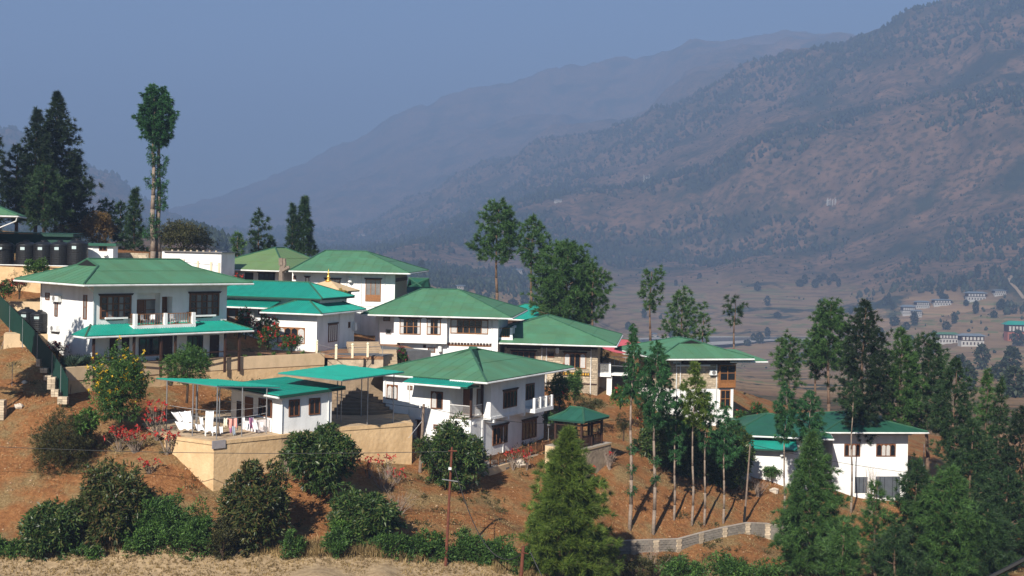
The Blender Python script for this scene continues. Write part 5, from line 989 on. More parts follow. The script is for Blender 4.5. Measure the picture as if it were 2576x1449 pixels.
MB().tube(mid+Vector((-0.55, -0.1, 0.05)), mid+Vector((0.55, -0.1, -0.08)), 0.04, n=6).build('cross_arm', STEEL, o); MB().tube(tl+Vector((-0.25, -0.1, -0.25)), tl+Vector((0.35, -0.1, -0.25)), 0.05, n=6).build('cross_arm', RUST, o); MB().box(0.1, 0.3, -0.2, 0, tl.z-1.5, tl.z-1.35).build('insulator', BOXW, o)
steeltop = t
b = P(*zN(690, 1120), 86.5); t = P(*zN(718, 790), 86.6); o = pole('utility_pole', 'short brown pole at the bottom edge beside the big bushy pine', b, t, 0.13, 0.11, RUST); MB().tube((0.1, -0.1, (t-b).z-0.35), (0.55, -0.1, (t-b).z-0.45), 0.03, n=6).build('cross_arm', RUST, o)
shorttop = t
b = P(*zS(1565, 1035), 112.5); t = P(*zS(1632, 192), 112.8); o = pole('utility_pole', 'thin leaning pole with blackened foot above the block wall', b, t, 0.10, 0.06, GW); MB().tube((0, 0, 0), (t-b)*0.2, 0.113, 0.105, 10).build('tarred_foot', DARK, o)
thintop = t
b = P(*zK(2210, 930), 132); t = P(*zK(2218, 480), 132); pole('lamp_post', 'slim grey metal post right of the white garage house', b, t, 0.05, 0.04, STEEL)
WR = mat('black_wire', (0.012, 0.012, 0.012), 0.6, 0.1, 2)
for a_, b_, s_, r_, lb in ((P(-120, 1118, 93), steeltop-Vector((0, 0, 0.3)), 0.35, 0.022, 'black wire crossing the left slope to the steel pole'), (woodtop-Vector((-0.35, 0.1, 0.3)), P(1590, 1050, 121), 0.9, 0.022, 'wire from the wooden pole across the front house'), (woodtop-Vector((0.3, 0.1, 0.3)), P(*zP(290, 1050), 113), 0.15, 0.02, 'wire from the wooden pole to the garden wall'),
                     (woodtop-Vector((0.1, 0, 0.6)), steeltop-Vector((0, 0, 1.2)), 2.2, 0.022, 'slack wire loop between wooden pole and steel pole'), (steeltop+Vector((0.2, 0, -1.4)), shorttop-Vector((0, 0, 0.4)), 2.6, 0.035, 'thick grey cable sagging from steel pole to short pole'), (shorttop+Vector((0.5, 0, -0.4)), P(1420, 1560, 84), 0.1, 0.04, 'cable leaving the short pole towards the bottom edge'),
                     (thintop, P(2420, 1203, 118), 0.35, 0.02, 'thin wire from the leaning pole past the garage house'), (P(2380, 1500, 24), P(2760, 1290, 24.5), 0.12, 0.045, 'thick black cable sagging through the lower right corner')):
    line('overhead_wire', a_, b_, s_, r_, WR, lb, 'wire')
# ================================================================== foliage builders
def leaf_mesh(C, Dr, per, L, Wd, spread, droop=0.0, rs=None, jit=0.08, tri=False):
    rs = rs or RS; n = len(C)*per; c = np.repeat(C, per, 0)+rs.randn(n, 3)*jit; d = np.repeat(Dr, per, 0)+rs.randn(n, 3)*spread; d[:, 2] -= droop
    d /= np.linalg.norm(d, axis=1)[:, None]+1e-9; l = (L*rs.uniform(0.7, 1.25, n))[:, None]; s = np.cross(d, rs.randn(n, 3)); s /= np.linalg.norm(s, axis=1)[:, None]+1e-9; s *= Wd*0.5
    if tri: return np.stack([c-s, c+s, c+d*l-np.array([0, 0, 0.12])*l], 1).reshape(-1, 3), np.arange(n*3).reshape(-1, 3)
    m = c+d*l*0.45; V = np.stack([c, m+s, c+d*l-np.array([0, 0, 0.12])*l, m-s], 1).reshape(-1, 3); Fc = np.arange(n*4).reshape(-1, 4); return V, Fc
def merge(parts):
    Vs, Fs, k = [], [], 0
    for V, Fc in parts: Vs.append(V); Fs.append(Fc+k); k += len(V)
    return np.concatenate(Vs), np.concatenate(Fs)
PINE = leafmat('pine_needles', [(0.0, (0.018, 0.046, 0.014)), (0.5, (0.045, 0.105, 0.026)), (1.0, (0.095, 0.17, 0.04))], 0.2)
PINED = leafmat('dark_conifer_needles', [(0.0, (0.010, 0.028, 0.013)), (0.6, (0.026, 0.058, 0.019)), (1.0, (0.055, 0.095, 0.027))], 0.15)
PINEK = leafmat('blackish_conifer_needles', [(0.0, (0.006, 0.016, 0.008)), (0.6, (0.014, 0.030, 0.011)), (1.0, (0.032, 0.052, 0.017))], 0.12)
PINEB = leafmat('fresh_pine_needles', [(0.0, (0.024, 0.048, 0.008)), (0.5, (0.075, 0.128, 0.018)), (1.0, (0.17, 0.215, 0.036))], 0.25)
DROOP = leafmat('drooping_sprays', [(0.0, (0.012, 0.042, 0.016)), (0.6, (0.026, 0.09, 0.028)), (1.0, (0.055, 0.15, 0.04))], 0.2)
MANGO = leafmat('dark_broad_leaves', [(0.0, (0.014, 0.034, 0.010)), (0.5, (0.036, 0.072, 0.018)), (0.8, (0.075, 0.115, 0.028)), (1.0, (0.11, 0.10, 0.035))], 0.2, 0.4)
MANGOR = leafmat('reddish_broad_leaves', [(0.0, (0.020, 0.036, 0.010)), (0.45, (0.046, 0.070, 0.018)), (0.8, (0.095, 0.09, 0.028)), (1.0, (0.14, 0.075, 0.035))], 0.2, 0.4)
BUSH = leafmat('bush_leaves', [(0.0, (0.016, 0.042, 0.010)), (0.5, (0.042, 0.10, 0.02)), (1.0, (0.10, 0.18, 0.036))], 0.25)
BUSHB = leafmat('bright_bush_leaves', [(0.0, (0.022, 0.06, 0.010)), (0.5, (0.055, 0.13, 0.02)), (1.0, (0.13, 0.22, 0.04))], 0.3)
BUSHO = leafmat('olive_bush_leaves', [(0.0, (0.020, 0.024, 0.008)), (0.5, (0.045, 0.05, 0.015)), (1.0, (0.10, 0.085, 0.03))], 0.2)
OCHRE = leafmat('ochre_leaves', [(0.0, (0.06, 0.04, 0.012)), (0.5, (0.15, 0.09, 0.025)), (1.0, (0.26, 0.16, 0.05))], 0.3)
REDF = leafmat('red_bracts', [(0.0, (0.28, 0.012, 0.012)), (0.6, (0.50, 0.03, 0.025)), (1.0, (0.62, 0.07, 0.05))], 0.25)
MAGF = leafmat('magenta_bracts', [(0.0, (0.22, 0.01, 0.06)), (1.0, (0.50, 0.04, 0.16))], 0.25)
YELF = leafmat('yellow_flowers', [(0.0, (0.55, 0.32, 0.01)), (1.0, (0.75, 0.5, 0.03))], 0.25)
STRAW = leafmat('dry_grass', [(0.0, (0.13, 0.085, 0.03)), (0.5, (0.27, 0.185, 0.08)), (1.0, (0.42, 0.31, 0.15))], 0.25)
BARK = mat('pine_bark', (0.15, 0.095, 0.065), 0.95, 0.4, 4, 0.6, 9); BARKG = mat('grey_bark', (0.235, 0.18, 0.14), 0.95, 0.35, 4, 0.5, 9); BARKD = mat('dark_bark', (0.06, 0.038, 0.025), 0.95, 0.4, 4, 0.5, 9)

def trunk_mesh(h, r, rs, lean=0.02, n=8, limbs=()):
    mb = MB(); pts = [Vector((lean*h*math.sin(i*0.9+rs.rand())*0.5 if i else 0, lean*h*math.cos(i*1.3)*0.4 if i else 0, h*i/n)) for i in range(n+1)]; pts[0] = Vector((0, 0, -0.5))
    mb.path(pts, [max(0.03, r*(1-0.85*i/n)) for i in range(n+1)], 8)
    for a_, b_, r_ in limbs: mb.path([a_, (Vector(a_)+Vector(b_))/2+Vector((0, 0, 0.05)), b_], [r_, r_*0.7, r_*0.35], 5)
    return mb
def conifer(h, cb, R, seed, kind='round', dens=1.0, needle=0.38, nw=0.05, per=22, spread=0.75, droop=0.0, gap=0.25):
    """crown between heights cb and h; tufts of needles at the ends of real branches"""
    rs = np.random.RandomState(seed); C = []; Dd = []; limbs = []; H = h-cb; nb = int(max(24, H*R*3.2*dens))
    for i in range(nb):
        t = (i+rs.rand())/nb; z = cb+H*t
        if kind == 'cone': rad = R*(1-t)**0.75*(0.62+0.38*min(1, t*5))*1.12
        elif kind == 'spire': rad = R*((1-t)**0.7)*(0.8+0.2*math.sin(t*40))
        elif kind == 'round': rad = R*math.sqrt(max(0, 1-((t-0.42)/0.6)**2))
        elif kind == 'flat': rad = R*math.sqrt(max(0.02, 1-((t-0.55)/0.58)**2))
        else: rad = R*(math.sin(math.pi*min(1, t*0.92+0.08)))**0.7
        rad *= rs.uniform(0.62, 1.12); th = i*2.399+rs.rand()*0.7; lobed = 0.82+0.22*math.sin(th*3+seed)+0.1*math.sin(th*5+z); rad = max(0.15, rad*lobed)
        if rs.rand() < gap*0.35: continue
        up = 0.35 if kind in ('round', 'flat', 'egg') else 0.12; s0 = Vector((0, 0, z-rad*up*0.8)); e = Vector((math.cos(th)*rad, math.sin(th)*rad, z+rad*up*0.3*rs.rand()))
        if i % 6 == 0: limbs.append((s0, e*0.9+s0*0.1, 0.02+0.012*rad))
        m = max(2, int(rad*2.3*dens))
        for j in range(m):
            f = 0.38+0.62*((j+rs.rand())/m); p = s0.lerp(e, f); p = (p.x+rs.randn()*0.13*rad**0.5, p.y+rs.randn()*0.13*rad**0.5, p.z+rs.randn()*0.16+0.05)
            C.append(p); o = np.array([math.cos(th), math.sin(th), 0.55 if droop < 0.3 else 0.1]); Dd.append(o/np.linalg.norm(o))
    C = np.array(C); Dd = np.array(Dd); V, Fc = leaf_mesh(C, Dd, per, needle, nw, spread, droop, rs, 0.035, True); return V, Fc, limbs
def tree(name, label, x, ytop, ycb, w, Y, kind='round', m=None, bark=None, seed=1, group=None, base=None, dens=1.0, needle=0.38, nw=0.05, per=22, droop=0.0, r=None, gap=0.25, xb=None, spread=0.75, lean=0.015, zoff=0):
    X = P(x, ycb, Y).x; z0 = base if base is not None else gz(X, Y); z0 += zoff; h = P(x, ytop, Y).z-z0; cb = max(0.3, P(x, ycb, Y).z-z0); R = w/2/F*Y*(1.2 if kind in ('cone', 'spire') else 1.06); needle = max(needle, Y*0.0034); nw = max(nw*0.8, Y*0.00048); per = int(per*1.5)
    V, Fc, limbs = conifer(h, cb, R, seed, kind, dens, needle, nw, per, spread, droop, gap); rs = np.random.RandomState(seed)
    o = thing(name, label, 'tree', (X, Y, z0), 0, group); link('crown', mesh_np('crown', V, Fc, 3), m or PINE, o)
    trunk_mesh(h*0.97, r or (0.07+h*0.011), rs, lean, 8, limbs).build('trunk', bark or BARK, o, smooth=True); return o
def bushmesh(R, H, seed, n, per=9, L=0.26, Wd=0.085, spread=0.6, droop=0.25, flat=1.0, lump=0.25, low=0.05):
    rs = np.random.RandomState(seed); d = rs.randn(n, 3); d[:, 2] = np.where(rs.rand(n) < 0.65, np.abs(d[:, 2]), d[:, 2]); d /= np.linalg.norm(d, axis=1)[:, None]
    th = np.arctan2(d[:, 1], d[:, 0]); lob = 1+lump*np.sin(th*3+seed)*np.cos(d[:, 2]*5+seed)+lump*0.6*np.sin(th*7+d[:, 2]*9)
    r_ = rs.uniform(0.55, 1.0, n)**0.45*lob; C = np.stack([d[:, 0]*R*r_, d[:, 1]*R*r_, np.maximum(low, H*(0.40+0.58*d[:, 2]*r_*flat))], 1)
    K_ = int(9+n/22); ci = rs.randint(0, n, K_); cen = C[ci]*np.array([0.84, 0.84, 0.9]); ki = rs.randint(0, K_, n); d2 = rs.randn(n, 3); d2 /= np.linalg.norm(d2, axis=1)[:, None]; d2[:, 2] = np.where(rs.rand(n) < 0.7, np.abs(d2[:, 2]), d2[:, 2])
    C2 = cen[ki]+d2*np.array([R*0.30, R*0.30, H*0.20])*rs.uniform(0.6, 1, (n, 1))*rs.uniform(0.7, 1.25, K_)[ki][:, None]; pick = rs.rand(n) < 0.8; C = np.where(pick[:, None], C2, C*0.8); C[:, 2] = np.maximum(low, C[:, 2]); d = np.where(pick[:, None], d2*0.7+d*0.3, d)
    Dd = d.copy(); Dd[:, 2] += 0.25; return leaf_mesh(C, Dd, per, L, Wd, spread, droop, rs, 0.07), C
def bush(name, label, x, ytop, ybot, w, Y, m=None, seed=1, dens=1.0, per=9, L=0.26, Wd=0.085, droop=0.25, bark=None, group=None, flowers=None, nfl=40, fm=None, stem=0.0, lump=0.25, cat='bush', spread=0.6):
    """rounded shrub or low tree; its foot is set into the ground at that distance"""
    X = P(x, (ytop+ybot)/2, Y).x; g_ = gz(X, Y); zb = P(x, ybot, Y).z; zf_ = zb-stem; z0 = g_ if g_ < zf_ and zf_-g_ < 0.8 else zf_; zt = P(x, ytop, Y).z; H = zt-zb; R = w/2/F*Y; off = zb-z0
    n = int(max(60, 150*dens*(R*H)**0.9)); (V, Fc), C = bushmesh(R*0.92, H*0.95, seed, n, per, L, Wd, 0.6 if spread is None else spread, droop, lump=lump); V[:, 2] += off
    o = thing(name, label, cat, (X, Y, z0), 0, group); link('crown', mesh_np('crown', V, Fc, 4), m or BUSH, o); rs = np.random.RandomState(seed+5)
    mb = MB(); mb.path([(0, 0, -0.4), (0.05, 0, off*0.6+H*0.15), (0, 0.03, off+H*0.5)], [0.05+0.03*R, 0.045+0.025*R, 0.03], 7)
    for k in range(7):
        a_ = k*0.9+rs.rand(); p = Vector((math.cos(a_)*R*0.6, math.sin(a_)*R*0.6, off+H*rs.uniform(0.35, 0.75))); mb.path([(0, 0, off*0.5+H*0.12), p*0.5+Vector((0, 0, off*0.4+H*0.2)), p], [0.03+0.015*R, 0.025, 0.012], 5)
    mb.build('trunk', bark or BARKD, o)
    if fm is not None:
        sel = C[rs.choice(len(C), min(nfl, len(C)), replace=False)]; sel = sel[sel[:, 2] > H*0.15]; sel = sel*np.array([1.05, 1.05, 1.06])+np.array([0, 0, off+0.08])
        V, Fc = leaf_mesh(sel, np.tile(np.array([[0, -0.2, 0.8]]), (len(sel), 1)), 7, 0.2, 0.11, 0.9, 0.1, rs, 0.05); link('flowers', mesh_np('flowers', V, Fc, 4), fm, o, kind='stuff')
    return o
T = 'tall conifers on the left knoll'
for i, (x, yt, yc, w, Y, k, lb) in enumerate(((138, 236, 545, 165, 165, 'cone', 'tallest dark conifer of the left group, with a pointed top'), (88, 277, 555, 135, 161, 'cone', 'second tallest dark conifer left of the pointed one'), (40, 366, 560, 105, 159, 'egg', 'shorter dark conifer near the left edge'), (-12, 338, 580, 75, 156, 'egg', 'dark conifer cut off by the left edge'), (188, 395, 575, 95, 170, 'cone', 'broad dark conifer at the right of the left group'), (110, 420, 570, 130, 158, 'round', 'yellowish-green pine in front of the left conifer group'))):
    tree('conifer', lb, x, yt, yc, w, Y, k, PINEK if i != 5 else PINED, BARKD, seed=20+i, group=T, dens=1.25, per=20, needle=0.45, nw=0.07, gap=0.1, r=0.26)
bush('autumn_bush', 'ochre dry-leaved bush beneath the left conifers', 250, 530, 608, 85, 166, OCHRE, 3, 1.2, 8, 0.3, 0.08, bark=BARKG); bush('autumn_bush', 'low ochre shrubs under the conifer trunks', 185, 560, 610, 110, 168, OCHRE, 4, 0.9, 7, 0.3, 0.08, bark=BARKG)
tree('pine_tree', 'small round pine beside the ochre bush', 266, 503, 560, 52, 172, 'round', PINE, seed=31); tree('pine_tree', 'dense dark pine between round pine and cypress', 302, 512, 625, 78, 170, 'egg', PINED, seed=32, dens=1.3); tree('cypress', 'pointed dark cypress left of the tall lopped trees', 336, 478, 632, 72, 167, 'spire', PINED, seed=33, dens=1.6, needle=0.3, nw=0.07, gap=0.05)
bush('olive_tree', 'broad olive-green tree right of the tall lopped trees', 462, 560, 640, 150, 168, BUSHO, 34, 1.2, 8, 0.3, 0.09, cat='tree', stem=0.4)
# the tall pair of lopped trees: bare trunks with small tufts, one shared-looking crown
def clumps(o, spots, m, seed, R=0.5, Lz=1.0):
    rs = np.random.RandomState(seed)
    for k, (p, r_) in enumerate(spots):
        n = int(34*r_/0.5); d = rs.randn(n, 3); d /= np.linalg.norm(d, axis=1)[:, None]; C = d*rs.uniform(0.5, 1, (n, 1))*np.array([r_, r_, r_*Lz])+np.array(p); V, Fc = leaf_mesh(C, d, 10, 0.26, 0.07, 0.6, 0.25, rs); link('foliage_tuft', mesh_np('foliage_tuft', V, Fc, 4), m, o)
for j, (xb, xt, yt, lb, sp) in enumerate(((384, 388, 215, 'left of two tall lopped trees, trunk tufted with leaves', ((1160, 530, .6), (1150, 580, .6), (1155, 640, .7), (1148, 805, .8), (1160, 1100, .75), (1142, 1190, 1.0), (1175, 480, .5))), (397, 403, 222, 'right of two tall lopped trees, trunk tufted with leaves', ((1207, 520, .5), (1222, 650, .8), (1190, 745, .7), (1225, 725, .6), (1222, 810, .7), (1215, 860, .7), (1215, 940, .8), (1218, 985, .7))))):
    Y = 156+j*0.8; X = P(xb, 650, Y).x; z0 = gz(X, Y); o = thing('lopped_tree', lb, 'tree', (X, Y, z0), 0, 'tall lopped trees'); h = P(xt, yt, Y).z-z0; mb = MB(); n = 12; lx = P(xt, yt, Y).x-X
    mb.path([Vector((lx*i/n+0.08*math.sin(i*1.3+j), 0.05*math.cos(i*1.7), h*0.95*i/n-0.4)) for i in range(n+1)], [0.34*(1-0.72*i/n) for i in range(n+1)], 9); mb.build('trunk', BARKG, o, smooth=True)
    V, Fc, _ = conifer(h, h*0.70 if j == 0 else h*0.68, 2.05, 41+j, 'egg', 2.4, 0.42, 0.09, 28, 0.7, 0.35, 0.1); V[:, 0] += lx+(-0.25 if j == 0 else 0.35); link('crown', mesh_np('crown', V, Fc, 3), DROOP, o)
    clumps(o, [((P(*zT(a_, b_), Y).x-X, -0.15, P(*zT(a_, b_), Y).z-z0), r_*1.05) for a_, b_, r_ in sp], DROOP, 50+j)
G1 = 'trees behind the upper houses'
tree('pine_tree', 'thin young pine left of the three trees behind the white shed', 597, 586, 648, 42, 168, 'egg', PINE, seed=51, group=G1); tree('pine_tree', 'tallest of the three trees behind the white shed', 650, 534, 640, 66, 170, 'egg', PINED, seed=52, dens=1.3, group=G1); tree('pine_tree', 'low dark tree right of the three behind the white shed', 680, 600, 650, 44, 171, 'cone', PINED, seed=53, group=G1)
tree('cypress', 'smaller cypress of the pair above the olive roof', 735, 519, 640, 52, 174, 'spire', PINED, seed=54, dens=1.6, needle=0.32, nw=0.08, gap=0.05); tree('cypress', 'taller cypress of the pair above the olive roof', 764, 496, 640, 76, 175, 'spire', PINED, seed=55, dens=1.7, needle=0.32, nw=0.08, gap=0.05)
tree('pine_tree', 'tall pine with bare trunk behind the centre house', 1250, 507, 655, 140, 172, 'round', PINE, seed=61, dens=1.1, gap=0.2); tree('pine_tree', 'second bare-trunked pine overlapping the tall one', 1338, 545, 672, 112, 170, 'egg', PINE, seed=62, dens=1.1)
tree('pine_tree', 'big broad round-crowned pine behind the stone house', 1425, 609, 812, 215, 162, 'round', PINE, seed=63, dens=1.15, per=24, gap=0.1, r=0.3); tree('pine_tree', 'low right-hand pine joined to the big round pine', 1490, 670, 800, 95, 161, 'round', PINE, seed=64, gap=0.1)
tree('pine_tree', 'airy bare-trunked pine behind the right stone house', 1636, 674, 780, 92, 173, 'flat', PINE, seed=65, gap=0.35); tree('pine_tree', 'dense pine right of the airy one', 1715, 729, 872, 112, 168, 'round', PINE, seed=66, gap=0.15); tree('pine_tree', 'small pine leaning out right of the dense pine', 1768, 785, 872, 55, 166, 'egg', PINE, seed=67); tree('pine_tree', 'small lollipop-shaped pine with thin bare trunk', 1848, 747, 818, 62, 160, 'flat', PINED, seed=68, dens=1.2)
G2 = 'tall pines on the right slope'
for i, (x, yt, yc, w, Y, k, m, lb) in enumerate(((1985, 840, 968, 88, 150, 'round', PINE, 'leftmost bare-trunked pine of the right group'), (2052, 840, 955, 66, 150, 'egg', PINED, 'narrow pine second from left in the right group'), (2085, 757, 925, 125, 148, 'round', PINE, 'tall pine with long bare trunk in the right group'), (2168, 758, 1110, 150, 128, 'egg', PINED, 'big dark dense conifer standing before the garage house'), (2262, 832, 1085, 150, 130, 'egg', PINE, 'pine in front of the garage house right window'), (2332, 842, 1080, 135, 131, 'round', PINE, 'forked pine at the right corner of the garage house'),
    (2398, 905, 1180, 145, 122, 'egg', PINE, 'pine right of the forked one, crown reaching low'), (2478, 938, 1230, 120, 118, 'cone', PINE, 'pointed pine in the right-hand thicket'), (2512, 958, 1260, 105, 116, 'cone', PINE, 'second pointed pine in the right-hand thicket'), (2570, 1025, 1330, 170, 112, 'egg', PINED, 'dark pine cut off by the right edge'), (2440, 1060, 1360, 190, 108, 'egg', PINED, 'dark broad pine filling the right-hand thicket'), (2530, 1180, 1449, 220, 104, 'egg', PINED, 'dark pine low at the right edge'))):
    tree('pine_tree', lb, x, yt, yc, w, Y, k, PINE if i in (0, 2, 4, 7) else PINEK if i in (3, 9) else PINED, seed=70+i, group=G2, dens=1.6, gap=0.15, per=22, nw=0.055)
G3 = 'young pines in the lower right'
for i, (x, yt, yc, w, Y, k, m, lb) in enumerate(((2036, 1092, 1440, 205, 101, 'cone', PINEB, 'large young pine in front of the low white house'), (2200, 1212, 1440, 95, 98, 'egg', PINEB, 'slim young pine before the garage doors'), (2300, 1160, 1449, 150, 99, 'egg', PINE, 'young pine right of the garage doors'), (2385, 1180, 1460, 190, 97, 'egg', PINEB, 'bushy young pine low in the right thicket'), (2480, 1270, 1470, 170, 96, 'egg', PINE, 'low young pine near the lower right corner'), (2120, 1320, 1470, 130, 95, 'egg', PINEB, 'low young pine at the bottom edge, right half'), (2250, 1330, 1480, 150, 94, 'egg', PINE, 'low bushy pine at the bottom edge near the corner'))):
    tree('young_pine', lb, x, yt, yc, w*1.05, Y, k, PINE if m is PINEB else PINED, seed=90+i, group=G3, dens=1.9, needle=0.45, nw=0.05, per=26, gap=0.12)
tree('young_pine', 'bright bushy pine standing in front of the red slope', 1422, 1082, 1445, 255, 90, 'cone', PINEB, seed=101, dens=2.0, needle=0.5, nw=0.045, per=36, gap=0.05, spread=0.6); tree('young_pine', 'small pine at the foot of the big bushy one', 1540, 1378, 1449, 62, 92, 'egg', PINEB, seed=102, needle=0.4)
# slender trees with drooping sprays on the red slope
G4 = 'slender trees above the block wall'
for i, (x, yb, yt, yc, w, Y, k, m, lb) in enumerate(((1590, 1345, 818, 1010, 78, 106.5, 'spire', DROOP, 'leftmost slender tree above the block wall, drooping crown'), (1648, 1340, 862, 1075, 118, 107, 'egg', DROOP, 'thickest slender tree with broad drooping crown'), (1698, 1300, 1000, 1160, 62, 110, 'egg', DROOP, 'thin-stemmed young tree right of the thickest slender one'), (1745, 1322, 912, 1075, 108, 110, 'cone', PINEB, 'slender tree with bright pine-like crown before the stone house'), (1775, 1316, 985, 1130, 70, 110.6, 'egg', DROOP, 'slender straight tree with crown low against the stone house'), (1822, 1312, 1020, 1170, 80, 111.5, 'egg', DROOP, 'slender tree in front of the dark broad-leaved trees'),
    (1975, 1288, 968, 1110, 84, 114, 'egg', DROOP, 'slender tree in front of the low house roof, left one'), (2035, 1270, 985, 1125, 92, 116, 'egg', DROOP, 'slender tree in front of the low house roof, right one'), (2145, 1272, 960, 1040, 60, 122, 'egg', PINED, 'bare grey trunk rising before the garage house window'))):
    o = tree('slender_tree', lb, x, yt, yc, w, Y, k, m, BARKG, seed=110+i, group=G4, dens=2.2, needle=0.34, nw=0.07, per=20, droop=0.75 if m is DROOP else 0.1, gap=0.05, r=0.17 if i < 2 else 0.12, lean=0.012)
    if i in (0, 1): clumps(o, [((0.1, -0.1, z_), 0.32) for z_ in ((3.2, 5.0, 6.6) if i == 0 else (4.4, 6.0))], DROOP, 130+i)
# broad-leaved trees and shrubs
G5 = 'dark mango-like trees on the slope'
for i, (x, yt, yb, w, Y, m, lb) in enumerate(((640, 1166, 1392, 182, 89, MANGOR, 'tall dark conical tree with reddish leaf tips before the terrace wall'), (806, 1072, 1225, 195, 95.5, MANGO, 'dark rounded tree against the terrace wall'), (922, 1235, 1358, 200, 92, MANGO, 'spreading dark tree right of the tall conical one'), (1142, 1068, 1215, 178, 104, MANGO, 'dark tree in front of the white house door and wooden pole'), (285, 1165, 1405, 200, 88.5, MANGOR, 'large olive-brown tree at lower left'), (140, 1255, 1415, 170, 87.5, MANGO, 'dark green tree at the lower left corner'),
    (1835, 1060, 1215, 120, 119, MANGO, 'dark broad-leaved tree left of the low white house'), (1660, 1040, 1170, 110, 121, MANGO, 'dark shade tree behind the slender trunks'), (1725, 1050, 1190, 110, 120, MANGO, 'dark shade tree in the middle behind the slender trunks'))):
    bush('mango_tree', lb, x, yt, yb, w, Y, m, 140+i, 1.25, 10, 0.37, 0.11, 0.45, group=G5, cat='tree', lump=0.22)
bush('feathery_tree', 'soft green tree behind the laundry canopy', 472, 868, 962, 130, 106.5, BUSH, 160, 1.4, 10, 0.22, 0.05, 0.2, cat='tree', stem=1.3); bush('flowering_tree', 'yellow-flowered tree left of the laundry yard', 305, 868, 1050, 155, 101, BUSH, 161, 1.2, 9, 0.24, 0.075, 0.2, fm=YELF, nfl=170, cat='tree'); bush('brown_bush', 'fine brownish-green bush on the left slope', 160, 1035, 1205, 175, 97, BUSHO, 162, 1.4, 10, 0.24, 0.04, 0.1)
bush('papaya_tree', 'small pale-stemmed tree with yellow leaves on the left slope', 215, 1030, 1090, 75, 97.5, BUSHB, 163, 0.8, 8, 0.35, 0.1, 0.4, bark=BARKG, stem=0.2, cat='tree')
G6 = 'green shrubs along the foot of the slope'
for i, (x, yt, yb, w, Y, m) in enumerate(((420, 1240, 1395, 130, 88, BUSH), (490, 1285, 1400, 110, 87.5, BUSH), (560, 1310, 1400, 90, 87, BUSHO), (355, 1290, 1405, 110, 87.5, BUSH), (60, 1350, 1412, 110, 87, BUSH), (-20, 1340, 1412, 90, 87, BUSH), (220, 1370, 1410, 80, 86.8, BUSH), (735, 1340, 1400, 60, 88, BUSH), (850, 1340, 1400, 80, 89, BUSH), (985, 1340, 1405, 90, 89.5, BUSH), (1050, 1335, 1410, 85, 90, BUSH), (1100, 1345, 1420, 70, 90.5, BUSH), (1165, 1335, 1425, 75, 91, BUSH), (1215, 1345, 1435, 75, 91, BUSH), (1265, 1350, 1442, 70, 91, BUSH), (1310, 1380, 1449, 60, 90, BUSH), (880, 1300, 1370, 90, 90.5, BUSHB), (1345, 1290, 1330, 36, 97, BUSH))):
    bush('shrub', ['dense green shrub', 'leafy shrub', 'low green shrub'][i % 3]+' at the foot of the slope '+['under the terrace', 'beside the conical tree', 'below the olive-brown tree', 'near the lower left corner', 'at the left edge of the stubble field', 'cut by the left edge', 'under the dark corner tree', 'right of the conical tree', 'left of the spreading tree', 'right of the spreading tree', 'left of the steel pole', 'just left of the steel pole foot', 'just right of the steel pole', 'second right of the steel pole', 'third right of the steel pole', 'beside the short brown pole', 'with bright leaves below the spreading tree', 'alone left of the bushy pine'][i], x, yt, yb, w, Y, m, 170+i, 1.2, 9, 0.24, 0.07, 0.05, group=G6, lump=0.4)
for i, (x, yt, yb, w, Y, m, lb) in enumerate(((1720, 1405, 1470, 130, 93, BUSH, 'green shrub at the bottom edge below the block wall'), (1830, 1395, 1470, 120, 93, BUSH, 'second green shrub at the bottom edge below the block wall'), (1930, 1415, 1480, 130, 92.5, BUSH, 'third green shrub at the bottom edge near the young pines'), (1600, 1400, 1460, 120, 97, BUSHO, 'dry brown shrub in front of the block wall'), (1690, 1390, 1440, 90, 99, BUSHO, 'second dry shrub in front of the block wall'), (110, 805, 0, 0, 0, None, ''))):
    if m: bush('shrub', lb, x, yt, yb, w, Y, m, 200+i, 0.8 if m is BUSHO else 1.2, 8, 0.24, 0.05 if m is BUSHO else 0.075, 0.05, group='shrubs below the block wall', lump=0.4)
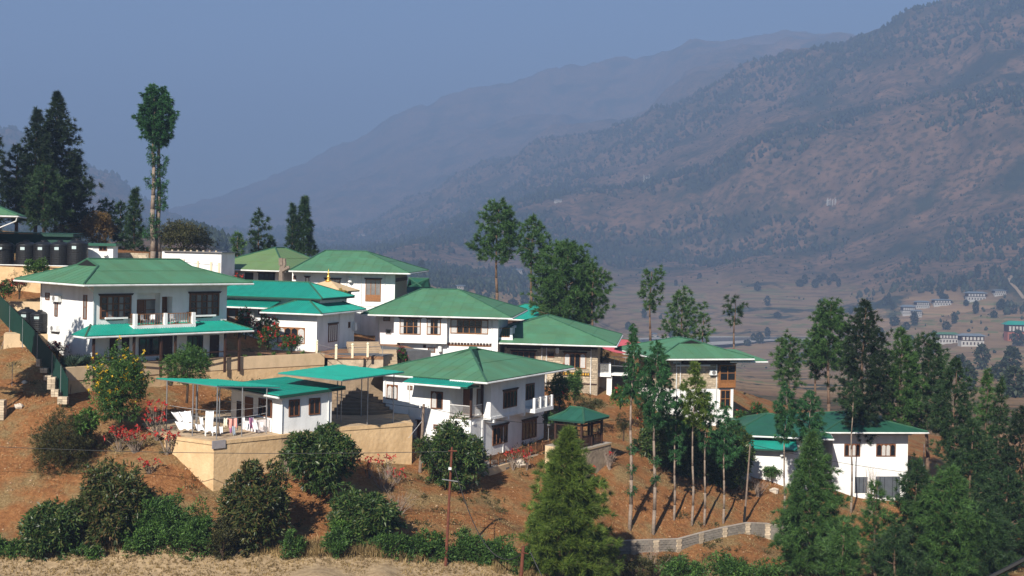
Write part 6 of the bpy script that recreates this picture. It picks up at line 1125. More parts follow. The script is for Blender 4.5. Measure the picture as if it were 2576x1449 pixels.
# garden shrubs and flowers
zq = lambda z, x, y: z(x, y)
for i, (z, x, yt, yb, w, Y, m, fm, nf, lb) in enumerate(((zTk, 600, 480, 800, 440, 130, BUSHB, None, 0, 'round bright green bush in front of the black tanks'), (zB, 590, 985, 1300, 320, 124, BUSH, REDF, 130, 'big red-flowered bush in front of the bungalow'), (zB, 350, 900, 1180, 190, 124.5, BUSH, REDF, 70, 'tall thin red-flowered bush left of the bungalow'), (zB, 850, 1180, 1330, 230, 123.5, BUSH, REDF, 50, 'low red-flowered bush under the bungalow window'), (zB, 260, 520, 600, 150, 143, BUSHO, REDF, 12, 'sparse garden shrub left of the dead stump'), (zB, 1390, 690, 830, 150, 139, BUSHB, YELF, 50, 'yellow-flowered shrub beside the little shrine'),
    (zC, 745, 1095, 1330, 190, 127, BUSH, MAGF, 30, 'dark shrub with crimson flowers by the centre house door'), (zBr, 760, 850, 1240, 380, 126, BUSHB, REDF, 10, 'round bright shrub beside the footbridge column'), (zG, 600, 840, 1180, 230, 124, BUSH, REDF, 30, 'tall green shrub with red flowers right of the front house'), (zG, 740, 800, 1080, 170, 129, BUSH, None, 0, 'leafy shrub in front of the stone house window'), (zG, 870, 1040, 1200, 330, 122, BUSHO, None, 0, 'twiggy olive shrub behind the gazebo'), (zG, 500, 1185, 1300, 110, 119, BUSH, None, 0, 'dark shrub between front house and gazebo'), (zG, 985, 610, 790, 150, 142, BUSHO, None, 0, 'olive-brown tree behind the footbridge'), (zG, 1340, 1060, 1330, 220, 121, OCHRE, REDF, 30, 'dry reddish shrub right of the gazebo'), (zG, 1180, 1170, 1420, 130, 117, BUSHO, None, 0, 'brown leafy shrub by the gazebo platform'), (zG, 1580, 1200, 1449, 380, 118, MANGO, None, 0, 'dark undergrowth beneath the right stone house'), (zG, 2240, 1170, 1300, 130, 133, BUSH, REDF, 10, 'bush at the right corner of the stone-clad house'), (zK, 420, 30, 200, 230, 134, BUSH, REDF, 10, 'shrubs behind the low white house'),
    (zTk, 60, 890, 1180, 300, 123, BUSH, REDF, 30, 'red-flowered shrub above the sheet fence'), (zTk, 330, 740, 1120, 320, 128, BUSHO, REDF, 26, 'leggy poinsettia in front of the tank wall'), (zA2, 620, 960, 1180, 300, 112, BUSHO, REDF, 16, 'climbing plant with pink flowers at the white house corner'), (zP, 870, 790, 930, 320, 117, BUSH, MAGF, 120, 'magenta bougainvillea behind the canopy'), (zK, 560, 720, 830, 200, 122, BUSH, None, 0, 'small shrubs along the low white house foot'), (zMm, 1740, 400, 480, 1, 1, None, None, 0, ''))):
    if not m: continue
    x_, t_ = z(x, yt); _, b_ = z(x, yb); sc = z(x+w, yt)[0]-x_
    bush('flowering_shrub' if fm else 'garden_shrub', lb, x_, t_, b_, sc, Y, m, 220+i, 1.3 if m not in (BUSHO, OCHRE) else 0.7, 9, 0.2, 0.07 if m is not BUSHO else 0.04, 0.15, fm=fm, nfl=nf, lump=0.35)
# red poinsettias: leggy stems with flower heads
def poinsettia(x, y, Y, h, n, seed, label, spread_=0.8):
    rs = np.random.RandomState(seed); p = P(x, y, Y); z0 = gz(p.x, Y); o = thing('poinsettia', label, 'flowering plant', (p.x, Y, z0), 0, 'red poinsettias on the slope'); mb = MB(); tips = []
    for k in range(n):
        a_ = rs.rand()*6.28; r_ = spread_*rs.rand()**0.5; t = Vector((math.cos(a_)*r_, math.sin(a_)*r_*0.6, h*rs.uniform(0.5, 1.0))); mb.path([(0, 0, -0.2), t*0.5+Vector((rs.randn()*0.05, 0, 0.1)), t], [0.03, 0.02, 0.012], 5); tips.append(t[:])
    mb.build('stem', BARKG, o); tips = np.array(tips); up_ = np.tile(np.array([[0, -0.3, 0.5]]), (len(tips), 1))
    V, Fc = leaf_mesh(tips, up_, 9, 0.22, 0.10, 1.0, 0.0, rs, 0.03); link('flowers', mesh_np('flowers', V, Fc, 4), REDF, o, kind='stuff'); lv = tips*np.array([0.9, 0.9, 0.75])
    V, Fc = leaf_mesh(lv, up_*0.3, 6, 0.2, 0.08, 0.9, 0.4, rs, 0.12); link('leaves', mesh_np('leaves', V, Fc, 4), BUSHO, o)
for i, (x, y, Y, h, n, s_, lb) in enumerate(((395, 1050, 99.5, 3.0, 26, 1.2, 'tall red poinsettia beside the laundry canopy'), (340, 1120, 97.5, 2.0, 24, 1.6, 'wide red poinsettia below the yellow-flowered tree'), (300, 1125, 98, 1.8, 18, 1.3, 'red poinsettia left of the wide one'), (420, 1115, 97, 1.9, 18, 1.0, 'red poinsettia at the terrace wall end'), (930, 1150, 101, 2.0, 10, 1.1, 'leggy poinsettia against the right terrace wall'), (975, 1145, 102.5, 1.9, 9, 0.8, 'leggy poinsettia near the wooden pole'), (1000, 1170, 102, 1.2, 8, 0.8, 'low poinsettia on the bank left of the wooden pole'), (1290, 1190, 110.5, 1.7, 10, 0.9, 'poinsettia before the slatted fence'), (1325, 1175, 111, 1.8, 8, 0.7, 'poinsettia by the wall vent under the fence'), (1475, 1160, 110, 1.6, 12, 1.0, 'poinsettia against the gazebo platform'), (1530, 1130, 114, 1.4, 9, 1.0, 'poinsettia right of the gazebo platform'), (375, 1180, 95, 1.2, 10, 0.9, 'low poinsettia under the overhead wire'))):
    poinsettia(x, y, Y, h, n, 260+i, lb, s_)
# bare twiggy shrubs and a stump
def twigs(x, ytop, ybot, w, Y, seed, label, name='bare_shrub', m=None, n=26):
    rs = np.random.RandomState(seed); p = P(x, ybot, Y); z0 = min(p.z, gz(p.x, Y)); o = thing(name, label, 'shrub', (p.x, Y, z0)); H = P(x, ytop, Y).z-z0; R = w/2/F*Y; mb = MB()
    for k in range(n):
        a_ = rs.rand()*6.28; e_ = Vector((math.cos(a_)*R*rs.rand(), math.sin(a_)*R*rs.rand(), H*rs.uniform(0.5, 1))); m1 = e_*0.45+Vector((rs.randn()*0.1, 0, 0.1)); mb.path([(rs.randn()*0.06, rs.randn()*0.06, -0.2), m1, e_], [0.03, 0.018, 0.006], 4)
        for q in range(3): mb.tube(m1.lerp(e_, rs.rand()), e_+Vector((rs.randn(), rs.randn(), rs.randn()*0.6))*R*0.25, 0.008, 0.004, 4)
    mb.build('branches', m or BARKG, o)
TW = mat('grey_twig', (0.26, 0.20, 0.16), 0.9, 0.3, 5)
for i, q in enumerate(((965, 1170, 1250, 110, 100, 'grey leafless shrub right of the spreading dark tree'), (1000, 1235, 1300, 120, 97, 'low leafless shrub on the red slope'), (1533, 1130, 1180, 50, 113, 'bare twiggy shrub by the gazebo platform'), (1640, 1360, 1420, 110, 99, 'leafless shrub in front of the block wall'), (2192, 1170, 1240, 65, 122, 'bare branching shrub by the garage doors'), (1905, 1205, 1250, 60, 119, 'bare shrub below the low white house'), (560, 1290, 1345, 70, 91, 'dry twigs beside the conical tree'))): twigs(q[0], q[1], q[2], q[3], q[4], 280+i, q[5], m=TW)
b = P(*zB(740, 560), 144); o = thing('dead_stump', 'pollarded bare tree stump in front of the olive roof', 'tree stump', tuple(b-Vector((0, 0, 1)))); mb = MB(); k_ = 1/2.8974*0.6708/F*144
for pts in (((740, 590), (735, 480), (745, 400), (720, 365)), ((740, 470), (770, 420), (765, 345)), ((740, 480), (800, 450), (825, 440)), ((735, 420), (730, 340))): mb.path([Vector(((x-740)*k_, 0, 1+(560-y)*k_)) for x, y in pts], [0.30-0.05*i for i in range(len(pts))], 7)
mb.build('trunk', BARKG, o)
# small garden tufts on the yard parapet
def tuft(loc, n, h, m, rs): 
    C = rs.randn(n, 3)*0.06; C[:, 2] = 0; return leaf_mesh(C, np.tile(np.array([[0, 0, 1.0]]), (n, 1)), 3, h, 0.05, 0.35, 0, rs, 0.02)
rs = np.random.RandomState(5); tv = [tuft(None, 16, 0.4, BUSHB, rs) for _ in range(3)]; tm = [mesh_np('leaves', v, f, 4) for v, f in tv]
for i, t in enumerate(np.linspace(0.12, 0.97, 14)):
    p = Vector(up2[0]).lerp(Vector(up2[1]), t*2) if t < 0.5 else Vector(up2[2]).lerp(Vector(up2[3]), t*2-1); o = thing('garden_tuft', 'small bright green plant in the row on the long parapet', 'plant', (p.x-0.2, p.y+0.9, ZY), rs.rand()*6, 'row of small plants along the long parapet'); o.scale = (1.1, 1.1, rs.uniform(0.8, 1.5)); link('leaves', tm[i % 3], BUSHB, o)
AL = leafmat('blue_green_blades', [(0, (0.02, 0.045, 0.03)), (1, (0.07, 0.11, 0.07))], 0.15); (av, af) = tuft(None, 60, 1.0, AL, rs); am = mesh_np('blades', av, af, 4)
for i, (x, y) in enumerate(((740, 1360), (830, 1370), (940, 1350), (1060, 1350), (1150, 1350))):
    p = atz(zA2(x, y), ZY); o = thing('yucca', ['spiky blue-green plant furthest left at the white house foot', 'spiky plant second from left at the white house foot', 'spiky plant in the middle at the white house foot', 'spiky plant by the downpipe of the white house', 'spiky plant beside the porch corner'][i], 'plant', (p.x, p.y+0.5, ZY), i); o.scale = (1.6, 1.6, 1.1); link('blades', am, AL, o)
# ------------------------------------------------------------------ harvested field, dry grass, stones
fX, fY_ = np.meshgrid(np.linspace(-60, 6, 160), np.linspace(30, 96, 160), indexing='ij')
def field_edge(X): return np.interp(X, [-60, -35, -26, -12, -4, 0.5, 6], [86.3, 87.2, 88.0, 89.5, 90.2, 90.3, 88])-0.35*np.sin(X*0.35)
fz = ground(fX, np.minimum(fY_, field_edge(fX)), False); inside = fY_ <= field_edge(fX)+0.4
fz = fz+0.12+fbm(fX/3, fY_/3, 3, 77)*0.15; 
for (bx, by, rr, hh) in ((P(812, 1425, 86)[0], 84.0, 1.6, 0.55), (P(968, 1432, 87)[0], 85.5, 0.9, 0.5)): fz = fz+hh*np.exp(-(((fX-bx)/rr)**2+((fY_-by)/2.2)**2))
fz = np.where(inside, fz, fz-1.2)
FIELD = mat('stubble_field_soil', (0.40, 0.29, 0.17), 0.95, 0.3, 1.8, 0.8, 7, tint=(0.24, 0.165, 0.09))
link('field', mesh_np('field', np.stack([fX.ravel(), fY_.ravel(), fz.ravel()], 1), gridfaces(160, 160), 4), FIELD, kind='structure', smooth=True)
rs = np.random.RandomState(9); n = 15000; sx = rs.uniform(-50, 6, n); sy = field_edge(sx)-rs.rand(n)**1.3*14; sz = ground(sx, sy, False)+0.12+fbm(sx/3, sy/3, 3, 77)*0.15
V, Fc = leaf_mesh(np.stack([sx, sy, sz], 1), np.tile([[0, 0, 1.0]], (n, 1)), 5, 0.19, 0.05, 0.45, 0, rs, 0.04, True); link('stubble', mesh_np('stubble', V, Fc, 3), STRAW, label='pale cut stubble covering the harvested field', cat='stubble', kind='stuff')
n = 5200; gx = rs.uniform(-50, 5, n); gy = field_edge(gx)+rs.randn(n)*0.5+0.3; cl = vnoise(gx*0.5, gy*0.3, 4); keep = cl > 0.35; gx, gy = gx[keep], gy[keep]
V, Fc = leaf_mesh(np.stack([gx, gy, ground(gx, gy)], 1), np.tile([[0, 0, 1.0]], (len(gx), 1)), 7, 0.75, 0.035, 0.22, 0, rs, 0.06)
n = 22000; hx = rs.uniform(-55, 50, n); hy = rs.uniform(88, 128, n); cl = fbm(hx/3.5, hy/3.5, 3, 12); keep = (cl > 0.0); hx, hy = hx[keep], hy[keep]
V2, F2 = leaf_mesh(np.stack([hx, hy, ground(hx, hy)], 1), np.tile([[0, 0, 1.0]], (len(hx), 1)), 4, 0.24, 0.04, 0.5, 0, rs, 0.12)
V, Fc = merge([(V, Fc), (V2, F2)]); link('dry_grass', mesh_np('dry_grass', V, Fc, 4), STRAW, label='dry yellow grass along the field edge and over the red slope', cat='grass', kind='stuff')
n = 2600; hx = rs.uniform(-55, 50, n); hy = rs.uniform(88, 124, n); hz_ = ground(hx, hy); s_ = rs.uniform(0.02, 0.07, n)*rs.uniform(0.5, 1.6, n); base = np.array([[-1, -1, -.3], [1, -.8, -.3], [.9, 1, -.3], [-.9, .9, -.3], [-.5, -.6, .8], [.6, -.4, .9], [.4, .6, .7], [-.5, .5, .9]])
V = (base[None]*s_[:, None, None]*rs.uniform(0.7, 1.3, (n, 8, 3))+np.stack([hx, hy, hz_], 1)[:, None]).reshape(-1, 3); q = np.array([(0, 3, 2, 1), (4, 5, 6, 7), (0, 1, 5, 4), (1, 2, 6, 5), (2, 3, 7, 6), (3, 0, 4, 7)]); Fc = (q[None]+np.arange(n)[:, None, None]*8).reshape(-1, 4)
link('gravel', mesh_np('gravel', V, Fc, 4), mat('slope_stones', (0.40, 0.28, 0.17), 0.95, 0.3, 3, tint=(0.26, 0.14, 0.07)), label='loose pale stones scattered over the red slope', cat='stones', kind='stuff')
n = 900; hx = rs.uniform(-55, 48, n); hy = rs.uniform(88, 130, n); cl = fbm(hx/6, hy/6, 3, 15); keep = cl > 0.05; hx, hy = hx[keep], hy[keep]; C = np.repeat(np.stack([hx, hy, ground(hx, hy)], 1), 14, 0); C = C+rs.randn(len(C), 3)*np.array([0.28, 0.28, 0.12])+np.array([0, 0, 0.12])
V, Fc = leaf_mesh(C, np.tile([[0, 0, 1.0]], (len(C), 1)), 5, 0.2, 0.06, 0.7, 0, rs, 0.05); link('undergrowth', mesh_np('undergrowth', V, Fc, 4), BUSHO, label='low olive-brown scrub growing over the red slope', cat='undergrowth', kind='stuff')
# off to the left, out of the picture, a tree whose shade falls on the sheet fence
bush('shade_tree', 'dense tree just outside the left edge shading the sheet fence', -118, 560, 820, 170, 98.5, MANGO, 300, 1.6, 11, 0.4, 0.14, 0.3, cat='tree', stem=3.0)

# ================================================================== far valley: trees, forests and farmhouses
def on_far(x, y, lo=280, hi=6000):
    x, y = lev(x, y); Ys = np.exp(np.linspace(math.log(lo), math.log(hi), 1500)); X = (x-CX)/F*Ys; g_ = far_z(X, Ys); r_ = -(y-HY)/F*Ys; k = np.argmax(g_ >= r_); return Vector((X[k], Ys[k], g_[k]))
FORE = leafmat('distant_tree_leaves', [(0.0, (0.010, 0.018, 0.010)), (0.6, (0.022, 0.034, 0.016)), (1.0, (0.045, 0.055, 0.025))], 0.1)
def blob(n, rs, h, r):                       # low-poly ragged crown for far trees: jittered double cone of leaf faces
    d = rs.randn(n, 3); d /= np.linalg.norm(d, axis=1)[:, None]; z = (d[:, 2]*0.5+0.5); rad = r*np.sqrt(np.clip(1-(z*1.9-0.75)**2*0.55, 0.05, 1))*rs.uniform(0.5, 1, n); return np.stack([d[:, 0]*rad, d[:, 1]*rad, z*h], 1), d
rs = np.random.RandomState(33); protos = []
for k in range(5):
    h, r_ = ((11, 4.2), (9, 5.0), (14, 4.0), (12, 5.5), (15, 3.2))[k]; C, d = blob(150, rs, h*0.85, r_); C[:, 2] += h*0.15; V, Fc = leaf_mesh(C, d, 3, 2.1, 1.5, 0.7, 0.1, rs, 0.5); mb = MB(); mb.tube((0, 0, -1.5), (0, 0, h*0.6), 0.35, 0.15, 6); protos.append((mesh_np('crown', V, Fc, 4), mb.mesh('trunk')))
vt = [(1307, 720), (1290, 775), (1320, 775), (1392, 790), (1230, 690), (1195, 700), (1360, 860), (1895, 860), (1470, 880), (1620, 800), (1760, 700), (1955, 800), (1930, 770), (2230, 770), (2245, 780), (2140, 790), (2205, 700), (2330, 720), (2340, 735), (2310, 690), (2365, 745), (2375, 760), (2400, 735), (2420, 720), (2460, 700), (2480, 730), (2500, 690), (2530, 740), (2380, 830), (2400, 815), (2350, 850), (2500, 800), (2520, 780), (2550, 790), (2455, 790), (2430, 775), (2540, 900), (2545, 940), (2560, 870), (2300, 820), (2280, 830), (2250, 820), (2215, 850), (1905, 733), (1700, 720), (1150, 680), (1110, 700), (1060, 690), (1010, 680), (1040, 650), (2060, 712), (2072, 705), (2085, 718), (2098, 709), (2110, 722), (2050, 725), (2012, 722), (2024, 715), (1740, 840), (1690, 860), (1580, 830), (1440, 835), (1260, 810), (2415, 950), (2440, 980), (2550, 1000), (2520, 960), (2470, 930), (2030, 880), (1930, 850), (1910, 865), (1880, 870), (2340, 900), (2290, 870)]
def far_label(x, y):
    if x < 1180: return 'hazy distant tree seen above the bungalow and centre house roofs'
    if x < 1500: return 'hazy distant tree on the fields behind the big round pine'
    if y > 820: return 'hazy tree near the river and the lowest valley fields'
    if x > 2200: return 'hazy tree near the far right farmhouses'
    return 'hazy tree among the terraced fields below the far hillside'
for i, (x, y) in enumerate(vt):
    p = on_far(x, y); cm, tm_ = protos[i % 5]; o = thing('valley_tree', far_label(x, y), 'tree', tuple(p), rs.rand()*6, 'scattered trees in the valley'); s_ = rs.uniform(0.6, 1.05); o.scale = (s_, s_, s_*rs.uniform(0.85, 1.15)); link('crown', cm, FORE, o); link('trunk', tm_, BARKD, o)
# the wooded slopes, one mass
NF = 40000; sx = rs.uniform(-150, 2800, NF*4); sY = np.exp(rs.uniform(math.log(900), math.log(6200), NF*4)); X = (sx-CX)/F*sY; Z = far_z(X, sY)
mask = fbm(X/330, sY/420, 5, 61)+0.5*fbm(X/90, sY/110, 3, 62); Zu = far_z(X, sY*1.012); crest = np.clip(((far_z(X, sY*1.05)-Z)/(sY*0.05) < 0.06), 0, 1)*0.16
spY = np.interp(sx, [1030, 1200, 1400, 1560, 1750, 1900, 2100, 2300, 2576, 3100], [2550, 2900, 3000, 2900, 2800, 2700, 2600, 2500, 2350, 2250]); rdY = np.interp(sx, [-300, 0, 380, 600, 880, 1030, 1200, 1400, 1560, 1750, 1900, 2100, 2300, 2576, 3100], [4800, 5000, 5200, 5600, 5900, 5700, 5400, 4900, 4600, 4300, 4100, 3750, 3500, 3200, 2900])
mask = mask+np.where((sY > spY-70)&(sY < spY+170), 0.35, 0)+np.where((sY > spY+170), 0.06, -0.03)+np.where((sY > rdY-420)&(sY < rdY+80), 0.22, 0)
low = np.clip((Z+86)/62, 0, 1)**1.5; belt = 0.20*np.exp(-((Z-12)/58.0)**2); dens = np.clip((mask+crest+belt-0.01)*7.0, 0.22, 1)*np.clip(low, 0.012, 1)
keep = (rs.rand(NF*4) < dens)&(sY < rdY+60)&(in_river(X, sY) < 0.2); idx = np.where(keep)[0][:NF]; X, Y_, Z = X[idx], sY[idx], Z[idx]; n = len(idx)
thin = (np.abs(mask[idx]+belt[idx]) < 0.06)|(mask[idx]+belt[idx] < 0); hgt = np.where(thin, 1.5+4.5*rs.rand(n)**2.5, 4+9*rs.rand(n)**1.6)*np.clip(sY[idx]/2200, 0.8, 1.35); rad = hgt*rs.uniform(0.30, 0.55, n); ang = rs.uniform(0, 6.28, n); m_ = 4
ring = lambda f, zf: np.stack([np.stack([X+rad*f*rs.uniform(0.75, 1.25, n)*np.cos(ang+k*6.283/m_), Y_+rad*f*rs.uniform(0.75, 1.25, n)*np.sin(ang+k*6.283/m_), Z+hgt*zf*rs.uniform(0.9, 1.1, n)], 1) for k in range(m_)], 1)
V = np.concatenate([ring(0.6, 0.0), ring(1.0, 0.42), np.stack([X+rs.randn(n)*0.5, Y_, Z+hgt], 1)[:, None]], 1).reshape(-1, 3)
q = [(a_*m_+k, a_*m_+(k+1) % m_, (a_+1)*m_+(k+1) % m_, (a_+1)*m_+k) for a_ in range(1) for k in range(m_)]
Fq = (np.array(q)[None]+np.arange(n)[:, None, None]*9).reshape(-1, 4); me = bpy.data.meshes.new('forest'); Ft = (np.array([(4+k, 4+(k+1) % m_, 8) for k in range(m_)])[None]+np.arange(n)[:, None, None]*9).reshape(-1, 3)
me.vertices.add(len(V)); me.vertices.foreach_set('co', V.astype(np.float32).ravel()); li = np.concatenate([Fq.ravel(), Ft.ravel()]).astype(np.int32); me.loops.add(len(li)); me.loops.foreach_set('vertex_index', li)
me.polygons.add(len(Fq)+len(Ft)); me.polygons.foreach_set('loop_start', np.concatenate([np.arange(len(Fq))*4, len(Fq)*4+np.arange(len(Ft))*3]).astype(np.int32)); me.polygons.foreach_set('loop_total', np.concatenate([np.full(len(Fq), 4), np.full(len(Ft), 3)]).astype(np.int32)); me.update(calc_edges=True)
link('forest', me, FORE, label='dark scattered woodland covering the far hillsides', cat='forest', kind='stuff')
# farmhouses of the valley
ROOFG = mat('grey_blue_far_roof', (0.16, 0.19, 0.22), 0.6, 0.15, 0.5); FARW = mat('far_white_wall', (0.44, 0.42, 0.39), 0.9, 0.1, 0.5)
def farmhouse(z, x0, y0, x1, y1, label, rm=None, wm=None, storeys=2, bays=6, ang=0.0, depth=9):
    a_ = z(x0, y0); b_ = z(x1, y1); p = on_far((a_[0]+b_[0])/2, b_[1]); w = (b_[0]-a_[0])/F*p.y; h = (b_[1]-a_[1])/F*p.y; o = thing('farmhouse', label, 'house', tuple(p), ang, 'farmhouses in the valley'); hw = h*0.80
    MB().box(-w*0.45, w*0.45, 0, depth, -3, hw).build('wall', wm or FARW, o); MB().box(-w*0.452, w*0.452, -0.35, depth, hw*0.56, hw*0.99).build('timber_storey', WOODD, o)
    MB().add([(-w*0.56, -1.6, hw+0.3), (w*0.56, -1.6, hw+0.3), (w*0.56, depth+1.6, hw+0.3), (-w*0.56, depth+1.6, hw+0.3), (-w*0.35, depth/2, h), (w*0.35, depth/2, h)], [(3, 2, 1, 0), (0, 1, 5, 4), (1, 2, 5), (2, 3, 4, 5), (3, 0, 4)]).build('roof', rm or ROOFG, o)
    bw_ = w*0.86/bays; wm_ = MB().box(-bw_*0.30, bw_*0.30, -0.5, -0.36, hw*0.62, hw*0.92).mesh('window'); wl = MB().box(-bw_*0.2, bw_*0.2, -0.12, 0.02, hw*0.16, hw*0.42).mesh('window')
    for i in range(bays):
        link('window', wm_, FARW, o).location = (-w*0.43+(i+0.5)*bw_, 0, 0); link('window', wl, WOODD, o).location = (-w*0.43+(i+0.5)*bw_, 0, 0)
for q in ((zW, 1165, 592, 1290, 690, 'tall white farmhouse at the left of the far right village'), (zW, 1288, 562, 1420, 632, 'white farmhouse behind the tall one in the far right village'), (zW, 1250, 636, 1350, 706, 'small farmhouse in front of the tall one in the far right village'), (zW, 1445, 552, 1620, 612, 'grey-roofed farmhouse half hidden by trees in the far village'), (zW, 1748, 486, 1932, 572, 'large double-roofed farmhouse higher on the far right slope'), (zW, 1998, 470, 2115, 526, 'small pale farmhouse furthest right on the upper far slope'),
          (zW, 1490, 838, 1685, 940, 'green-roofed white farmhouse at the nearer far village', GREEN), (zW, 1690, 850, 1920, 966, 'broad white farmhouse beside the green-roofed one'), (zW, 1385, 862, 1500, 905, 'low grey-roofed building left of the green-roofed farmhouse'), (zW, 2110, 738, 2330, 915, 'red brick building with turquoise roof at the right edge', TEAL, mat('far_red_brick', (0.30, 0.10, 0.06), 0.9, 0.2, 0.4)),
          (zC, 2245, 28, 2392, 112, 'white farmhouse behind the trunks of the two pines'), (zC, 1430, 250, 1605, 325, 'long white farmhouse above the centre house roof'), (zV, 780, 100, 848, 126, 'lone small house high on the far hillside'), (zB, 1755, 168, 1820, 212, 'small white house among distant woods'), (zB, 1580, 80, 1655, 112, 'pale house far up the valley'), (zV, 1545, 1138, 1585, 1168, 'small white house by the river gravel')): farmhouse(*q)
for x_, y_, n_, lb in ((2091, 517, 13, 'cluster of tall white prayer flags on the far right hillside'), (1632, 458, 10, 'row of white prayer flags on the far wooded crest')):
    p = on_far(x_, y_); pf_ = thing('prayer_flags', lb, 'flags', tuple(p)); w_ = 26/F*p.y
    for k in range(n_):
        h_ = rs.uniform(7, 13)*p.y/2200; MB().box(-0.25, 0.9, -0.15, 0.15, -2, h_).build('flag', FARW, pf_, loc=(-w_/2+w_*k/n_, rs.uniform(-6, 6), 0))
# dirt track on the far right slope
rp = [on_far(x, y) for x, y in ((2576, 760), (2560, 735), (2545, 720), (2540, 705), (2552, 692), (2546, 683))]; mb = MB()
for a_, b_ in zip(rp[:-1], rp[1:]):
    d = (b_-a_); s_ = Vector((d.y, -d.x, 0)).normalized()*2.6; mb.add([a_-s_+Vector((0, 0, 2)), a_+s_+Vector((0, 0, 2)), b_+s_+Vector((0, 0, 2)), b_-s_+Vector((0, 0, 2))], [(0, 1, 2, 3)])
mb.build('track', mat('pale_track', (0.30, 0.22, 0.15), 0.95, 0.1, 0.1), kind='structure')

# ================================================================== small things on the slope
CORR = mat('rusty_corrugated_iron', (0.20, 0.16, 0.13), 0.7, 0.35, 3, 0.2, 12, tint=(0.13, 0.07, 0.045))
def corrugated(name, label, cat, loc, rot, w, h, m):
    n = 12; vs = []
    for j in range(n+1):
        x = -w/2+w*j/n; y = 0.03*(1 if j % 2 else -1); vs += [(x, y, 0), (x, y, h)]
    mb = MB(); N = len(vs); mb.add(vs+[(a_, b_+0.012, c_) for a_, b_, c_ in vs], [(2*j, 2*j+2, 2*j+3, 2*j+1) for j in range(n)]+[(N+2*j+1, N+2*j+3, N+2*j+2, N+2*j) for j in range(n)])
    o = mb.build(name, m, loc=loc, label=label, cat=cat); o.rotation_euler = rot; return o
for x, y, rz, lb in ((866, 262, 0.7, 'grey corrugated sheet leaning on the terrace wall foot, left of the drain pipe'), (940, 255, 0.9, 'brown corrugated sheet beside the dark tree at the terrace wall foot')):
    p = on_ground(*zMm(x, y+30)); corrugated('corrugated_sheet', lb, 'metal sheet', (p.x, p.y, p.z-0.1), (-0.15, 0, rz), 0.95, 1.5, CORR)
p = on_ground(*zFe(110, 950)); o = corrugated('scrap_sheet', 'bent pale scrap sheet lying on the left bank', 'metal sheet', (p.x, p.y, p.z+0.25), (1.25, 0.15, 0.25), 2.2, 1.1, mat('pale_scrap', (0.5, 0.48, 0.44), 0.6, 0.2, 3))
def rock(loc, r, label, m, seed):
    q = np.random.RandomState(seed); mb = MB(); n = 9; prof = []
    vs = []; fs = []
    for i in range(5):
        for k in range(n):
            t = math.pi*(i+0.5)/5; a_ = 2*math.pi*k/n; rr = r*q.uniform(0.8, 1.2); vs.append((rr*math.sin(t)*math.cos(a_)*1.2, rr*math.sin(t)*math.sin(a_), rr*math.cos(t)*0.75))
    fs = [(i*n+k, i*n+(k+1) % n, (i+1)*n+(k+1) % n, (i+1)*n+k) for i in range(4) for k in range(n)]+[tuple(range(n-1, -1, -1)), tuple(range(4*n, 5*n))]
    mb.add(vs, fs); return mb.build('rock', m, loc=loc, label=label, cat='rock')
PR = mat('pale_rock', (0.55, 0.47, 0.38), 0.9, 0.25, 4, 0.4, 8)
for i, (z, x, y, r, lb) in enumerate(((zFe, 205, 1110, 0.32, 'pale boulder on the left bank below the scrap sheet'), (zFe, 270, 845, 0.22, 'small pale rock above the scrap sheet'), (zN, 690, 200, 0.55, 'pale yellow boulder below the slatted fence'), (zK, 280, 870, 0.5, 'pale block of stone left of the low white house'), (zK, 590, 1010, 0.4, 'pale stone block on the slope below the low white house'))):
    p = on_ground(*z(x, y)); rock((p.x, p.y, p.z+r*0.3), r, lb, PR, 400+i)
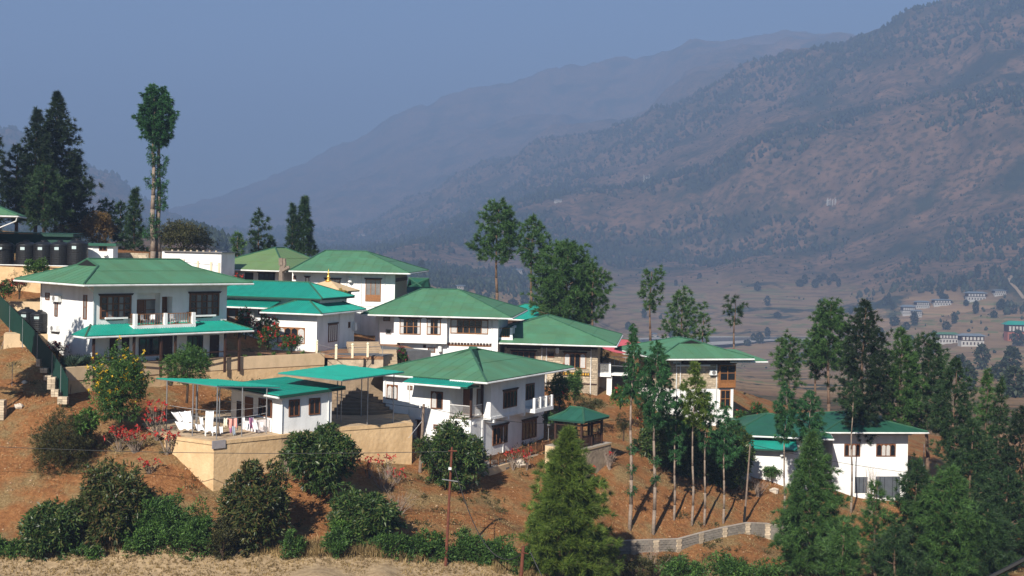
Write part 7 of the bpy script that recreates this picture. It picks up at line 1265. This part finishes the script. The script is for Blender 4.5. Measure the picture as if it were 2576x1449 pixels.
for z, a_, b_, lb in ((zFe, (130, 870), (137, 612), 'thin upright steel rod on the left bank'), (zFe, (5, 470), (62, 302), 'thin leaning steel rod at the left edge'), (zFe, (752, 1080), (772, 845), 'rusty bent post at the end of the sheet fence')):
    p = on_ground(*z(*a_)); t = P(*z(*b_), p.y); q = thing('steel_rod', lb, 'rod', tuple(p)); MB().tube((0, 0, -0.2), t-p, 0.025, n=6).build('shaft', STEEL if 'rusty' not in lb else RUST, q)
# steps cut into the slope beside the garage house
ks = thing('slope_steps', 'earthen steps descending the slope left of the garage doors', 'steps', tuple(on_ground(*zK(1260, 830)))); o0 = Vector(ks.location)
for i in range(9):
    p = on_ground(*zK(1260+i*31, 820+i*24)); MB().box(-0.75, 0.75, -0.18, 0.18, -0.15, 0.1).build('tread', STONE, ks, loc=tuple(p-o0+Vector((0, 0, 0.04))), rotz=0.25)
# stone pillar at the left edge
p = on_ground(*zFe(15, 1235)); sp_ = thing('stone_pillar', 'stacked stone pillar at the left edge', 'pillar', tuple(p))
for j in range(8): MB().box(-0.35+random.uniform(-.03, .03), 0.3+random.uniform(-.03, .03), -0.3, 0.3, 0.2*j+0.01-0.1, 0.2*j+0.19-0.1).build('stone', STONE, sp_)
# a garden lamp by the gazebo and one on the corner of the front house
p = P(*zGz(205, 640), 119); gl = thing('garden_lamp', 'small grey garden lamp between front house and gazebo', 'lamp', (p.x, p.y, gz(p.x, p.y))); MB().tube((0, 0, -0.2), (0, 0, p.z-gl.location.z+0.5), 0.035, n=7).build('post', STEEL, gl)
mb = MB(); mb.lathe([(0.22, 0), (0.2, 0.1), (0.05, 0.18)], (0, 0, p.z-gl.location.z+0.5), 12); mb.build('shade', GREYP, gl)
HAZE = 0.00027
# ------------------------------------------------------------------ the air of the valley
hz = bpy.data.materials.new('valley_haze'); hz.use_nodes = True; hn = hz.node_tree.nodes; hn.remove(hn['Principled BSDF'])
pv = hn.new('ShaderNodeVolumePrincipled'); pv.inputs['Color'].default_value = (0.34, 0.482, 0.75, 1); pv.inputs['Density'].default_value = HAZE
pv.inputs['Anisotropy'].default_value = 0.0
hz.node_tree.links.new(pv.outputs[0], hn['Material Output'].inputs['Volume'])
zl = float(Zw.min())-3; zh = float(Zw.max())+60
MB().box(-12000, 12500, -60, 13100, zl, zh).build('haze', hz, label='thin blue haze filling the valley air', cat='haze', kind='stuff')
